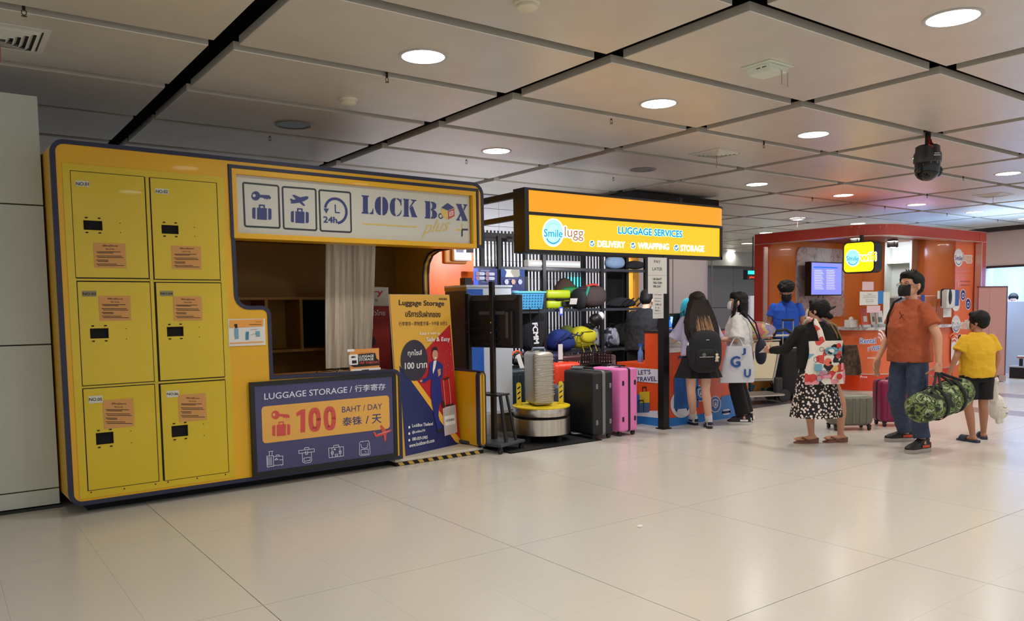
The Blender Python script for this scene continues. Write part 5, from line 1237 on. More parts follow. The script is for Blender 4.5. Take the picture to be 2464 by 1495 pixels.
pl = Plane((0, DY-.0045, 0), (1, 0, 0)).c(4.98, 1560, 760); p = Print(pl, desk); q = pl.q
p.poly('blue_corner', DB, [(880, 970), (1204, 893), (1204, 1215), (850, 1258), (810, 1180)], 1)
DW = M_('desk_white', (214, 214, 220), .5)
p.poly('white_disc', DW, [(395+130*math.cos(k*PI/14), 1060+165*math.sin(k*PI/14)) for k in range(28)], 1)
CB = M_('case_print_blue', (40, 96, 170), .4); CBD = M_('case_print_dark', (24, 64, 130), .4)
p.poly('suitcase_print', CB, [(308, 750), (325, 735), (600, 712), (600, 1095), (560, 1102), (320, 1122), (304, 1108)], 2)
for k in range(11): p.line('suitcase_ribs', CBD, [(335+k*17, 770-k*1.5), (336+k*17, 1075-k*2)], .006, 3)
p.line('suitcase_tubes', M_('tube_print', (196, 150, 130), .5), [(372, 730), (368, 500)], .006, 2); p.line('suitcase_tubes', MATS['tube_print'], [(430, 724), (428, 495)], .006, 2); p.line('suitcase_grip', CBD, [(364, 497), (436, 493)], .024, 3)
p.poly('wheel_print', CBD, [(315, 1122), (352, 1120), (338, 1160)], 3); p.poly('wheel_print', CBD, [(452, 1110), (486, 1106), (470, 1145)], 3)
for cx_, cy_2, sc_ in ((625, 930, 1), (800, 1060, 1)):
    sh_ = lambda s_: [(cx_+70*s_*math.cos(a), cy_2+100*s_*math.sin(a)) for a in [k*PI/12 for k in range(24)]]
    p.poly('badge_white', DW, sh_(1.0), 2+.0); p.poly('badge_blue', CB, sh_(.88), 3); p.poly('badge_shield', DW, [(cx_-35, cy_2-50), (cx_, cy_2-62), (cx_+35, cy_2-50), (cx_+32, cy_2+20), (cx_, cy_2+55), (cx_-32, cy_2+20)], 4); p.poly('badge_shield_blue', CB, [(cx_-24, cy_2-38), (cx_, cy_2-48), (cx_+24, cy_2-38), (cx_+22, cy_2+14), (cx_, cy_2+38), (cx_-22, cy_2+14)], 5)
    p.quad('badge_lock', DW, (cx_-12, cy_2-8), (cx_+12, cy_2+18), 6); p.line('badge_lock', DW, [(cx_-7, cy_2-8), (cx_-7, cy_2-24), (cx_+7, cy_2-24), (cx_+7, cy_2-8)], .006, 6)
p.text('lettering', DW, 'Luggage', (1000, 860), (1142, 832), (1000, 790), 3, bold=.03)
for y, t_ in ((975, '123'), (1052, '08'), (1128, 'www')): p.rrect('pill_labels', DW, (1050, y-34), (1148, y+26), .05, 3); p.text('pill_lettering', CB, t_, (1108, y+12), (1134, y+10), (1108, y-14), 4)
p.rrect('pill_labels', DW, (880, 1128), (985, 1180), .05, 3); p.text('pill_lettering', CB, 'www.', (895, 1168), (965, 1162), (895, 1142), 4)
p.done()
pl = Plane((0, DY-.006, 0), (1, 0, 0)).c(4.98, 1560, 760)
s3 = sheet('paper_notice', 'wrinkled white A4 notice about luggage taped to the orange desk front', pl, (213, 212), (424, 434)); p = Print(Plane((0, DY-.0068, 0), (1, 0, 0)).c(4.98, 1560, 760), s3)
p.text('blue_lettering', CB, 'Luggage storage', (258, 268), (392, 262), (258, 242), 1, bold=.01)
for t_, x0, x1, y in (('100 Baht per day', 284, 372, 292), ('Left Luggage 24 Hours', 250, 392, 334), ('we wrap and deliver bags', 250, 392, 352), ('pay when you pick up', 244, 396, 376)): p.text('lettering', INK, t_, (x0, y+6), (x1, y+4), (x0, y-8), 1)
p.done()
# left wing graphics, on the side facing the rack (plane x = DX0)
pl = Plane((DX0-.005, 0, 0), (0, -1, 0)).c(3.25, 1500, 600); p = Print(pl, desk)
p.rrect('speech_bubble', DW, (72, 925), (330, 1055), .04, 1)
p.text('bubble_lettering', NAVYB, 'LET’S', (116, 982), (214, 978), (116, 946), 2, bold=.02); p.text('bubble_lettering', NAVYB, 'TRAVEL', (102, 1036), (262, 1032), (102, 1000), 2, bold=.02)
p.poly('wing_case_blue', M_('wing_blue', (36, 110, 200), .4), [(88, 1140), (125, 1135), (128, 1235), (90, 1235)], 1); p.poly('wing_case_yellow', M_('wing_yellow', (206, 176, 50), .4), [(126, 1118), (206, 1112), (206, 1205), (130, 1210)], 1.5)
p.poly('wing_bag', M_('wing_bag_blue', (70, 100, 140), .5), [(88, 1205), (205, 1200), (204, 1275), (100, 1280), (88, 1262)], 3); p.line('wing_bag_strap', INK, [(120, 1205), (122, 1185), (158, 1182), (160, 1203)], .012, 4); p.line('wing_bag_strap', INK, [(122, 1210), (122, 1272)], .01, 4); p.line('wing_bag_strap', INK, [(160, 1208), (160, 1270)], .01, 4)
p.line('wing_case_handle', INK, [(150, 1116), (150, 1080), (178, 1078), (178, 1114)], .012, 1); p.line('wing_case_handle', M_('wing_blue', (0, 0, 0)), [(92, 1138), (92, 1096), (102, 1096), (102, 1138)], .012, 1)
p.poly('wing_backpack', M_('wing_green', (90, 130, 50), .5), [(270, 1195), (285, 1190), (286, 1285), (270, 1290)], 2); p.poly('white_ribbon', DW, [(86, 1268), (300, 1262), (318, 1285), (316, 1310), (290, 1322), (86, 1302)], 1); p.done()
# on the desk
tb = thing('tablet_screen', 'tilted touch screen with a blue picture on the service desk', 'tablet', (at(1600, 800, y=6.6).x, 6.58, 1.125), -.35)
Mt = R(.28, 'X')
b = MB(); b.rbox((0, .05, .09), (.20, .012, .15), .006, 2, Mt); b.build('tablet_case', BLK, tb); b = MB(); b.box((0, .043, .09), (.18, .001, .13), Mt); b.build('display', pattern('display_glow', [S(20, 60, 170), S(60, 130, 230), S(160, 210, 255)], 16, 'CELL'), tb)
dm = bpy.data.materials['display_glow'].node_tree; bs_ = dm.nodes['Principled BSDF']; dm.links.new(bs_.inputs['Base Color'].links[0].from_socket, bs_.inputs['Emission Color']); bs_.inputs['Emission Strength'].default_value = .9
b = MB(); b.box((0, .06, .01), (.08, .1, .02)); b.build('foot', BLK, tb)
t = thing('computer_monitor', 'dark monitor turned sideways at the back of the service desk', 'monitor', (at(1632, 780, y=6.62).x, 6.64, 1.125), -.15); MB().rbox((0, 0, .12), (.22, .03, .16), .008).build('screen_back', DK, t); MB().box((0, .0, .02), (.1, .06, .04)).build('stand', BLK, t)
t = thing('small_jar', 'tiny pink and white jar left of the tablet on the service desk', 'jar', (at(1598, 797, y=6.45).x+.02, 6.43, 1.125)); MB().lathe((0, 0, 0), [(.02, 0), (.024, .005), (.022, .035), (.012, .042)], 12).build('jar_body', M_('jar_pink', (190, 150, 160), .4), t, smooth=True)
o = MB().rbox((at(1630, 800, y=6.44).x, 6.43, 1.132), (.2, .1, .014), .005).build('leaflet_stack', M_('leaflet_blue', (50, 80, 190), .5)); setp(o, 'stack of blue leaflets on the desk edge above the notice', 'leaflets')
# spray bottle and jar on low wing
t = thing('spray_bottle', 'clear blue spray bottle on the low wing of the desk', 'bottle', (DX0+.16, DY+.55, .73)); MB().lathe((0, 0, 0), [(.03, 0), (.034, .01), (.034, .12), (.014, .16), (.014, .2)], 14).build('bottle_body', M_('bottle_clear_blue', (90, 130, 190), .2, coat=.5), t, smooth=True); MB().box((0, 0, .21), (.05, .02, .03)).build('trigger', BP, t)
# ------------------------------------------------------------------ ORANGE WIFI KIOSK
WX0, WY0, WX1, WY1 = 11.70, 6.53, 15.10, 8.72
wk = thing('wifi_kiosk', 'red framed orange booth with rounded corners, marble counter and lit yellow sign', 'kiosk', (WX0, WY0, 0))
def W(mb, name, mt, **k): return mb.build(name, mt, wk, world=True, **k)
arcp = [(WX0, WY1), (WX0, WY0+.55)]+[(WX0+.55-.55*math.cos(math.radians(a)), WY0+.55-.55*math.sin(math.radians(a))) for a in range(8, 90, 8)]+[(WX0+.55, WY0), (WX1, WY0)]
b = MB(); b.strip(arcp, .16, 2.455, 2.62, MZ, side=0); W(b, 'top_band', RED, smooth=True)
TRIM = M_('silver_trim', (214, 190, 178), .3, metal=.6)
b = MB(); b.strip(arcp, .175, 2.444, 2.455, MZ); b.strip(arcp, .175, 2.62, 2.628, MZ); W(b, 'band_trim', TRIM)
# left post with rounded top corner, right post
MYL = Matrix(((0, 1, 0, WX0-.08), (1, 0, 0, 0), (0, 0, 1, 0), (0, 0, 0, 1)))
b = MB(); b.prism([(WY1-.18, 0), (WY1, 0), (WY1, 2.50), (WY1-.03, 2.58), (WY1-.12, 2.62), (WY1-.3, 2.62), (WY1-.3, 2.455), (WY1-.22, 2.43), (WY1-.18, 2.38)], -.004, .164, MYL); W(b, 'left_post', RED)
b = MB(); b.prism([(WX1-.14, 0), (WX1, 0), (WX1, 2.5), (WX1-.03, 2.59), (WX1-.1, 2.62), (WX1-.26, 2.62), (WX1-.26, 2.455), (WX1-.17, 2.44), (WX1-.14, 2.38)], WY0-.084, WY0+.084); W(b, 'right_post', RED)
b = MB(); b.bb((WX1-.165, WY0-.085, 0), (WX1-.14, WY0+.02, 2.44)); b.bb((WX0-.085, WY1-.2, 0), (WX0+.02, WY1-.18, 2.4)); b.bb((WX1-.0, WY0-.085, 0), (WX1+.012, WY0+.02, 2.6)); W(b, 'post_trim', TRIM)
b = MB(); b.bb((WX0+.1, WY0+.2, 2.56), (WX1, WY1, 2.6)); W(b, 'roof', M_('booth_roof', (150, 70, 40), .5))
b = MB(); b.bb((WX0+.08, WY1-.0, 0), (WX1, WY1+.06, 2.6)); W(b, 'back_wall', ORG)
b = MB(); b.bb((WX1-.06, WY0+.14, 0), (WX1, WY1, 2.6)); W(b, 'right_wall', ORG)
mq = [at(1917, 594, y=WY1-.02), at(2026, 762, y=WY1-.02)]
def marble():
    m = mat('marble', S(206, 200, 204), .2, coat=.3); nt = m.node_tree; bs = nt.nodes['Principled BSDF']
    tc = nt.nodes.new('ShaderNodeTexCoord'); n = nt.nodes.new('ShaderNodeTexNoise'); n.inputs['Scale'].default_value = 3; n.inputs['Detail'].default_value = 8; n.inputs['Distortion'].default_value = 1.6
    r = nt.nodes.new('ShaderNodeValToRGB'); e = r.color_ramp.elements; e[0].position = .47; e[0].color = S(212, 206, 208); e[1].position = .53; e[1].color = S(212, 206, 208); k = e.new(.5); k.color = S(150, 140, 146)
    nt.links.new(tc.outputs['Object'], n.inputs[0]); nt.links.new(n.outputs[0], r.inputs[0]); nt.links.new(r.outputs[0], bs.inputs['Base Color']); return m
MAR = marble()
b = MB(); b.prism(rr2(mq[0].x, mq[1].z, mq[1].x+.05, mq[0].z, .16), WY1-.03, WY1-.002); W(b, 'marble_panel', MAR)
tq = [at(1953, 632, y=WY1-.3), at(2024, 709, y=WY1-.3)]
tv = thing('wall_television', 'wall television with a pale blue price list on the marble panel', 'television', ((tq[0].x+tq[1].x)/2, WY1-.24, 0))
w2 = (tq[1].x-tq[0].x)/2; b = MB(); b.bb((-w2-.02, -.06, tq[1].z-.02), (w2+.02, .06, tq[0].z+.02)); b.build('television_body', BLK, tv)
b = MB(); b.bb((-w2, -.064, tq[1].z), (w2, -.0605, tq[0].z)); scn = b.build('screen', mat('screen_blue', S(120, 130, 240), .3, emis=.75, ecol=S(130, 140, 250)), tv)
b = MB(); b.bb((-.1, .06, tq[1].z+.15), (.1, .2, tq[0].z-.15)); b.build('wall_bracket', BLK, tv)
b = MB(); b.tube([(-.15, .0, tq[1].z), (-.16, .02, tq[1].z-.12), (-.12, .02, tq[1].z-.13)], .008); b.tube([(-.0, .0, tq[1].z), (.0, .02, tq[1].z-.14)], .006); b.build('cables', BLK, tv)
p = Print(Plane((0, WY1-.3045, 0), (1, 0, 0)).c(3.711, 1800, 520), scn); SB2 = mat('screen_header', S(40, 120, 230), .4, emis=.7); SL = mat('screen_line', S(200, 205, 255), .4, emis=.8)
p.rrect('header_bar', SB2, (586, 452), (798, 468), .02, 1)
for k in range(12): p.line('list_lines', SL, [(592, 486+k*15), (660+7*(k % 3), 486+k*15)], .012, 1); p.line('list_lines', SL, [(700, 486+k*15), (770+6*(k % 2), 486+k*15)], .012, 1)
p.done()
# white lit shelf unit in the right wall
u1, u2 = at(2146, 650, x=WX1-.07), at(2206, 650, x=WX1-.07)
LITW = mat('unit_white', S(232, 232, 245), .5)
b = MB(); b.bb((WX1-.10, u2.y, .9), (WX1-.065, u1.y, 2.56)); W(b, 'white_unit_back', LITW)
b = MB(); [b.bb((WX1-.3, u2.y-.02+(u1.y-u2.y)*k, .9), (WX1-.065, u2.y+.02+(u1.y-u2.y)*k, 2.56)) for k in (0, 1)]; b.bb((WX1-.293, u2.y+.021, 2.15), (WX1-.07, u1.y-.021, 2.24)); b.bb((WX1-.293, u2.y+.021, 1.5), (WX1-.07, u1.y-.021, 1.53)); W(b, 'white_unit_shelves', LITW)
lamp('AREA', (WX1-.6, (u1.y+u2.y)/2, 2.4), 4, (.72, .78, 1), .3, (0, -.9, 0), name='unit_lamp')
for x_, y_ in ((12.9, 7.6), (14.1, 7.6)): 
    lamp('AREA', (x_, y_, 2.52), 15, (1, .9, .8), .2, name='booth_spot')
    t = thing('spotlight', 'black cube spotlight under the booth roof' + (', left one' if x_ < 13 else ', right one'), 'spotlight', (x_, y_, 2.5), 0, 'booth spotlights'); MB().rbox((0, 0, -.02), (.14, .14, .14), .01).build('spot_body', BLK, t); MB().lathe((0, 0, -.092), [(.05, 0), (.05, .002)], 12).build('lens', WHITE_GLOW, t)
# counter
cpts = [(11.86, 7.75), (11.86, 7.1)]+[(12.36-.5*math.cos(math.radians(a)), 7.1-.5*math.sin(math.radians(a))) for a in range(10, 90, 10)]+[(12.36, 6.60), (14.28, 6.60)]
b = MB(); b.strip([(x+.03, y) for x, y in cpts[:1]]+[(x+.03, y+.03) for x, y in cpts[1:]], .06, 0, .985, MZ); W(b, 'counter_front', ORG2, smooth=True)
b = MB(); b.strip([(x+.12, y+.12) for x, y in cpts], .42, .985, 1.03, MZ); W(b, 'marble_top', MAR, smooth=True)
b = MB(); b.strip(cpts, .03, .0, .28, MZ); W(b, 'red_plinth', M_('plinth_red', (214, 60, 14), .3, coat=.3), smooth=True)
b = MB(); b.strip(cpts, .04, .28, .295, MZ); b.strip(cpts, .045, 0, .02, MZ); W(b, 'plinth_trim', TRIM)
b = MB(); b.bb((14.26, 6.575, 0), (14.96, 6.62, 2.46)); W(b, 'sticker_panel', ORG2)
# acrylic guards
GL2 = mat('acrylic_sheet', (1, .95, .93, 1), .05, trans=1, alpha=.16, spec=.6)
b = MB(); b.bb((12.45, 6.66, 1.03), (14.2, 6.665, 1.52)); W(b, 'acrylic_guard', GL2); b = MB(); b.bb((11.92, 7.15, 1.03), (11.925, 7.7, 1.52)); W(b, 'acrylic_guard', GL2)
b = MB(); b.bb((12.45, 6.658, 1.515), (14.2, 6.667, 1.525)); W(b, 'acrylic_edge', M_('acrylic_edge', (236, 190, 180), .3))
# printed graphics on the counter front and sticker panel
MAS = {}
PW2 = M_('sticker_white', (232, 226, 226), .4); PB2 = M_('sticker_blue', (28, 56, 132), .4); PO2 = M_('sticker_tan', (226, 170, 140), .4)
pl = Plane((0, 6.5, 0), (1, 0, 0)).c(3.249, 1800, 640)
p = Print(Plane((0, 6.575, 0), (1, 0, 0)).c(5.536, 1930, 710), wk)
for t_, a, c, h_ in (('Rental', (772, 650), (978, 642), 70), ('r WIFI', (880, 748), (1040, 744), 66)):
    p.text('counter_lettering_halo', PW2, t_, (a[0]-6, a[1]+6), (c[0]+6, c[1]+6), (a[0]-6, a[1]-h_-6), 1, bold=.09); p.text('counter_lettering', M_('wifi_blue', (40, 90, 170), .4), t_, a, c, (a[0], a[1]-h_), 2, bold=.02)
p.text('counter_small_lettering', PW2, 'Price', (775, 1108), (868, 1106), (775, 1076), 1); p.text('counter_small_lettering', PW2, 'centimeters', (870, 850), (1050, 850), (870, 822), 1)
for r in (.10, .16, .22): p.arc('wifi_waves', PW2, (1012, 640), r*.9, 20, 88, .03, 2)
p.done()
p = Print(Plane((0, 6.58, 0), (1, 0, 0)).c(1, 0, 0), wk)
for r in (.08, .13, .18): p.arc('wifi_waves', PW2, (2247, 817), r*.8, -10, 85, .025, 2)
for k in range(7): p.line('speed_lines', M_('line_orange', (236, 120, 70), .4), [(2252, 838+k*10), (2262, 834+k*10), (2272, 836+k*10)], .014, 1)
p.done()
p = Print(Plane((0, 6.573, 0), (1, 0, 0)).c(3.739, 2230, 560), wk)
for cx, cy, w1, nm in ((285, 225, 'lugg', 0), (263, 825, 'wifi', 1)):
    p.pl.crop = p.pl.crop
    logo(p, cx, cy, 36, 76, w1, cx+36, cx+118, cy-40, cy+46 if nm == 0 else cy+38, PW2, PW2, PB2, PO2, 2, .1, .02)
for t_, y in (('Luggage Deposit Service', 352), ('Luggage Delivery Service', 390)): p.text('sticker_lettering', M_('sticker_pale', (236, 170, 150), .4), t_, (250, y), (404, y+6), (250, y-16), 1)
for t_, y in (('ฝากกระเป๋า', 446), ('ส่งกระเป๋า', 478)): p.text('sticker_dark_lettering', M_('sticker_brown', (130, 40, 20), .4), t_, (302, y), (390, y+2), (302, y-18), 1)
p.rrect('case_halo', PW2, (233, 575), (294, 705), .1, 1); p.rrect('case_sticker', CB, (240, 515), (288, 660), .03, 2); p.line('case_sticker_handle', MATS['sticker_pale'], [(258, 515), (258, 430), (278, 430), (278, 515)], .012, 2)
for cx, cy in ((326, 562), (371, 642)): p.poly('round_badge', PW2, [(cx+25*math.cos(k*PI/10), cy+54*math.sin(k*PI/10)) for k in range(20)], 1); p.poly('round_badge_blue', PB2, [(cx+21*math.cos(k*PI/10), cy+46*math.sin(k*PI/10)) for k in range(20)], 2); p.rrect('badge_symbol', PW2, (cx-9, cy-14), (cx+9, cy+22), .03, 3, wd=.016)
p.rrect('router_halo', PW2, (222, 925), (300, 1190), .14, 1); p.poly('router_halo', PW2, [(290, 910), (330, 925), (320, 1010), (280, 1005)], 1); p.poly('phone_sticker', INK, [(276, 925), (304, 915), (314, 1000), (286, 1008)], 2)
for r in (.1, .16, .22): p.arc('signal_waves', ORG2, (244, 1020), r, 50, 130, .035, 3)
p.rrect('router_sticker', ORG2, (246, 1055), (292, 1150), .03, 3); p.done()
# lit yellow sign under the band
SXX = 11.60
a, c = at(2029, 655, x=SXX), at(2118, 580, x=SXX)
ys = thing('hanging_sign', 'glowing yellow rounded sign reading Smile wifi under the red band', 'illuminated sign', (SXX, (a.y+c.y)/2, 0))
c2 = at(2105, 580, x=SXX)
zt_, zb_ = at(2060, 583, x=SXX).z, at(2060, 656, x=SXX).z
MYS = Matrix(((0, 1, 0, SXX), (1, 0, 0, 0), (0, 0, 1, 0), (0, 0, 0, 1)))
b = MB(); b.prism(rr2(c2.y, zb_, a.y, zt_, .07), 0, .012, MYS); yf = b.build('light_face', mat('lit_lemon', S(255, 214, 20), .4, emis=1.15, ecol=S(255, 214, 10)), ys, world=True)
b = MB(); b.strip(rr2(c2.y, zb_, a.y, zt_, .07), .02, -.004, .20, MYS, loop=True); b.prism(rr2(c2.y, zb_, a.y, zt_, .07), .15, .20, MYS); b.build('black_casing', BLK, ys, world=True)
b = MB(); b.bb((SXX+.05, (a.y+c2.y)/2-.02, zt_), (SXX+.1, (a.y+c2.y)/2+.02, 2.46)); b.build('hanger', BLK, ys, world=True)
p = Print(Plane((SXX-.001, 0, 0), (0, -1, 0)).c(3.711, 1800, 520), yf)
logo(p, 936, 376, 60, 72, 'wifi', 1000, 1145, 325, 405, SWH, SCY, SBL, MATS['lit_lemon'], -6, .3, .03); p.done()
# things on the counter and wall
def onctr(u, v, y=6.72): 
    q_ = at(u, v, y=y); return q_
def small(name, label, cat, u, y, z=1.03, x=None):
    q_ = at(u, 770, y=y) if x is None else at(u, 770, x=x)
    return thing(name, label, cat, (q_.x, q_.y, z))
t = small('pump_bottle', 'purple curvy sanitizer bottle on the left end of the marble counter', 'bottle', 1982, 0, x=12.02)
MB().lathe((0, 0, 0), [(.055, 0), (.07, .02), (.065, .10), (.04, .14), (.06, .19), (.05, .24), (.02, .28), (.02, .31)], 16).build('bottle_body', M_('bottle_purple', (120, 60, 180), .15, coat=.6), t, smooth=True); b = MB(); b.tube([(0, 0, .3), (0, 0, .37), (-.05, -.03, .36)], .012); b.build('pump_head', M_('pump_blue', (90, 150, 220), .4), t)
for nm, lb, u0, v0, u1_, v1, mt, yy in (('counter_notice', 'white printed notice taped to the acrylic guard left of the man', 2069, 702, 2113, 734, PAPER, 6.655), ('counter_notice', 'upper pinkish sheet above the white notice on the acrylic guard', 2075, 678, 2102, 699, M_('sheet_pink', (226, 190, 196), .7), 6.656), ('counter_notice', 'blue and white narrow leaflet beside the white notice', 2113, 700, 2125, 731, M_('leaf_blue', (40, 120, 190), .5), 6.654), ('counter_notice', 'tall white menu sheet at the guard just left of the man', 2126, 703, 2140, 776, PAPER, 6.653), ('counter_notice', 'pale pink receipt sheet below the white notice', 2086, 736, 2118, 752, M_('sheet_pink', (0, 0, 0)), 6.657), ('counter_notice', 'small navy card stuck on the guard right of the man', 2216, 709, 2225, 726, PB2, 6.655), ('counter_notice', 'white small card beside the hand gel dispenser', 2256, 700, 2264, 719, PAPER, 6.60), ('counter_notice', 'white leaflet under the hand gel dispenser', 2270, 743, 2289, 763, PAPER, 6.60)):
    s_ = sheet(nm, lb, Plane((0, yy, 0), (1, 0, 0)).c(1, 0, 0), (u0, v0), (u1_, v1), None, mt, group='sheets on the booth counter')
    if u1_-u0 > 40:
        p = Print(Plane((0, yy-.001, 0), (1, 0, 0)).c(1, 0, 0), s_)
        for t_, x0, x1, y in (('Notice', 2088, 2098, 709), ('Working hours 24 hrs', 2077, 2106, 713.5), ('pick up your pocket wifi', 2076, 2106, 717.5), ('open daily', 2083, 2102, 723), ('service counter', 2083, 2102, 727)): p.text('lettering', INK, t_, (x0, y), (x1, y-.3), (x0, y-2), 1)
        p.done()
for lb, u, mt, w_, h_ in (('orange leaflet holder on the marble counter', 2086, ORD, .2, .3), ('white leaflet stand on the marble counter', 2106, PAPER, .12, .28), ('clear stand with a square printed card on the marble counter', 2122, PAPER, .2, .26)):
    t = small('leaflet_stand', lb, 'leaflet stand', u, 6.80, 1.032); MB().box((0, .02, h_*.5), (w_, .01, h_), R(-.15, 'X')).build('leaflet', mt, t); MB().box((0, .03, .02), (w_, .08, .04)).build('holder', LGREY, t); MB().box((0, .01, h_*.45), (w_*.5, .004, h_*.3), R(-.15, 'X')).build('printed_mark', GREY if mt is PAPER else PAPER, t)
t = small('tissue_box', 'white tissue box on the marble counter behind the woman', 'box', 2048, 6.98, 1.032); MB().rbox((0, 0, .06), (.2, .12, .12), .01).build('box_body', PAPER, t); MB().sph((0, 0, .13), (.05, .03, .04), 8).build('tissue', WHT, t)
t = small('card_terminal', 'pair of small dark card terminals with lit screens right of the man', 'card terminal', 2233, 6.74, 1.032)
for dx in (-.1, .1): MB().rbox((dx, 0, .09), (.16, .06, .18), .01).build('terminal_body', DK, t); MB().box((dx, -.032, .11), (.1, .003, .08)).build('display', M_('term_blue', (90, 90, 190), .4) if dx < 0 else M_('term_green', (160, 190, 170), .4), t)
t = thing('gel_dispenser', 'white wall hand-gel dispenser with a dark oval window', 'soap dispenser', (at(2278, 720, y=6.56).x, 6.57, at(2278, 742, y=6.56).z)); hh = at(2278, 697, y=6.56).z-at(2278, 742, y=6.56).z
MB().rbox((0, -.03, hh/2), (.3, .12, hh), .03).build('housing', PAPER, t, smooth=True); MB().rbox((.02, -.0, hh/2+.01), (.34, .06, hh*1.03), .03).build('back_plate', DK, t); MB().sph((-.05, -.09, hh*.6), (.06, .015, .13), 16).build('oval_window', BLK, t, smooth=True)
b = MB(); b.tube([(-.25, .02, hh*.4), (-.28, .02, 0), (-.3, .05, -.25), (-.35, .05, -.4)], .006); b.build('cable', M_('cable_brown', (130, 50, 20), .5), t)

# ------------------------------------------------------------------ far hall and right side
FW_ = M_('far_wall_grey', (122, 124, 132), .5); b = MB(); b.bb((16, 17.4, 0), (44, 17.6, 2.7)); setp(b.build('wall_far', FW_), 'grey far wall of the hall seen between column and orange booth', None, None, 'structure')
b = MB(); [b.bb((16+2*k, 17.36, 1.32*j+.01), (16+2*k+1.985, 17.40, 1.32*j+1.31)) for k in range(13) for j in range(2)]; b.build('far_wall_panels', M_('far_wall_panel', (132, 134, 142), .4), bpy.data.objects['wall_far'], kind='stuff')
b = MB(); b.bb((16, 17.0, 2.7), (44, 17.6, CH_Z)); setp(b.build('trim_1', M_('bulkhead_white', (176, 176, 172), .6)), 'pale bulkhead above the far wall', None, None, 'structure')
a, c = at(1805, 800, y=15.5), at(1832, 712, y=15.5)
o = MB().bb((a.x, 15.5, 0), (c.x+3, 15.6, c.z)).build('display_board', M_('board_white', (220, 220, 220), .5)); setp(o, 'tall white board standing at the far wall left of the orange booth', 'board')
a, c = at(1800, 673, y=13), at(1828, 650, y=13)
fs = thing('hanging_display', 'hanging information display with cyan strip and red letters please', 'information display', (a.x, 13, a.z))
b = MB(); b.bb((0, .02, 0), (1.0, .15, c.z-a.z)); b.build('display_case', BLK, fs); b = MB(); b.bb((.02, .0, (c.z-a.z)*.55), (.96, .02, (c.z-a.z)*.9)); b.build('cyan_strip', mat('led_cyan', S(30, 230, 210), .5, emis=1.2), fs)
b = MB(); b.cone((.3, .08, c.z-a.z), (.3, .08, CH_Z-a.z), .015); b.build('hanger_rod', BLK, fs)
p = Print(Plane((0, 12.99, 0), (1, 0, 0)).c(3.25, 1500, 600), fs); RLED = mat('led_red', S(255, 60, 30), .5, emis=1.3)
p.text('led_lettering', RLED, 'please', (986, 232), (1046, 232), (986, 208), 3); p.done()
# right: white fascia, glazed blue-lit room
BR = thing('lit_room_front', 'curved pale fascia over the blue-lit glazed room at the right edge', 'shopfront', (16.2, 3, 0))
fasc = [(16.9, 8.2), (16.4, 6.9), (16.15, 5.6), (16.05, 4.2), (16.1, 2.6)]
b = MB(); b.strip(fasc, .1, 2.08, 2.72, MZ); b.build('fascia', M_('fascia_white', (206, 204, 204), .45), BR, world=True, smooth=True)
b = MB(); b.strip(fasc, .14, 2.04, 2.08, MZ); b.strip(fasc, .3, 2.72, 2.8, MZ); b.build('fascia_line', M_('fascia_dark', (36, 36, 44), .5), BR, world=True)
b = MB(); b.bb((16.25, 7.0, 0), (16.75, 7.3, 2.05)); b.build('white_pier', M_('pier_white', (210, 208, 206), .5), BR, world=True)
BW = M_('room_blue_white', (196, 220, 250), .5)
b = MB(); b.bb((19.2, 2, 0), (19.3, 9.5, 2.6)); b.bb((16.6, 9.4, 0), (19.3, 9.5, 2.6)); setp(b.build('wall_right', BW), 'pale wall of the blue-lit room at the right', None, None, 'structure')
b = MB(); b.bb((19.12, 7.3, 0), (19.2, 7.36, 2.5)); b.bb((19.12, 6.3, 0), (19.2, 6.36, 2.5)); b.bb((19.12, 2, 2.25), (19.2, 9.4, 2.31)); setp(b.build('trim_2', M_('mullion', (150, 176, 210), .5)), 'pale blue upright mullions of the lit room', None, None, 'structure')
lamp('AREA', (17.8, 6.6, 2.55), 150, (.42, .62, 1), 1.4, (0, 0, 0), 'RECTANGLE', 3.0, name='blue_room_panel')
b = MB(); b.bb((17.1, 5.2, 2.57), (18.5, 8, 2.6)); o = b.build('ceiling_light_panel', mat('panel_glow', S(200, 225, 255), .5, emis=2.2)); setp(o, 'bright blue-white ceiling light panel inside the room at the right edge', 'ceiling light')
# white reception counter in that room with clerk behind
ct = thing('reception_counter', 'plain white tall counter glowing pale blue at the right edge', 'counter', (17.0, 5.5, 0)); b = MB(); b.bb((17.0, 4.2, 0), (17.5, 7.6, 1.40)); b.build('counter_body', BW, ct, world=True)
# platform scale
sc = thing('platform_scale', 'steel baggage scale on a black plinth right of the pink partition', 'scale', (16.3, 6.15, 0)); b = MB(); b.bb((15.95, 5.3, 0), (16.8, 6.35, .20)); b.build('plinth', BLK, sc, world=True); b = MB(); b.bb((15.93, 5.28, .2), (16.82, 6.37, .22)); b.build('plinth_top', M_('plinth_pale', (170, 176, 186), .4), sc, world=True)
b = MB(); b.rbox((16.35, 6.0, .38), (.6, .55, .05), .01); b.build('weighing_plate', STEEL, sc, world=True)
b = MB(); [b.cone((16.35+dx, 6.0+dy, .22), (16.35+dx, 6.0+dy, .36), .03) for dx in (-.25, .25) for dy in (-.22, .22)]; b.build('feet', DK, sc, world=True)
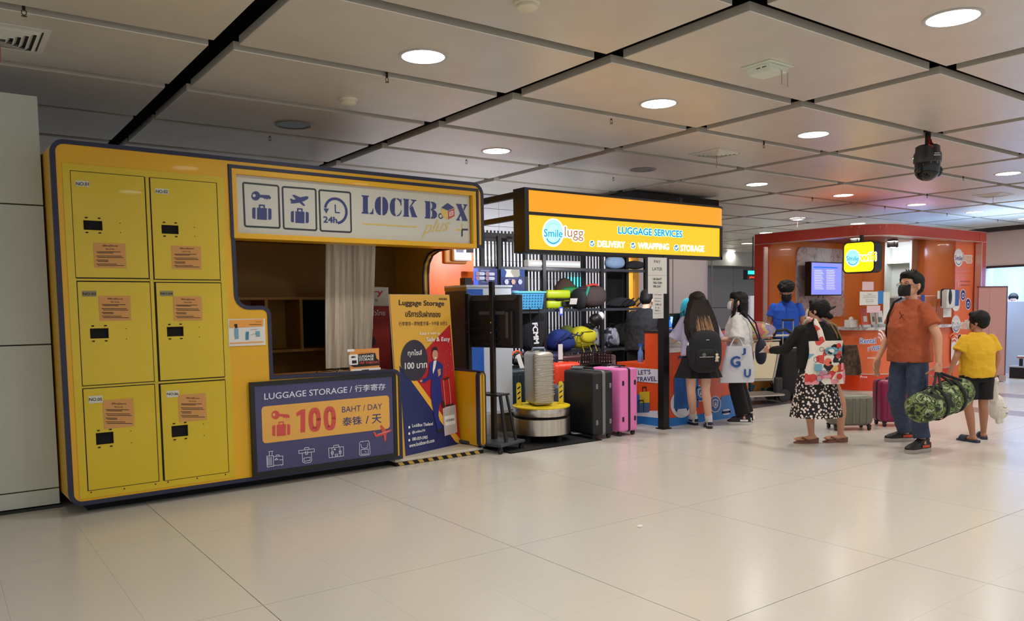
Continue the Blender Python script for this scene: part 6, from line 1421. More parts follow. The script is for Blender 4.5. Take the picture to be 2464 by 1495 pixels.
# pink partition
pp_ = thing('folding_partition', 'dusty pink upright partition panel between the orange booth and the blue room', 'partition', (15.2, 6.2, 0))
A_, B_ = at(2349, 918, z=0), at(2418, 918, z=0); d_ = (B_-A_).normalized(); n_2 = Vector((-d_.y, d_.x, 0))
Mp = Matrix((d_, n_2, Vector((0, 0, 1)))).transposed().to_4x4(); Mp.translation = A_
L_ = (B_-A_).length
for k in range(2): b = MB(); b.bb((L_*.38*k+.003, 0, .10), (L_*.38 if k == 0 else L_-.01, .05, 1.655), Mp); b.build('panel', M_('partition_pink', (196, 146, 140), .6), pp_, world=True)
b = MB(); b.bb((-.01, -.01, 1.655), (L_, .06, 1.675), Mp); b.bb((L_-.012, -.01, .1), (L_, .06, 1.66), Mp); b.build('edge_strip', M_('edge_mauve', (110, 70, 76), .5), pp_, world=True)
b = MB(); b.bb((.02, -.02, 0), (L_-.14, .07, .10), Mp); b.bb((L_-.12, -.06, .01), (L_-.01, .14, .11), Mp); b.build('foot', M_('foot_pale', (170, 150, 146), .5), pp_, world=True)

# ------------------------------------------------------------------ luggage trolley and cases by the booth
tr = thing('luggage_trolley', 'cream airport luggage trolley carrying a plastic wrapped bundle, right of the desk', 'luggage trolley', (9.75, 7.02, 0), -.35)
CR = M_('trolley_cream', (214, 202, 170), .4); TS = M_('trolley_steel', (176, 172, 164), .35, metal=.6)
b = MB(); b.rbox((-.36, 0, .81), (.98, .03, .13), .01); b.build('upper_panel', CR, tr); b = MB(); b.prism([(-.85, .37), (.02, .35), (.10, .74), (-.85, .74)], -.012, .012); b.build('lower_panel', CR, tr)
b = MB(); b.tube([(-.9, .0, .75), (.12, 0, .73)], .016); b.tube([(-.9, 0, .34), (.03, 0, .33)], .018); b.tube([(.13, 0, .74), (.04, 0, .33), (.10, -.04, .16), (.19, -.03, .09)], .022); b.tube([(-.9, 0, .9), (.15, 0, .9)], .012); b.build('frame', TS, tr)
b = MB(); b.tube([(-.86, -.02, .965), (.3, -.02, .965)], .016, 8); b.build('push_bar', M_('bar_pale', (200, 196, 186), .35), tr); b = MB(); b.tube([(.02, -.02, .96), (.05, -.05, 1.03), (.2, -.06, 1.05), (.33, -.04, .98)], .024, 8); b.tube([(-.86, 0, .93), (-.3, 0, .93), (.0, 0, .91)], .012); b.build('brake_lever', BLK, tr)
b = MB(); b.loft([[(x, y, z) for x, y in rr2(-.8, -.25, .1, .25, .08)] for z in (.12, .14)], True); b.build('lower_tray', TS, tr)
b = MB(); b.rbox((.10, -.03, .24), (.13, .07, .26), .03, 2, None); b.build('wheel_bracket', DK, tr)
for x, y in ((.19, -.05), (.19, .3), (-.7, -.2), (-.7, .2)): b = MB(); b.cone((x, y-.02, .095), (x, y+.02, .095), .095, n=22); b.build('wheel', DK, tr, smooth=False)
bd = thing('wrapped_bundle', 'striped rainbow bundle in a clear plastic bag on the trolley', 'bag', (9.42, 7.08, .905), -.35)
sub(blob((0, 0, .14), (.24, .17, .11), 2.2, lump=.05, seed=50).build('striped_bundle', pattern('rainbow_cloth', [S(190, 60, 70), S(220, 150, 60), S(150, 190, 80), S(200, 190, 60), S(170, 80, 160), S(90, 110, 190)], 4, 'WAVE', stretch=(.2, .2, 3)), bd, smooth=True))
sub(blob((0, 0, .14), (.30, .21, .138), 2.3, lump=.07, seed=51).build('plastic_bag', mat('clear_plastic_bag', (1, .97, 1, 1), .15, trans=.7, alpha=.38, bump=(14, .8), coat=.5), bd, smooth=True))
OP = pattern('case_orange_pattern', [S(206, 140, 60), S(206, 140, 60), S(60, 110, 120), S(206, 140, 60), S(40, 44, 60), S(150, 140, 60)], 7, 'CELL')
GPn = pattern('case_zigzag', [S(24, 46, 46), S(190, 196, 190), S(24, 46, 46), S(190, 196, 190)], 9, 'WAVE', stretch=(1, 1, 1))
suitcase('orange suitcase with teal and navy squares behind the black one', (10.36, 7.62, 0), -.4, .42, .26, .80, OP, 0, BLK)
suitcase('plain black fabric suitcase with tall grey handle standing by the booth', (10.22, 7.02, 0), -.4, .46, .30, .76, M_('case_black_fabric', (16, 14, 18), .8), 0, None, True, tele=.42, tm=TS)
suitcase('dark green suitcase with white zigzag cover behind the woman', (10.75, 6.83, 0), -.3, .42, .28, .80, GPn, 0, None, True, tele=.34, tm=M_('tube_brown', (80, 50, 40), .5))
MB().box((0, -.05, .772), (.16, .08, .004)).build('white_tag', PAPER, bpy.data.objects['suitcase.011'] if 'suitcase.011' in bpy.data.objects else None)
g_ = at(2060, 1036, z=0)
suitcase('grey green hard suitcase standing behind the woman in the patterned skirt', (8.28, 4.93, 0), -.62, .47, .27, .40, M_('case_sage', (112, 110, 98), .4, metal=.2), 5, None, False, guards=None, r=.07)
suitcase('magenta wheeled suitcase behind the man in the orange shirt', (8.92, 4.76, 0), -.62, .40, .27, .535, M_('case_magenta', (134, 26, 74), .38), 4, BLK, True, r=.05)
# paper scrap on the floor
q_ = at(1540, 1268, z=0); o = MB().box((0, 0, .004), (.05, .03, .006)).build('paper_scrap', PAPER); o.location = (q_.x, q_.y, 0); o.rotation_euler = (0, 0, .5); setp(o, 'tiny crumpled paper scrap lying on the open floor', 'litter')
# ------------------------------------------------------------------ PEOPLE
SK1 = M_('skin_light', (222, 176, 152), .55); SK2 = M_('skin_tan', (204, 150, 120), .55); SK3 = M_('skin_brown', (176, 122, 94), .55)
HB = M_('hair_black', (12, 10, 10), .62, bump=(60, .5), spec=.3, stretch=(1, 1, .1)); HBR = M_('hair_brown', (30, 20, 16), .6, bump=(60, .5), spec=.3, stretch=(1, 1, .1)); HTIP = M_('hair_blond_ends', (150, 112, 78), .5, bump=(80, .6), stretch=(1, 1, .1))
def V(*a): return Vector(a)
def limb(mb, p0, p1, r0, r1, n=12, caps=True, M=None):
    mb.cone(p0, p1, r0, r1, n, M)
    if caps: mb.sph(p0, r0, n, M); mb.sph(p1, r1, n, M)
def ering(c, rx, ry, n=20, M=None, rot=0): return [V(c[0]+rx*math.cos(2*PI*k/n+rot), c[1]+ry*math.sin(2*PI*k/n+rot), c[2]) for k in range(n)]
def hand(mb, wrist, d, n, s=1, curl=.5, side=1, spread=.1, fr=.0088):
    """palm, four bent fingers and a thumb. d: wrist to fingers, n: palm normal, side: thumb side sign"""
    d = V(*d).normalized(); n = V(*n); n = (n-d*n.dot(d)).normalized(); x = d.cross(n)*side; w_ = V(*wrist)
    Mh = Matrix((x, d, n)).transposed().to_4x4(); Mh.translation = w_
    mb.rbox((0, .05*s, 0), (.078*s, .10*s, .03*s), .013*s, 2, Mh)
    mb.sph((0, .012*s, 0), (.030*s, .03*s, .02*s), 10, Mh)
    for k, (fx, L) in enumerate(((.029, .074), (.010, .082), (-.010, .077), (-.029, .060))):
        p = V(fx*s, .092*s, 0); a = 0; L *= s
        for j, f in enumerate((.45, .32, .23)):
            a += curl*(1.0 if j else .75); q_ = p+V(fx*spread*.3, math.cos(a)*L*f*1.2, math.sin(a)*L*f*1.2)
            limb(mb, p, q_, fr*s*(1-.08*j), fr*s*(.92-.08*j), 8, True, Mh); p = q_
    p = V(.034*s, .03*s, .004*s); 
    for j, L in enumerate((.038, .032, .024)):
        q_ = p+V((.014, .006, -.003)[j]*s, L*s*.8, (.014+.008*j)*s*curl*1.6); limb(mb, p, q_, fr*1.15*s, fr*s, 8, True, Mh); p = q_
def person(name, label, loc, rz, H, J, skin, w=1.0, lean=0, turn=0, head=(0, 0, 0), belly=0, hands=((.5, 1), (.5, 1)), voxel=.0068, cat='person', tall_neck=0):
    """J: joint dict in the figure's own frame (x right, y forward, z up) for a 1.70 m body, scaled by H/1.7"""
    t = thing(name, label, cat, loc, rz); s = H/1.7
    U = T(0, 0, .95*s) @ R(turn) @ R(-lean, 'X') @ T(0, 0, -.95*s)
    Hm = U @ T(0, .01*s, 1.455*s) @ R(head[0]) @ R(-head[1], 'X') @ R(head[2], 'Y') @ Matrix.Scale(1.13, 4)
    D = dict(hipR=(.095, 0, .90), hipL=(-.095, 0, .90), kneeR=(.1, .01, .48), kneeL=(-.1, .01, .48), ankR=(.1, -.02, .08), ankL=(-.1, -.02, .08), toeR=(.12, .15, .03), toeL=(-.12, .15, .03),
             shR=(.162*w, 0, 1.352), shL=(-.162*w, 0, 1.352), elR=(.24, -.03, 1.12), elL=(-.24, -.03, 1.12), wrR=(.25, .06, .88), wrL=(-.25, .06, .88), fdR=(0, .1, -1), fdL=(0, .1, -1), nR=(-1, 0, 0), nL=(1, 0, 0))
    D.update(J); D = {k: V(*v)*(s if k[:2] not in ('fd',) and k not in ('nR', 'nL') else 1) for k, v in D.items()}
    for k in ('shR', 'shL'): D[k] = U @ D[k]
    mb = MB()
    tor = [(0, 0, .84, .15, .105), (0, 0, .93, .168*w, .115), (0, .0, 1.03, .142*w, .10), (0, .005, 1.18, .155*w, .108), (0, 0, 1.30, .165*w, .108), (0, -.005, 1.38, .125*w, .08), (0, -.005, 1.425, .08, .06)]
    mb.loft([[U @ (q_*s) for q_ in ering((a, b_, c), rx, ry+belly*(1 if 1.0 < c < 1.25 else .4))] for a, b_, c, rx, ry in tor])
    limb(mb, U @ (V(0, -.01, 1.40)*s), U @ (V(0, .008, 1.52)*s), .056*s, .052*s)
    for S_, sg_ in (('R', 1), ('L', -1)):
        limb(mb, D['hip'+S_], D['knee'+S_], .086*s*w, .054*s); 
        kn, an = D['knee'+S_], D['ank'+S_]; mid = kn.lerp(an, .3)+V(0, -.012*s, 0)
        limb(mb, kn, mid, .054*s, .056*s); limb(mb, mid, an, .056*s, .035*s)
        to = D['toe'+S_]; dd = (to-an); dd.z = 0; dd.normalize(); heel = an-dd*.035*s; heel.z = an.z-.045*s
        limb(mb, an, heel, .036*s, .032*s); limb(mb, V(heel.x, heel.y, heel.z), to+V(0, 0, 0), .032*s, .026*s)
        sd = V(-dd.y, dd.x, 0)
        for k in range(5): limb(mb, to+sd*(k-2)*.015*s, to+sd*(k-2)*.017*s+dd*(.03-.004*abs(k-1))*s, .011*s, .009*s, 8)
        limb(mb, D['sh'+S_], D['el'+S_], .050*s*w, .038*s); limb(mb, D['el'+S_], D['wr'+S_], .038*s, .026*s)
        c = hands[0 if S_ == 'R' else 1]
        if c: hand(mb, D['wr'+S_], D['fd'+S_], D['n'+S_], s*1.0, c[0], c[1])
    # head
    k = s
    mb.sph((0, -.005*k, .125*k), (.074*k, .092*k, .100*k), 20, Hm); mb.sph((0, .028*k, .075*k), (.056*k, .062*k, .068*k), 16, Hm); mb.sph((0, .052*k, .028*k), (.026*k, .028*k, .022*k), 10, Hm)
    mb.cone(Hm @ V(0, .082*k, .115*k), Hm @ V(0, .098*k, .078*k), .008*k, .015*k, 8); mb.sph((0, .098*k, .076*k), (.015*k, .014*k, .011*k), 8, Hm)
    mb.sph((0, .086*k, .048*k), (.024*k, .012*k, .007*k), 8, Hm); mb.sph((0, .084*k, .040*k), (.02*k, .012*k, .007*k), 8, Hm)
    for e in (-1, 1): mb.sph((e*.076*k, -.008*k, .098*k), (.010*k, .019*k, .032*k), 10, Hm); mb.sph((e*.03*k, .078*k, .126*k), (.026*k, .014*k, .008*k), 8, Hm)
    body = remesh(mb, 'body', skin, t, voxel, 2)
    for e in (-1, 1):
        MB().sph((e*.03*k, .079*k, .106*k), (.0125*k, .008*k, .0085*k), 10, Hm).build('eye', M_('eye_white', (225, 222, 216), .2), body, smooth=True)
        MB().sph((e*.03*k, .0862*k, .106*k), (.006*k, .003*k, .006*k), 8, Hm).build('iris', M_('iris_dark', (30, 18, 12), .2), body)
        b = MB(); b.tube([Hm @ V(e*.014*k, .090*k, .130*k), Hm @ V(e*.03*k, .089*k, .136*k), Hm @ V(e*.047*k, .078*k, .131*k)], .003*k); b.build('eyebrow', HB, body)
    return t, D, U, Hm, s
def mask_(t, Hm, s, mt, ear=True):
    mb = MB(); rs = []
    for i in range(9):
        z = (.012+.092*i/8)*s; row = []; f = math.sin(PI*(i+1)/10)
        for j in range(15):
            a = math.radians(-62+124*j/14); r = (.060+.010*f)*s
            row.append(Hm @ V(r*math.sin(a)*1.0, .035*s+r*math.cos(a)*(1.0+.06*f), z+.006*s*abs(a)))
        rs.append(row)
    mb.loft(rs, False, closed=False); o = mb.build('face_mask', mt, t, smooth=True); md = o.modifiers.new('so', 'SOLIDIFY'); md.thickness = .003; md.offset = 1
    b = MB()
    for e in (-1, 1):
        for z in (.025, .095): b.tube([Hm @ V(e*.062*s, .045*s, z*s), Hm @ V(e*.080*s, .0, (.5*z+.045)*s), Hm @ V(e*.084*s, -.022*s, .095*s)], .0016*s, 5)
    b.build('ear_loops', mt, t)
def cap_hair(Hm, s, mb=None, fringe=True, back=.0):
    mb = mb or MB(); mb.sph((0, -.022*s, .145*s), (.085*s, .096*s, .088*s), 20, Hm); mb.sph((0, -.05*s, .10*s), (.078*s, .066*s, (.075+back)*s), 16, Hm)
    if fringe: mb.sph((0, .038*s, .186*s), (.070*s, .056*s, .034*s), 14, Hm)
    for e in (-1, 1): mb.sph((e*.07*s, .012*s, .155*s), (.017*s, .045*s, .035*s), 10, Hm)
    return mb
def tshirt(t, D, U, s, mt, w=1.0, hem=.86, sleeve=.55, belly=0, loose=.022, name='shirt', flare=0, disp=.012, sleeve_r=.075, long_=False, neck=1.44):
    mb = MB(); l = loose
    tor = [(hem, .155+l+flare, .112+l+flare), (.93, .17+l, .118+l+flare*.7), (1.03, .150+l+.01, .108+l), (1.18, .160+l+.004, .114+l), (1.30, .172+l*.7, .114+l*.7), (1.38, .128+l*.3, .085+l*.4), (neck, .075, .066)]
    mb.loft([[U @ (q_*s) for q_ in ering((0, 0, z), rx*w, ry+belly*(1 if 1.0 < z < 1.25 else .7 if z < 1 else .2), 28)] for z, rx, ry in tor])
    for S_ in 'RL':
        sh, el, wr = D['sh'+S_], D['el'+S_], D['wr'+S_]
        mb.sph(sh, .058*s*w, 12)
        if long_:
            mb.cone(sh, el, .066*s*w, .056*s, 14); mb.sph(el, .056*s, 12); mb.cone(el, el.lerp(wr, .93), .056*s, .042*s, 14)
        else: mb.cone(sh, sh.lerp(el, sleeve), .058*s*w, sleeve_r*s, 16)
    return remesh(mb, name, mt, t, .0085, 3, disp=(.07, disp))
def trousers(t, D, s, mt, top=.97, w=1.0, r=(.105, .078, .062), name='trousers', upto=.96, disp=.01):
    mb = MB(); mb.loft([[q_*s for q_ in ering((0, 0, z), rx*w, ry, 24)] for z, rx, ry in ((.82, .15, .115), (.9, .178, .13), (top, .165, .12))])
    for S_ in 'RL':
        h_, kn, an = D['hip'+S_], D['knee'+S_], D['ank'+S_]
        mb.cone(h_, kn, r[0]*s*.95, r[1]*s, 16); mb.sph(h_, r[0]*s*.92, 12)
        if upto > .5: mb.sph(kn, r[1]*s, 12); mb.cone(kn, kn.lerp(an, (upto-.5)*2), r[1]*s, r[2]*s, 16)
    return remesh(mb, name, mt, t, .0085, 3, disp=(.09, disp))
def shorts(t, D, s, mt, top=.97, kneef=.8, w=1.0, r=(.11, .10)):
    mb = MB(); mb.loft([[q_*s for q_ in ering((0, 0, z), rx*w, ry, 24)] for z, rx, ry in ((.80, .17, .125), (.9, .185, .135), (top, .165, .12))])
    for S_ in 'RL': h_, kn = D['hip'+S_], D['knee'+S_]; mb.cone(h_+V(0, 0, 0), h_.lerp(kn, kneef), r[0]*s*w, r[1]*s*w, 18)
    return remesh(mb, 'shorts', mt, t, .0085, 2, disp=(.08, .008))
def sneaker(t, D, S_, s, up, sole, acc=None):
    an, to = D['ank'+S_], D['toe'+S_]; d = to-an; d.z = 0; d.normalize(); x = V(-d.y, d.x, 0)
    M = Matrix((x, d, V(0, 0, 1))).transposed().to_4x4(); M.translation = V(an.x, an.y, 0)-d*.05*s
    out = [(0, -.035), (.028, -.028), (.036, .02), (.034, .09), (.047, .17), (.042, .215), (.015, .242), (-.015, .242), (-.040, .215), (-.044, .16), (-.034, .09), (-.036, .02), (-.028, -.028)]
    b = MB(); b.loft([[(a*s*k, c*s, z*s) for a, c in out] for z, k in ((.0, .96), (.006, 1.05), (.03, 1.04), (.034, .98))], True, M); so = b.build('sole', sole, t, smooth=True)
    b = MB(); b.loft([[(a*s*k, (c*ky+dy)*s, z*s) for a, c in out] for z, k, ky, dy in ((.03, 1, 1, 0), (.05, .98, .98, 0), (.066, .84, .86, .0), (.085, .78, .55, .0), (.108, .8, .40, -.005), (.112, .74, .38, -.005))], True, M); u = b.build('shoe', up, t, smooth=True)
    if acc:
        b = MB(); [b.rbox((e*.040*s, .05*s, .052*s), (.008*s, .09*s, .022*s), .004, 1, M) for e in (-1, 1)]; b.rbox((0, -.03*s, .06*s), (.05*s, .012*s, .04*s), .004, 1, M); b.build('accent_panel', acc, u)
        b = MB(); [b.tube([M @ V(-.022*s, (.07+.022*k)*s, (.088-.010*k)*s), M @ V(0, (.074+.022*k)*s, (.096-.010*k)*s), M @ V(.022*s, (.07+.022*k)*s, (.088-.010*k)*s)], .003) for k in range(4)]; b.build('laces', acc, u)
def sandal(t, D, S_, s, mt, flip=True, wedge=.0):
    an, to = D['ank'+S_], D['toe'+S_]; d = to-an; d.z = 0; d.normalize(); x = V(-d.y, d.x, 0)
    M = Matrix((x, d, V(0, 0, 1))).transposed().to_4x4(); M.translation = V(an.x, an.y, 0)-d*.05*s
    out = [(0, -.03), (.03, -.022), (.036, .03), (.034, .09), (.048, .16), (.044, .215), (.015, .245), (-.015, .245), (-.042, .21), (-.044, .15), (-.034, .09), (-.036, .03), (-.03, -.022)]
    b = MB(); n = len(out); lo = [(a*s, c*s, 0) for a, c in out]; hi = [(a*s*1.04, c*s, (.016+wedge*max(0, .2-c)/.2)*s) for a, c in out]; b.loft([lo, hi], True, M); so = b.build('sandal', mt, t)
    b = MB()
    if flip:
        for e in (-1, 1): b.tube([M @ V(0, .19*s, .02*s), M @ V(e*.02*s, .16*s, .062*s), M @ V(e*.044*s, .085*s, .025*s)], .010*s, 8)
    else:
        b.loft([[M @ V(.05*s*math.cos(a), c*s, (.012+.055*math.sin(a))*s) for a in [PI*i/10 for i in range(11)]]+[M @ V(.044*s*math.cos(a), c*s, (.012+.049*math.sin(a))*s) for a in [PI*(10-i)/10 for i in range(11)]] for c in (.11, .19)], True)
    b.build('strap', mt, so, smooth=True)

# --- man in rust orange T-shirt and jeans, holding the duffel bag
MRZ = 1.2
mp = V(7.60, 3.905, 0)
# figure frame: forward = -x world, right = +y world
def loc_of(t, p): return (wm(t).inverted() @ V(*p))
tm = thing('dummy', None, None, mp, MRZ); Wi = wm(tm).inverted(); bpy.data.objects.remove(tm); WM.pop('dummy', None)
fR, fL = Wi @ at(2172, 1062, z=0), Wi @ at(2212, 1088, z=0)
hl = Wi @ V(7.55, 3.58, 0)
man, D, U, Hm, s = person('person', 'man in rust orange T-shirt and jeans with black mask and glasses carrying a camouflage bag', mp, MRZ, 1.70,
    dict(ankR=(fR.x, fR.y-.03, .09), toeR=(fR.x+.03, fR.y+.14, .03), ankL=(fL.x, fL.y-.03, .09), toeL=(fL.x-.03, fL.y+.14, .03), kneeR=(.13, .03, .49), kneeL=(-.13, .02, .49),
         elR=(.28, .0, 1.10), wrR=(.27, .14, .86), elL=(-.31, -.03, 1.10), wrL=(-.34, -.02, .85), fdL=(0, .05, -1), fdR=(0, .2, -1)), SK2, 1.10, 0, 0, (.12, -.05, 0), belly=.055, hands=((.35, 1), (.85, -1)))
RUST = M_('shirt_rust', (166, 80, 46), .85, noise=(9, .08)); JE = M_('denim', (54, 66, 92), .8, noise=(30, .18))
tshirt(man, D, U, s, RUST, 1.08, .85, .62, .055, .030, sleeve_r=.082, disp=.018, flare=.012)
trousers(man, D, s, JE, .95, 1.12, (.112, .085, .074), upto=.95, disp=.02)
BKS = M_('shoe_black', (24, 24, 26), .6); SOL = M_('sole_grey', (170, 160, 154), .6); ORA = M_('shoe_red', (206, 70, 48), .6)
for S_ in 'RL': sneaker(man, D, S_, s*1.12, BKS, SOL, ORA)
mask_(man, Hm, s, M_('mask_black', (16, 16, 18), .8))
mb = cap_hair(Hm, s); mb.sph((.0, .05*s, .20*s), (.06*s, .05*s, .026*s), 12, Hm); [mb.cone(Hm @ V(.02*k*s, -.0*s, .215*s), Hm @ V(.026*k*s, .01*s, .25*s), .016*s, .003*s, 6) for k in (-2, -1, 0, 1, 2)]
remesh(mb, 'hair', HB, man, .006, 2, disp=(.02, .012))
GLS = M_('glasses_black', (16, 16, 16), .3)
b = MB()
for e in (-1, 1):
    b.tube([Hm @ V((e*.034+.024*math.cos(a))*s, (.100-.1*abs(.024*math.cos(a)*e+.034)*.3)*s, (.106+.017*math.sin(a))*s) for a in [2*PI*k/14 for k in range(14)]], .0018*s, 6, loop=True)
    b.tube([Hm @ V(e*.058*s, .094*s, .110*s), Hm @ V(e*.082*s, .0, .108*s), Hm @ V(e*.084*s, -.02*s, .10*s)], .002*s, 6)
b.tube([Hm @ V(-.01*s, .102*s, .11*s), Hm @ V(.01*s, .102*s, .11*s)], .002*s, 6); b.build('glasses', GLS, man)
# small leaping mark on the chest, cross-body strap, pocket bag
b = MB(); c = V(-.085, .178, 1.285)*s
for a_, b_ in (((0, 0), (.022, .03)), ((0, 0), (-.03, -.028)), ((0, 0), (.028, -.022)), ((.008, .012), (-.018, .016))): b.tube([c+V(a_[0], 0, a_[1]), c+V(b_[0], -.004, b_[1])], .0045, 5)
b.sph((c.x+.024, c.y, c.z+.036), .006, 8); b.build('chest_mark', M_('mark_dark', (90, 30, 20), .7), man)
st = M_('strap_black', (18, 18, 20), .8)
b = MB(); b.tube([V(.10, .02, 1.46)*s, V(.12, .09, 1.42)*s, V(.14, .135, 1.30)*s, V(.185, .12, 1.12)*s, V(.2, .06, 1.0)*s], .012, 6); b.build('shoulder_strap', st, man)
# camouflage duffel carried between man and boy
CAMO = pattern('camouflage', [S(30, 34, 26), S(62, 70, 46), S(104, 126, 64), S(30, 32, 28), S(150, 160, 120)], 17, 'NOISE', thr=[0, .42, .47, .545, .60])
ce = at(2262, 962, y=3.52); dv = at(2325, 935, y=3.46)-at(2200, 985, y=3.60); az = math.atan2(dv.y, dv.x); tilt = math.atan2(dv.z, math.hypot(dv.x, dv.y))
Lb = dv.length*.5+.04
db = thing('duffel_bag', 'green camouflage duffel bag hanging between the man and the boy', 'duffel bag', ce, az)
Mt2 = R(-tilt, 'Y')
mb = MB(); rs = []
for i in range(15):
    f = i/14; x = -Lb+2*Lb*f; k = (1-abs(2*f-1)**6)**.35 if 0 < f < 1 else .45
    rs.append([Mt2 @ V(x, (.135*k)*math.cos(a)*(1+.03*math.sin(3*a+f*6)), (.150*k)*math.sin(a)*(1+.05*math.sin(2*a+f*9)) - .012*math.sin(PI*f)) for a in [2*PI*j/24 for j in range(24)]])
mb.loft(rs); db_o = sub(mb.build('bag_body', CAMO, db, smooth=True))
for x in (-.08, .15):
    b = MB(); rs = [[Mt2 @ V(x+dx, .142*math.cos(a), .156*math.sin(a)-.01) for dx in (-.018, .018)] for a in [2*PI*j/24 for j in range(24)]]
    rs.append(rs[0]); b.loft([[r[0], r[1]] for r in rs], False, closed=False); o = b.build('webbing_band', st, db, smooth=True); md = o.modifiers.new('so', 'SOLIDIFY'); md.thickness = .006; md.offset = 1
Dw = wm(db).inverted()
grip = Dw @ (wm(man) @ (D['wrL']+V(0, .01, -.085)))
for x, yy in ((-.2, -.07), (.08, -.07)):
    b = MB(); p0 = Mt2 @ V(x, yy*1.2, .13); p1 = Mt2 @ V(x+.13, yy*1.2, .13)
    b.tube([p0, p0.lerp(grip, .55), grip+V(-.02, 0, 0), grip+V(.02, 0, 0), p1.lerp(grip, .55), p1], .013, 6); b.build('handle', st, db, smooth=True)

# --- woman in black top and patterned skirt
wp = V(7.10, 4.58, 0); WRZ = -.50
tm = thing('dummy', None, None, wp, WRZ); Wi = wm(tm).inverted(); bpy.data.objects.remove(tm); WM.pop('dummy', None)
fL, fR = Wi @ at(1952, 1066, z=0), Wi @ at(2022, 1064, z=0)
tl_ = Wi.to_3x3() @ V(-.85, .53, 0)
wo, D, U, Hm, s = person('person', 'woman in a black top and spotted skirt seen from behind with a printed tote bag', wp, WRZ, 1.46,
    dict(ankL=(fL.x/.86, fL.y/.86, .105), toeL=(fL.x/.86+tl_.x*.17, fL.y/.86+tl_.y*.17, .05), ankR=(fR.x/.86, fR.y/.86, .105), toeR=(fR.x/.86+tl_.x*.16, fR.y/.86+tl_.y*.16, .05),
         kneeL=(fL.x/.86*.7-.05, fL.y/.86*.7+.02, .50), kneeR=(fR.x/.86*.7+.05, .02, .50), elL=(-.34, .10, 1.12), wrL=(-.42, .32, 1.10), fdL=(-.2, 1, .1), nL=(1, 0, 0), elR=(.27, -.02, 1.10), wrR=(.24, .2, 1.12), fdR=(-.1, 1, .2), nR=(-1, 0, 0)),
    SK2, 1.12, .03, 0, (.75, -.12, 0), belly=.03, hands=((.8, 1), (.8, -1)))
tshirt(wo, D, U, s, M_('top_black', (16, 16, 18), .9), 1.15, .90, .5, .03, .035, long_=True, disp=.018, name='top', flare=.015)
SKP = pattern('skirt_print', [S(232, 222, 216), S(232, 214, 206), S(26, 22, 24)], 36, 'VORONOI', thr=[0, .2, .40])
mb = MB(); rs = []
for i in range(10):
    f = i/9; z = 1.0-.66*f
    rs.append([(V(0, 0, 0)+V((.165+.10*f)*(1+.05*f*math.sin(9*a))*1.12*math.cos(a), (.125+.085*f)*(1+.05*f*math.sin(11*a+1))*math.sin(a)*1.12, z))*s for a in [2*PI*k/48 for k in range(48)]])
mb.loft(rs); mb.build('skirt', SKP, wo, smooth=True)
FF = M_('flipflop_brown', (128, 82, 70), .7)
for S_ in 'RL': sandal(wo, D, S_, s*1.08, FF, True, .035)
mask_(wo, Hm, s, M_('mask_white', (206, 200, 194), .8))
mb = cap_hair(Hm, s, back=.0); mb.sph((.0, -.02*s, .135*s), (.092*s, .106*s, .10*s), 18, Hm); mb.sph((0, -.135*s, .055*s), (.034*s, .032*s, .03*s), 12, Hm); mb.sph((0, -.10*s, .07*s), (.03*s, .05*s, .03*s), 12, Hm)
[mb.cone(Hm @ V(.02*k*s, -.11*s, (.12+.01*k)*s), Hm @ V(.05*s, (-.165-.006*k)*s, (.145+.012*k)*s), .014*s, .003*s, 6) for k in range(3)]
remesh(mb, 'hair', HB, wo, .006, 2, disp=(.02, .006))
TP = pattern('tote_print', [S(226, 216, 204), S(226, 216, 204), S(206, 74, 66), S(226, 216, 204), S(120, 170, 190), S(226, 216, 204), S(226, 150, 160), S(40, 36, 40)], 15, 'CELL', thr=[0, .3, .42, .52, .64, .72, .84, .93])
tt = thing('tote_bag', 'white cotton tote with red, blue and black prints hanging on the woman\'s back', 'bag', wp, WRZ)
mb = MB(); rs = []
for i in range(11):
    f = i/10; z = (.74+.49*f)*s/.86*.86
    hw = (.205-.035*f); rs.append([V(-.03+hw*math.copysign(abs(math.cos(a))**.6, math.cos(a))+.012*math.sin(7*f+a), -.215*1.0-.01*f+.035*math.sin(a)*(1-.5*abs(2*f-1)), z) for a in [2*PI*k/24 for k in range(24)]])
mb.loft(rs); mb.build('bag_body', TP, tt, smooth=True)
b = MB(); b.tube([V(-.06, -.215, 1.05), V(-.075, -.19, 1.15), V(-.09, -.12, 1.25), V(-.09, .0, 1.27), V(-.10, .10, 1.2)], [.03, .028, .025, .022, .02], 8); b.build('strap', TP, tt, smooth=True)
# round printed patches and lines (plain stand-ins for the comic print)
Pt = Plane(wm(tt) @ V(0, -.258, 0), (math.cos(WRZ), math.sin(WRZ), 0)).c(5.536, 1930, 710); p = Print(Pt, tt)
Pt.q = lambda a, b_: (-.03+(a-385)/500*.36, .645+(1215-b_)/590*.41)
TB, TR, TO, TK, TG = M_('tote_blue', (110, 160, 180), .7), M_('tote_red', (200, 52, 44), .7), M_('tote_orange', (226, 110, 84), .7), M_('tote_pink', (224, 140, 160), .7), M_('tote_yellow', (224, 176, 96), .7)
p.rrect('round_print', TB, (345, 710), (540, 810), .04, 1); p.circ('round_print', PAPER, (440, 760), .03, 2, ry=.02); p.circ('round_print', TO, (395, 915), .038, 1); p.circ('dark_print', INK, (405, 780), .012, 3); p.circ('dark_print', INK, (432, 795), .012, 3)
p.arc('dark_print', INK, (300, 735), .02, 0, 360, .004, 2); p.arc('dark_print', INK, (225, 875), .025, 0, 360, .004, 2); p.arc('dark_print', INK, (545, 860), .035, 0, 360, .006, 2); p.circ('dark_print', INK, (575, 850), .010, 3); p.circ('dark_print', INK, (428, 925), .012, 3)
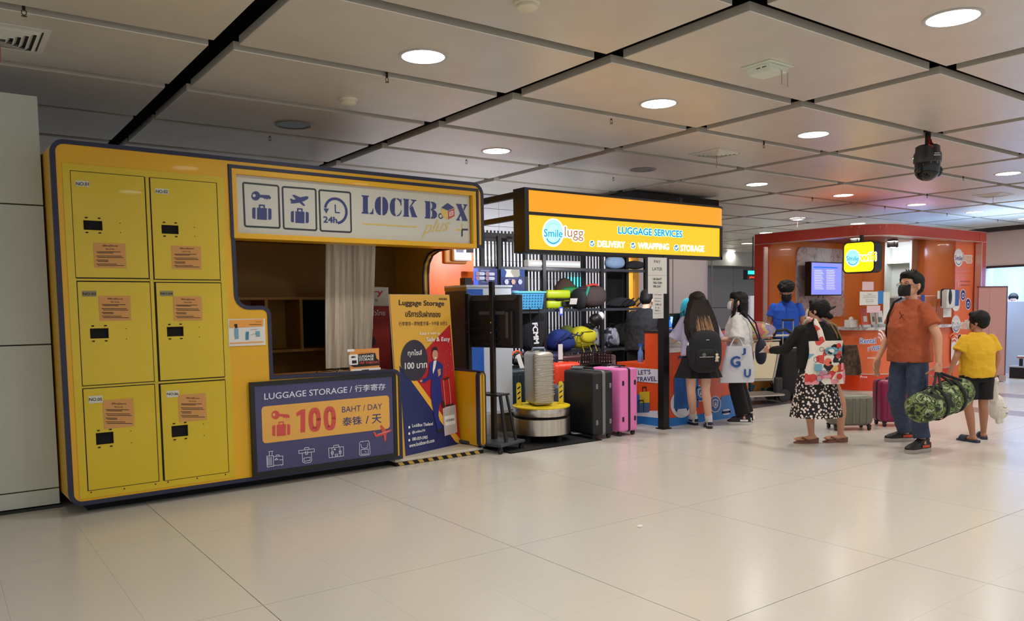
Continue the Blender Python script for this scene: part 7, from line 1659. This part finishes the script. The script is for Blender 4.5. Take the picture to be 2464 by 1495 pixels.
p.rrect('panel_print', TB, (205, 940), (310, 1035), .01, 1); p.rrect('panel_print', TK, (335, 1085), (440, 1135), .01, 1); p.circ('round_print', TR, (560, 1120), .03, 1); p.circ('round_print', TR, (545, 690), .025, 1); p.circ('round_print', TG, (500, 1010), .03, 1); p.circ('round_print', TR, (140, 1150), .02, 1)
p.rrect('panel_line', M_('tote_line', (70, 110, 140), .7), (235, 1035), (405, 1090), .002, 2, wd=.004); p.text('panel_lettering', MATS['tote_line'], 'WAIK MAIL', (250, 1080), (395, 1062), (250, 1050), 2)
p.arc('dark_print', INK, (270, 1140), .03, 0, 360, .004, 2); p.rrect('panel_print', TK, (580, 930), (615, 1030), .01, 1); p.done()
hb = thing('handbag', 'brown monogram shoulder handbag at the right side of the woman', 'bag', wm(wo) @ V(.33, .0, 0), WRZ)
mb = MB(); mb.loft([[V(hw*math.copysign(abs(math.cos(a))**.7, math.cos(a))+.02*(1-f)*.5, .055*math.sin(a)*(1.2-f*.5), z) for a in [2*PI*k/20 for k in range(20)]] for f, hw, z in ((0, .12, .70), (.2, .14, .72), (.6, .125, .86), (1, .095, 1.0))]); mb.build('bag_body', pattern('bag_monogram', [S(76, 56, 42), S(60, 44, 34), S(90, 68, 50)], 40, 'CELL'), hb, smooth=True)
b = MB(); b.tube([V(-.09, .0, .98), V(-.17, -.08, 1.12), V(-.26, -.13, 1.22), V(-.31, -.03, 1.29)], .009, 6); b.tube([V(-.04, .0, .98), V(-.12, -.06, 1.1), V(-.2, -.12, 1.2), V(-.28, -.02, 1.28)], .009, 6); b.build('strap', M_('strap_tan', (150, 124, 84), .7), hb, smooth=True)
t = thing('paper_sheet', 'folded white paper held in the left hand of the woman', 'paper', wm(wo) @ (D['wrL']+V(0, .09, .01)), WRZ+.5); MB().box((0, 0, .0), (.1, .002, .12), R(.9, 'X')).build('folded_sheet', PAPER, t)

# --- boy in yellow T-shirt
bp_ = V(8.40, 3.64, 0); BRZ = -.62
tm = thing('dummy', None, None, bp_, BRZ); Wi = wm(tm).inverted(); bpy.data.objects.remove(tm); WM.pop('dummy', None)
bs2 = 1.31/1.7
gl = Wi @ at(2298, 868, y=3.62); gl = gl/bs2; fl_, fr_ = Wi @ at(2340, 1064, z=0)/bs2, Wi @ at(2366, 1056, z=0)/bs2
boy, D, U, Hm, s = person('person', 'boy in yellow T-shirt and black shorts seen from behind holding the camouflage bag', bp_, BRZ, 1.31,
    dict(ankL=(fl_.x, fl_.y, .09), toeL=(fl_.x-.05, fl_.y+.15, .04), ankR=(fr_.x, fr_.y, .09), toeR=(fr_.x+.06, fr_.y+.15, .04), elL=(-.29, -.02, 1.12), wrL=(-.36, .0, .90), fdL=(-.1, .1, -1), elR=(.27, .0, 1.12), wrR=(.27, .06, .90)),
    SK3, 1.06, 0, 0, (.75, 0, 0), belly=.03, hands=((1.0, 1), (1.1, -1)), voxel=.006)
tshirt(boy, D, U, s, M_('shirt_yellow', (224, 176, 34), .85), 1.12, .86, .66, .03, .03, sleeve_r=.084, disp=.02)
shorts(boy, D, s, M_('shorts_black', (14, 14, 17), .9), w=1.1, kneef=.78)
for S_ in 'RL': sandal(boy, D, S_, s*1.2, M_('slide_navy', (44, 54, 76), .7), False, .01)
mask_(boy, Hm, s, MATS['mask_white'])
mb = cap_hair(Hm, s*1.04, back=.0); mb.sph((0, -.02*s, .14*s), (.096*s, .108*s, .10*s), 18, Hm); remesh(mb, 'hair', HB, boy, .006, 2, disp=(.03, .006))
# phone-like tablet seen over his shoulder
t = thing('printed_lanyard_case', 'black and white striped case held in front of the boy, showing past his shoulder', 'case', bp_+V(.16, .05, 1.035), .2); MB().rbox((.05, .0, .0), (.17, .02, .055), .01, 2, R(-.25, 'Y')).build('case_body', BLK, t); MB().box((.07, -.012, .0), (.07, .002, .035), R(-.25, 'Y')).build('striped_print', PAPER, t)
# white plush toy
pt_ = wm(boy) @ V(.30, .02, .42)
pt_ = at(2398, 985, y=3.72)
pl_ = thing('plush_toy', 'fluffy white plush toy hanging from the boy\'s right hand', 'plush toy', pt_, -.6)
FUR = M_('plush_white', (226, 220, 210), .95, bump=(90, .8), sheen=.5)
mb = MB(); mb.sph((-.02, 0, .04), (.10, .085, .12), 16); mb.sph((.02, 0, -.03), (.095, .08, .085), 16); mb.cone((.09, 0, .0), (.135, 0, .005), .02, .008, 8); mb.cone((-.0, -.03, -.09), (.0, -.03, -.15), .028, .02, 10); mb.sph((.04, -.02, -.125), .024, 10); hp_ = (wm(pl_).inverted() @ (wm(boy) @ (D['wrR']+V(0, 0, -.07)))); mb.cone((-.04, 0, .10), hp_, .05, .025, 10); mb.sph(hp_, .04, 10)
remesh(mb, 'plush_body', FUR, pl_, .006, 1, disp=(.012, .012))
b = MB(); b.tube([(.02, -.082, .03), (.04, -.086, .02), (.06, -.078, .03)], .004); b.tube([(.05, -.082, -.03), (.065, -.078, -.04), (.08, -.066, -.03)], .004); b.build('stitched_face', M_('stitch_grey', (150, 140, 130), .8), pl_)

# --- girl with very long hair and black backpack
gp_ = V(6.97, 5.98, 0); GRZ = -.55
tm = thing('dummy', None, None, gp_, GRZ); Wi = wm(tm).inverted(); bpy.data.objects.remove(tm); WM.pop('dummy', None)
k_ = 1.7/1.565; fl_, fr_ = (Wi @ at(1668, 1022, z=0))*k_, (Wi @ at(1706, 1030, z=0))*k_
g1, D, U, Hm, s = person('person', 'girl with very long brown hair and black skirt leaning at the orange desk', gp_, GRZ, 1.565,
    dict(ankL=(fl_.x, fl_.y, .09), toeL=(fl_.x-.03, fl_.y+.15, .03), ankR=(fr_.x, fr_.y, .09), toeR=(fr_.x+.03, fr_.y+.15, .03), kneeL=(-.09, .0, .49), kneeR=(.09, 0, .49), elL=(-.27, .08, 1.12), wrL=(-.20, .28, 1.14), fdL=(.2, 1, 0), elR=(.27, .08, 1.12), wrR=(.20, .28, 1.14), fdR=(-.2, 1, 0), nR=(0, 0, -1), nL=(0, 0, -1)),
    SK1, 1.0, .10, 0, (0, -.15, 0), hands=((.4, 1), (.4, -1)))
tshirt(g1, D, U, s, M_('shirt_lavender', (176, 172, 200), .8), 1.1, .92, .98, 0, .03, sleeve_r=.085, disp=.015)
mb = MB(); rs = []
for i in range(8):
    f = i/7; z = (1.0-.34*f); rs.append([V((.16+.12*f)*(1+.07*f*math.sin(14*a))*math.cos(a), (.12+.10*f)*(1+.07*f*math.sin(14*a+1))*math.sin(a), z)*s for a in [2*PI*k/70 for k in range(70)]])
mb.loft(rs); mb.build('skirt', M_('skirt_black', (15, 15, 17), .9), g1, smooth=True)
for S_ in 'RL':
    sneaker(g1, D, S_, s*1.05, M_('shoe_white_black', (200, 200, 202), .6), BKS, M_('shoe_black', (0, 0, 0)))
    mb = MB(); mb.cone(D['ank'+S_]+V(0, 0, .0), D['ank'+S_].lerp(D['knee'+S_], .22), .045*s, .048*s, 14); mb.build('sock', M_('sock_white', (224, 216, 216), .8), g1, smooth=True)
mb = cap_hair(Hm, s, fringe=True); rs = []
for f, rx, ry, cy in ((0, .085, .09, -.02), (.12, .115, .09, -.04), (.3, .15, .08, -.085), (.55, .185, .075, -.13), (.8, .185, .07, -.17), (1.0, .15, .04, -.19)):
    rs.append([Hm @ (V(rx*math.cos(a), cy+ry*math.sin(a), .16-.46*f)*s) for a in [2*PI*k/22 for k in range(22)]])
mb.loft(rs); remesh(mb, 'hair', HBR, g1, .008, 3, disp=(.03, .012))
random.seed(11); b1, b2 = MB(), MB()
for k in range(170):
    x = random.uniform(-.17, .17); e = random.uniform(.6, .80); yb = -.185-.065*math.sqrt(max(0, 1-(x/.19)**2))
    P_ = [Hm @ (V(x*.45, -.125, .14)*s), Hm @ (V(x*.75, -.165, .0)*s), Hm @ (V(x*.95, yb-.03, -.15)*s), Hm @ (V(x*.9+random.uniform(-.02, .02), -.35, .30-e)*s)]
    b1.tube(P_[:3], [.006, .008, .006], 5)
    if abs(x) < .10: q1 = random.uniform(.1, 1); b2.tube([P_[1].lerp(P_[2], q1)+V(0, -.012, 0), P_[2].lerp(P_[3], .25+.2*q1)+V(0, -.03, 0), P_[3]+V(0, -.015, random.uniform(-.04, .05))], [.001, .006, .001], 5)
    else: b1.tube([P_[2], P_[3]], [.006, .002], 5)
b1.build('hair_strands', HBR, g1, smooth=True); b2.build('blond_strands', HTIP, g1, smooth=True)
bpk = thing('backpack', 'large black backpack with a small cream figure charm worn by the long-haired girl', 'backpack', gp_, GRZ)
def BV(x, y, z): return V(x, y, z)*s
mb = blob((0, -.24*s, .99*s), (.20*s, .11*s, .26*s), 3.0, 24, 14, .02, 61); sub(mb.build('body', FK, bpk, smooth=True))
sub(blob((.0, -.338*s, .90*s), (.15*s, .05*s, .13*s), 3.2, 20, 10, .02, 62).build('front_pocket', M_('pocket_black', (22, 22, 26), .85), bpk, smooth=True))
for e in (-1, 1): b = MB(); b.tube([BV(e*.10, -.15, 1.2), BV(e*.11, -.05, 1.40), BV(e*.12, .08, 1.38), BV(e*.13, .12, 1.2), BV(e*.15, -.02, .95), BV(e*.14, -.15, .86)], .016, 6); b.build('shoulder_strap', st, bpk, smooth=True)
b = MB(); b.rbox((0, -.352*s, 1.13*s), (.035, .004, .008), .001, 1); b.rbox((-.02, -.389*s, .93*s), (.16, .004, .006), .001, 1); b.build('white_print', LGREY, bpk)
b = MB(); b.sph((-.05, -.388*s, .955*s), (.022, .006, .022), 12); b.build('round_badge', M_('badge_grey', (90, 100, 98), .5), bpk)
b = MB(); b.sph((.09, -.392*s, .955*s), (.017, .012, .016), 10); b.sph((.09, -.392*s, .915*s), (.018, .012, .026), 10); b.sph((.108, -.392*s, .925*s), (.012, .01, .01), 8); b.sph((.08, -.392*s, .885*s), (.009, .009, .014), 8); b.sph((.10, -.392*s, .885*s), (.009, .009, .014), 8); b.build('figure_charm', M_('charm_cream', (216, 200, 176), .8), bpk, smooth=True)
b = MB(); b.tube([V(.09, -.392*s, .97*s), V(.08, -.365*s, 1.02*s), V(.07, -.35*s, 1.05*s)], .003); b.build('charm_cord', DK, bpk)
b = MB(); b.lathe((-.185*s, -.22*s, .90*s), [(.03, 0), (.032, .12), (.02, .15)], 12); b.build('side_bottle', BLK, bpk, smooth=True); b = MB(); b.lathe((-.185*s, -.22*s, .9*s+.151), [(.018, 0), (.018, .03)], 12); b.build('bottle_cap', WHT, bpk)
# teal backpack standing on the desk
tb_ = thing('backpack', 'teal backpack standing on the service desk left of the long-haired girl', 'backpack', (at(1662, 780, y=6.5).x, 6.54, 1.125), -.2)
sub(blob((0, 0, .19), (.10, .09, .19), 2.6, lump=.05, seed=70).build('body', fab('fabric_teal', (24, 140, 160)), tb_, smooth=True))
b = MB(); b.tube([(-.09, -.04, .05), (-.15, -.05, .12), (-.14, -.04, .2), (-.08, -.03, .24)], .012, 6); b.tube([(-.05, -.09, .05), (-.055, -.1, .2), (-.03, -.08, .35)], .014, 6); b.build('straps', M_('strap_darkteal', (14, 70, 84), .8), tb_, smooth=True)

# --- girl in white T-shirt, side view
hp = V(7.74, 6.02, 0); HRZ = .62
tm = thing('dummy', None, None, hp, HRZ); Wi = wm(tm).inverted(); bpy.data.objects.remove(tm); WM.pop('dummy', None)
fl_, fr_ = (Wi @ at(1780, 1012, z=0))*k_, (Wi @ at(1788, 1006, z=0))*k_
g2, D, U, Hm, s = person('person', 'girl in oversized white T-shirt and black trousers with black bob and white mask', hp, HRZ, 1.565,
    dict(ankL=(-.09, -.07, .09), toeL=(-.1, .10, .03), ankR=(.10, -.10, .09), toeR=(.13, .06, .03), kneeL=(-.09, .03, .49), kneeR=(.09, .0, .49), elL=(-.25, .02, 1.10), wrL=(-.15, .25, 1.10), fdL=(.3, 1, .15), nL=(0, 0, 1), elR=(.25, .02, 1.10), wrR=(.12, .25, 1.10), fdR=(-.3, 1, .1), nR=(0, 0, 1)),
    SK1, 1.0, .04, 0, (.1, -.12, 0), hands=((.7, 1), (.7, -1)))
tshirt(g2, D, U, s, M_('shirt_white', (214, 212, 212), .85), 1.18, .74, .98, .02, .04, sleeve_r=.105, disp=.02, flare=.01)
trousers(g2, D, s, M_('trousers_black', (15, 15, 17), .9), .95, 1.0, (.105, .095, .095), upto=.95)
for S_ in 'RL': sneaker(g2, D, S_, s*1.1, BKS, M_('sole_white', (206, 206, 204), .6), WHT)
mask_(g2, Hm, s, M_('mask_bluewhite', (226, 226, 234), .8))
mb = cap_hair(Hm, s, fringe=True); mb.sph((0, .055*s, .165*s), (.072*s, .04*s, .036*s), 12, Hm); rs = []
for f, rx, ry, cy in ((0, .086, .088, -.02), (.15, .092, .075, -.045), (.4, .10, .065, -.06), (.75, .10, .055, -.065), (1.0, .07, .03, -.07)): rs.append([Hm @ (V(rx*math.cos(a), cy+ry*math.sin(a), .16-.36*f)*s) for a in [2*PI*k/20 for k in range(20)]])
mb.loft(rs); 
for e in (-1, 1): mb.tube([Hm @ (V(e*.08, .03, .13)*s), Hm @ (V(e*.092, .03, .02)*s), Hm @ (V(e*.09, .05, -.10)*s), Hm @ (V(e*.08, .07, -.19)*s)], [.02*s, .024*s, .022*s, .008*s], 8)
remesh(mb, 'hair', HB, g2, .008, 2, disp=(.03, .01))
t = thing('mobile_phone', 'phone held in both hands by the girl in the white T-shirt', 'phone', wm(g2) @ ((D['wrL']+D['wrR'])/2+V(0, .1, .03)), HRZ); MB().rbox((0, 0, 0), (.07, .008, .14), .004, 2, R(.8, 'X')).build('phone_body', M_('phone_grey', (70, 60, 60), .3), t)
bg = thing('shopping_bag', 'white plastic shopping bag with blue letters G U beside the white-shirted girl', 'bag', Vector((at(1772, 880, y=5.86).x, 5.86, 0)), -.60)
PLB = M_('bag_white_plastic', (206, 208, 218), .35, bump=(9, .6))
mb = MB(); mb.loft([[V(hw*math.copysign(abs(math.cos(a))**.5, math.cos(a))+.03*f, .04*math.sin(a)*(1-.5*f)-.01, z) for a in [2*PI*k/24 for k in range(24)]] for f, hw, z in ((0, .20, .52), (.1, .205, .55), (.5, .18, .75), (1, .14, .94))]); bo = mb.build('bag_body', PLB, bg, smooth=True)
b = MB(); b.tube([V(-.08, 0, .93), V(-.03, .01, 1.02), V(.0, .0, 1.045), V(.04, .0, 1.02), V(.08, 0, .93)], .008, 6); b.build('handles', PLB, bg)
Pg = Plane(wm(bg) @ V(0, -.056, 0), (math.cos(-.60), math.sin(-.60), 0)); M_g = Pg.M(); p = Print(Pg, bo)
BGB = M_('bag_letter_blue', (44, 84, 150), .5)
p.text('bag_lettering', BGB, 'G', (-.09, .70), (.03, .70), (-.09, .83), 3, bold=.05, raw=True); p.text('bag_lettering', BGB, 'U', (.07, .58), (.15, .58), (.07, .68), 3, bold=.05, raw=True); p.text('bag_lettering', BGB, 'J', (.04, .84), (.09, .84), (.04, .92), 3, bold=.05, raw=True); p.done()
t = thing('shoulder_bag', 'dark navy shoulder bag behind the girl in the white T-shirt', 'bag', wm(g2) @ V(-.02, -.25, 0), HRZ)
sub(blob((0, 0, .86), (.13, .07, .15), 2.4, lump=.03, seed=80).build('bag_body', M_('bag_navy', (22, 24, 44), .8), t, smooth=True)); b = MB(); b.tube([V(-.05, .0, .95), V(-.12, .08, 1.15), V(-.13, .2, 1.34), V(-.12, .3, 1.25)], .009, 6); b.tube([V(.0, 0, .98), V(-.06, .06, 1.2), V(-.1, .2, 1.35)], .009, 6); b.build('strap', M_('bag_navy', (0, 0, 0)), t, smooth=True)

# --- staff in blue polo
stf, D, U, Hm, s = person('person', 'staff member in royal blue polo shirt with curly hair and black mask by the booth', (10.50, 7.30, 0), 2.2, 1.73, dict(elR=(.235, -.02, 1.12), elL=(-.235, -.02, 1.12), wrR=(.24, .03, .88), wrL=(-.24, .03, .88)), SK3, 1.08, 0, 0, (0, .35, 0), hands=((.4, 1), (.4, -1)), voxel=.008)
POLO = M_('polo_blue', (30, 82, 190), .8)
po = tshirt(stf, D, U, s, POLO, 1.04, .88, .6, 0, .020, sleeve_r=.074, disp=.012); trousers(stf, D, s, M_('trousers_black', (0, 0, 0)), .95)
b = MB(); b.tube([V(-.05, .06, 1.45)*s, V(-.03, .10, 1.40)*s, V(0, .115, 1.38)*s], .012, 6); b.tube([V(.05, .06, 1.45)*s, V(.03, .10, 1.40)*s, V(0, .115, 1.38)*s], .012, 6); b.build('collar', M_('collar_blue', (24, 66, 160), .8), stf, smooth=True)
b = MB(); b.box((0, .134*s, 1.31*s), (.012, .004, .13)); b.build('placket', MATS['collar_blue'], stf)
for S_ in 'RL': sneaker(stf, D, S_, s, BKS, BKS)
mask_(stf, Hm, s, MATS['mask_black'])
mb = cap_hair(Hm, s); mb.sph((0, -.01*s, .17*s), (.105*s, .108*s, .085*s), 18, Hm); random.seed(5)
for k in range(60):
    a, e = random.uniform(0, 2*PI), random.uniform(.1, 1.3); mb.sph((.10*s*math.cos(a)*math.cos(e), -.01*s+.10*s*math.sin(a)*math.cos(e), .17*s+.082*s*math.sin(e)), .02*s, 6, Hm)
remesh(mb, 'hair', HB, stf, .008, 1)
# --- clerk in dark jacket and cap behind the desk
clk, D, U, Hm, s = person('person', 'clerk in dark hooded jacket and black cap behind the papered post', (7.50, 7.38, 0), -1.25, 1.64, dict(elR=(.28, .05, 1.14), wrR=(.2, .3, 1.02), fdR=(-.2, 1, 0), elL=(-.28, .12, 1.16), wrL=(-.15, .36, 1.10), fdL=(.1, 1, 0), nL=(0, 0, -1), nR=(0, 0, -1)), SK1, 1.1, .22, 0, (0, .2, 0), hands=((.4, 1), (.4, -1)), voxel=.008)
tshirt(clk, D, U, s, M_('jacket_black', (24, 24, 30), .8), 1.18, .84, .9, .02, .04, long_=True, disp=.02, name='jacket'); trousers(clk, D, s, M_('trousers_black', (0, 0, 0)), .95)
for S_ in 'RL': sneaker(clk, D, S_, s, BKS, BKS)
mb = cap_hair(Hm, s); remesh(mb, 'hair', HB, clk, .008, 2)
mb = MB(); mb.sph((0, -.01*s, .165*s), (.092*s, .105*s, .075*s), 18, Hm); mb.sph((0, .10*s, .16*s), (.06*s, .07*s, .01*s), 12, Hm); remesh(mb, 'cap', BLKM, clk, .007, 2); mask_(clk, Hm, s, M_('mask_bluewhite', (0, 0, 0)))
# --- clerk behind the white counter, far right
ck = at(2438, 745, x=17.9)
fk, D, U, Hm, s = person('person', 'dark-haired clerk seated behind the white counter, only the head in view', (17.9, ck.y, 0), 1.9, 1.55, {}, SK1, 1.0, 0, 0, (0, .3, 0), hands=((.4, 1), (.4, -1)), voxel=.012)
tshirt(fk, D, U, s, M_('shirt_white', (0, 0, 0)), 1.0); trousers(fk, D, s, M_('trousers_black', (0, 0, 0)), .95)
mb = cap_hair(Hm, s*1.05); remesh(mb, 'hair', HB, fk, .01, 2); mask_(fk, Hm, s, M_('mask_bluewhite', (0, 0, 0)))
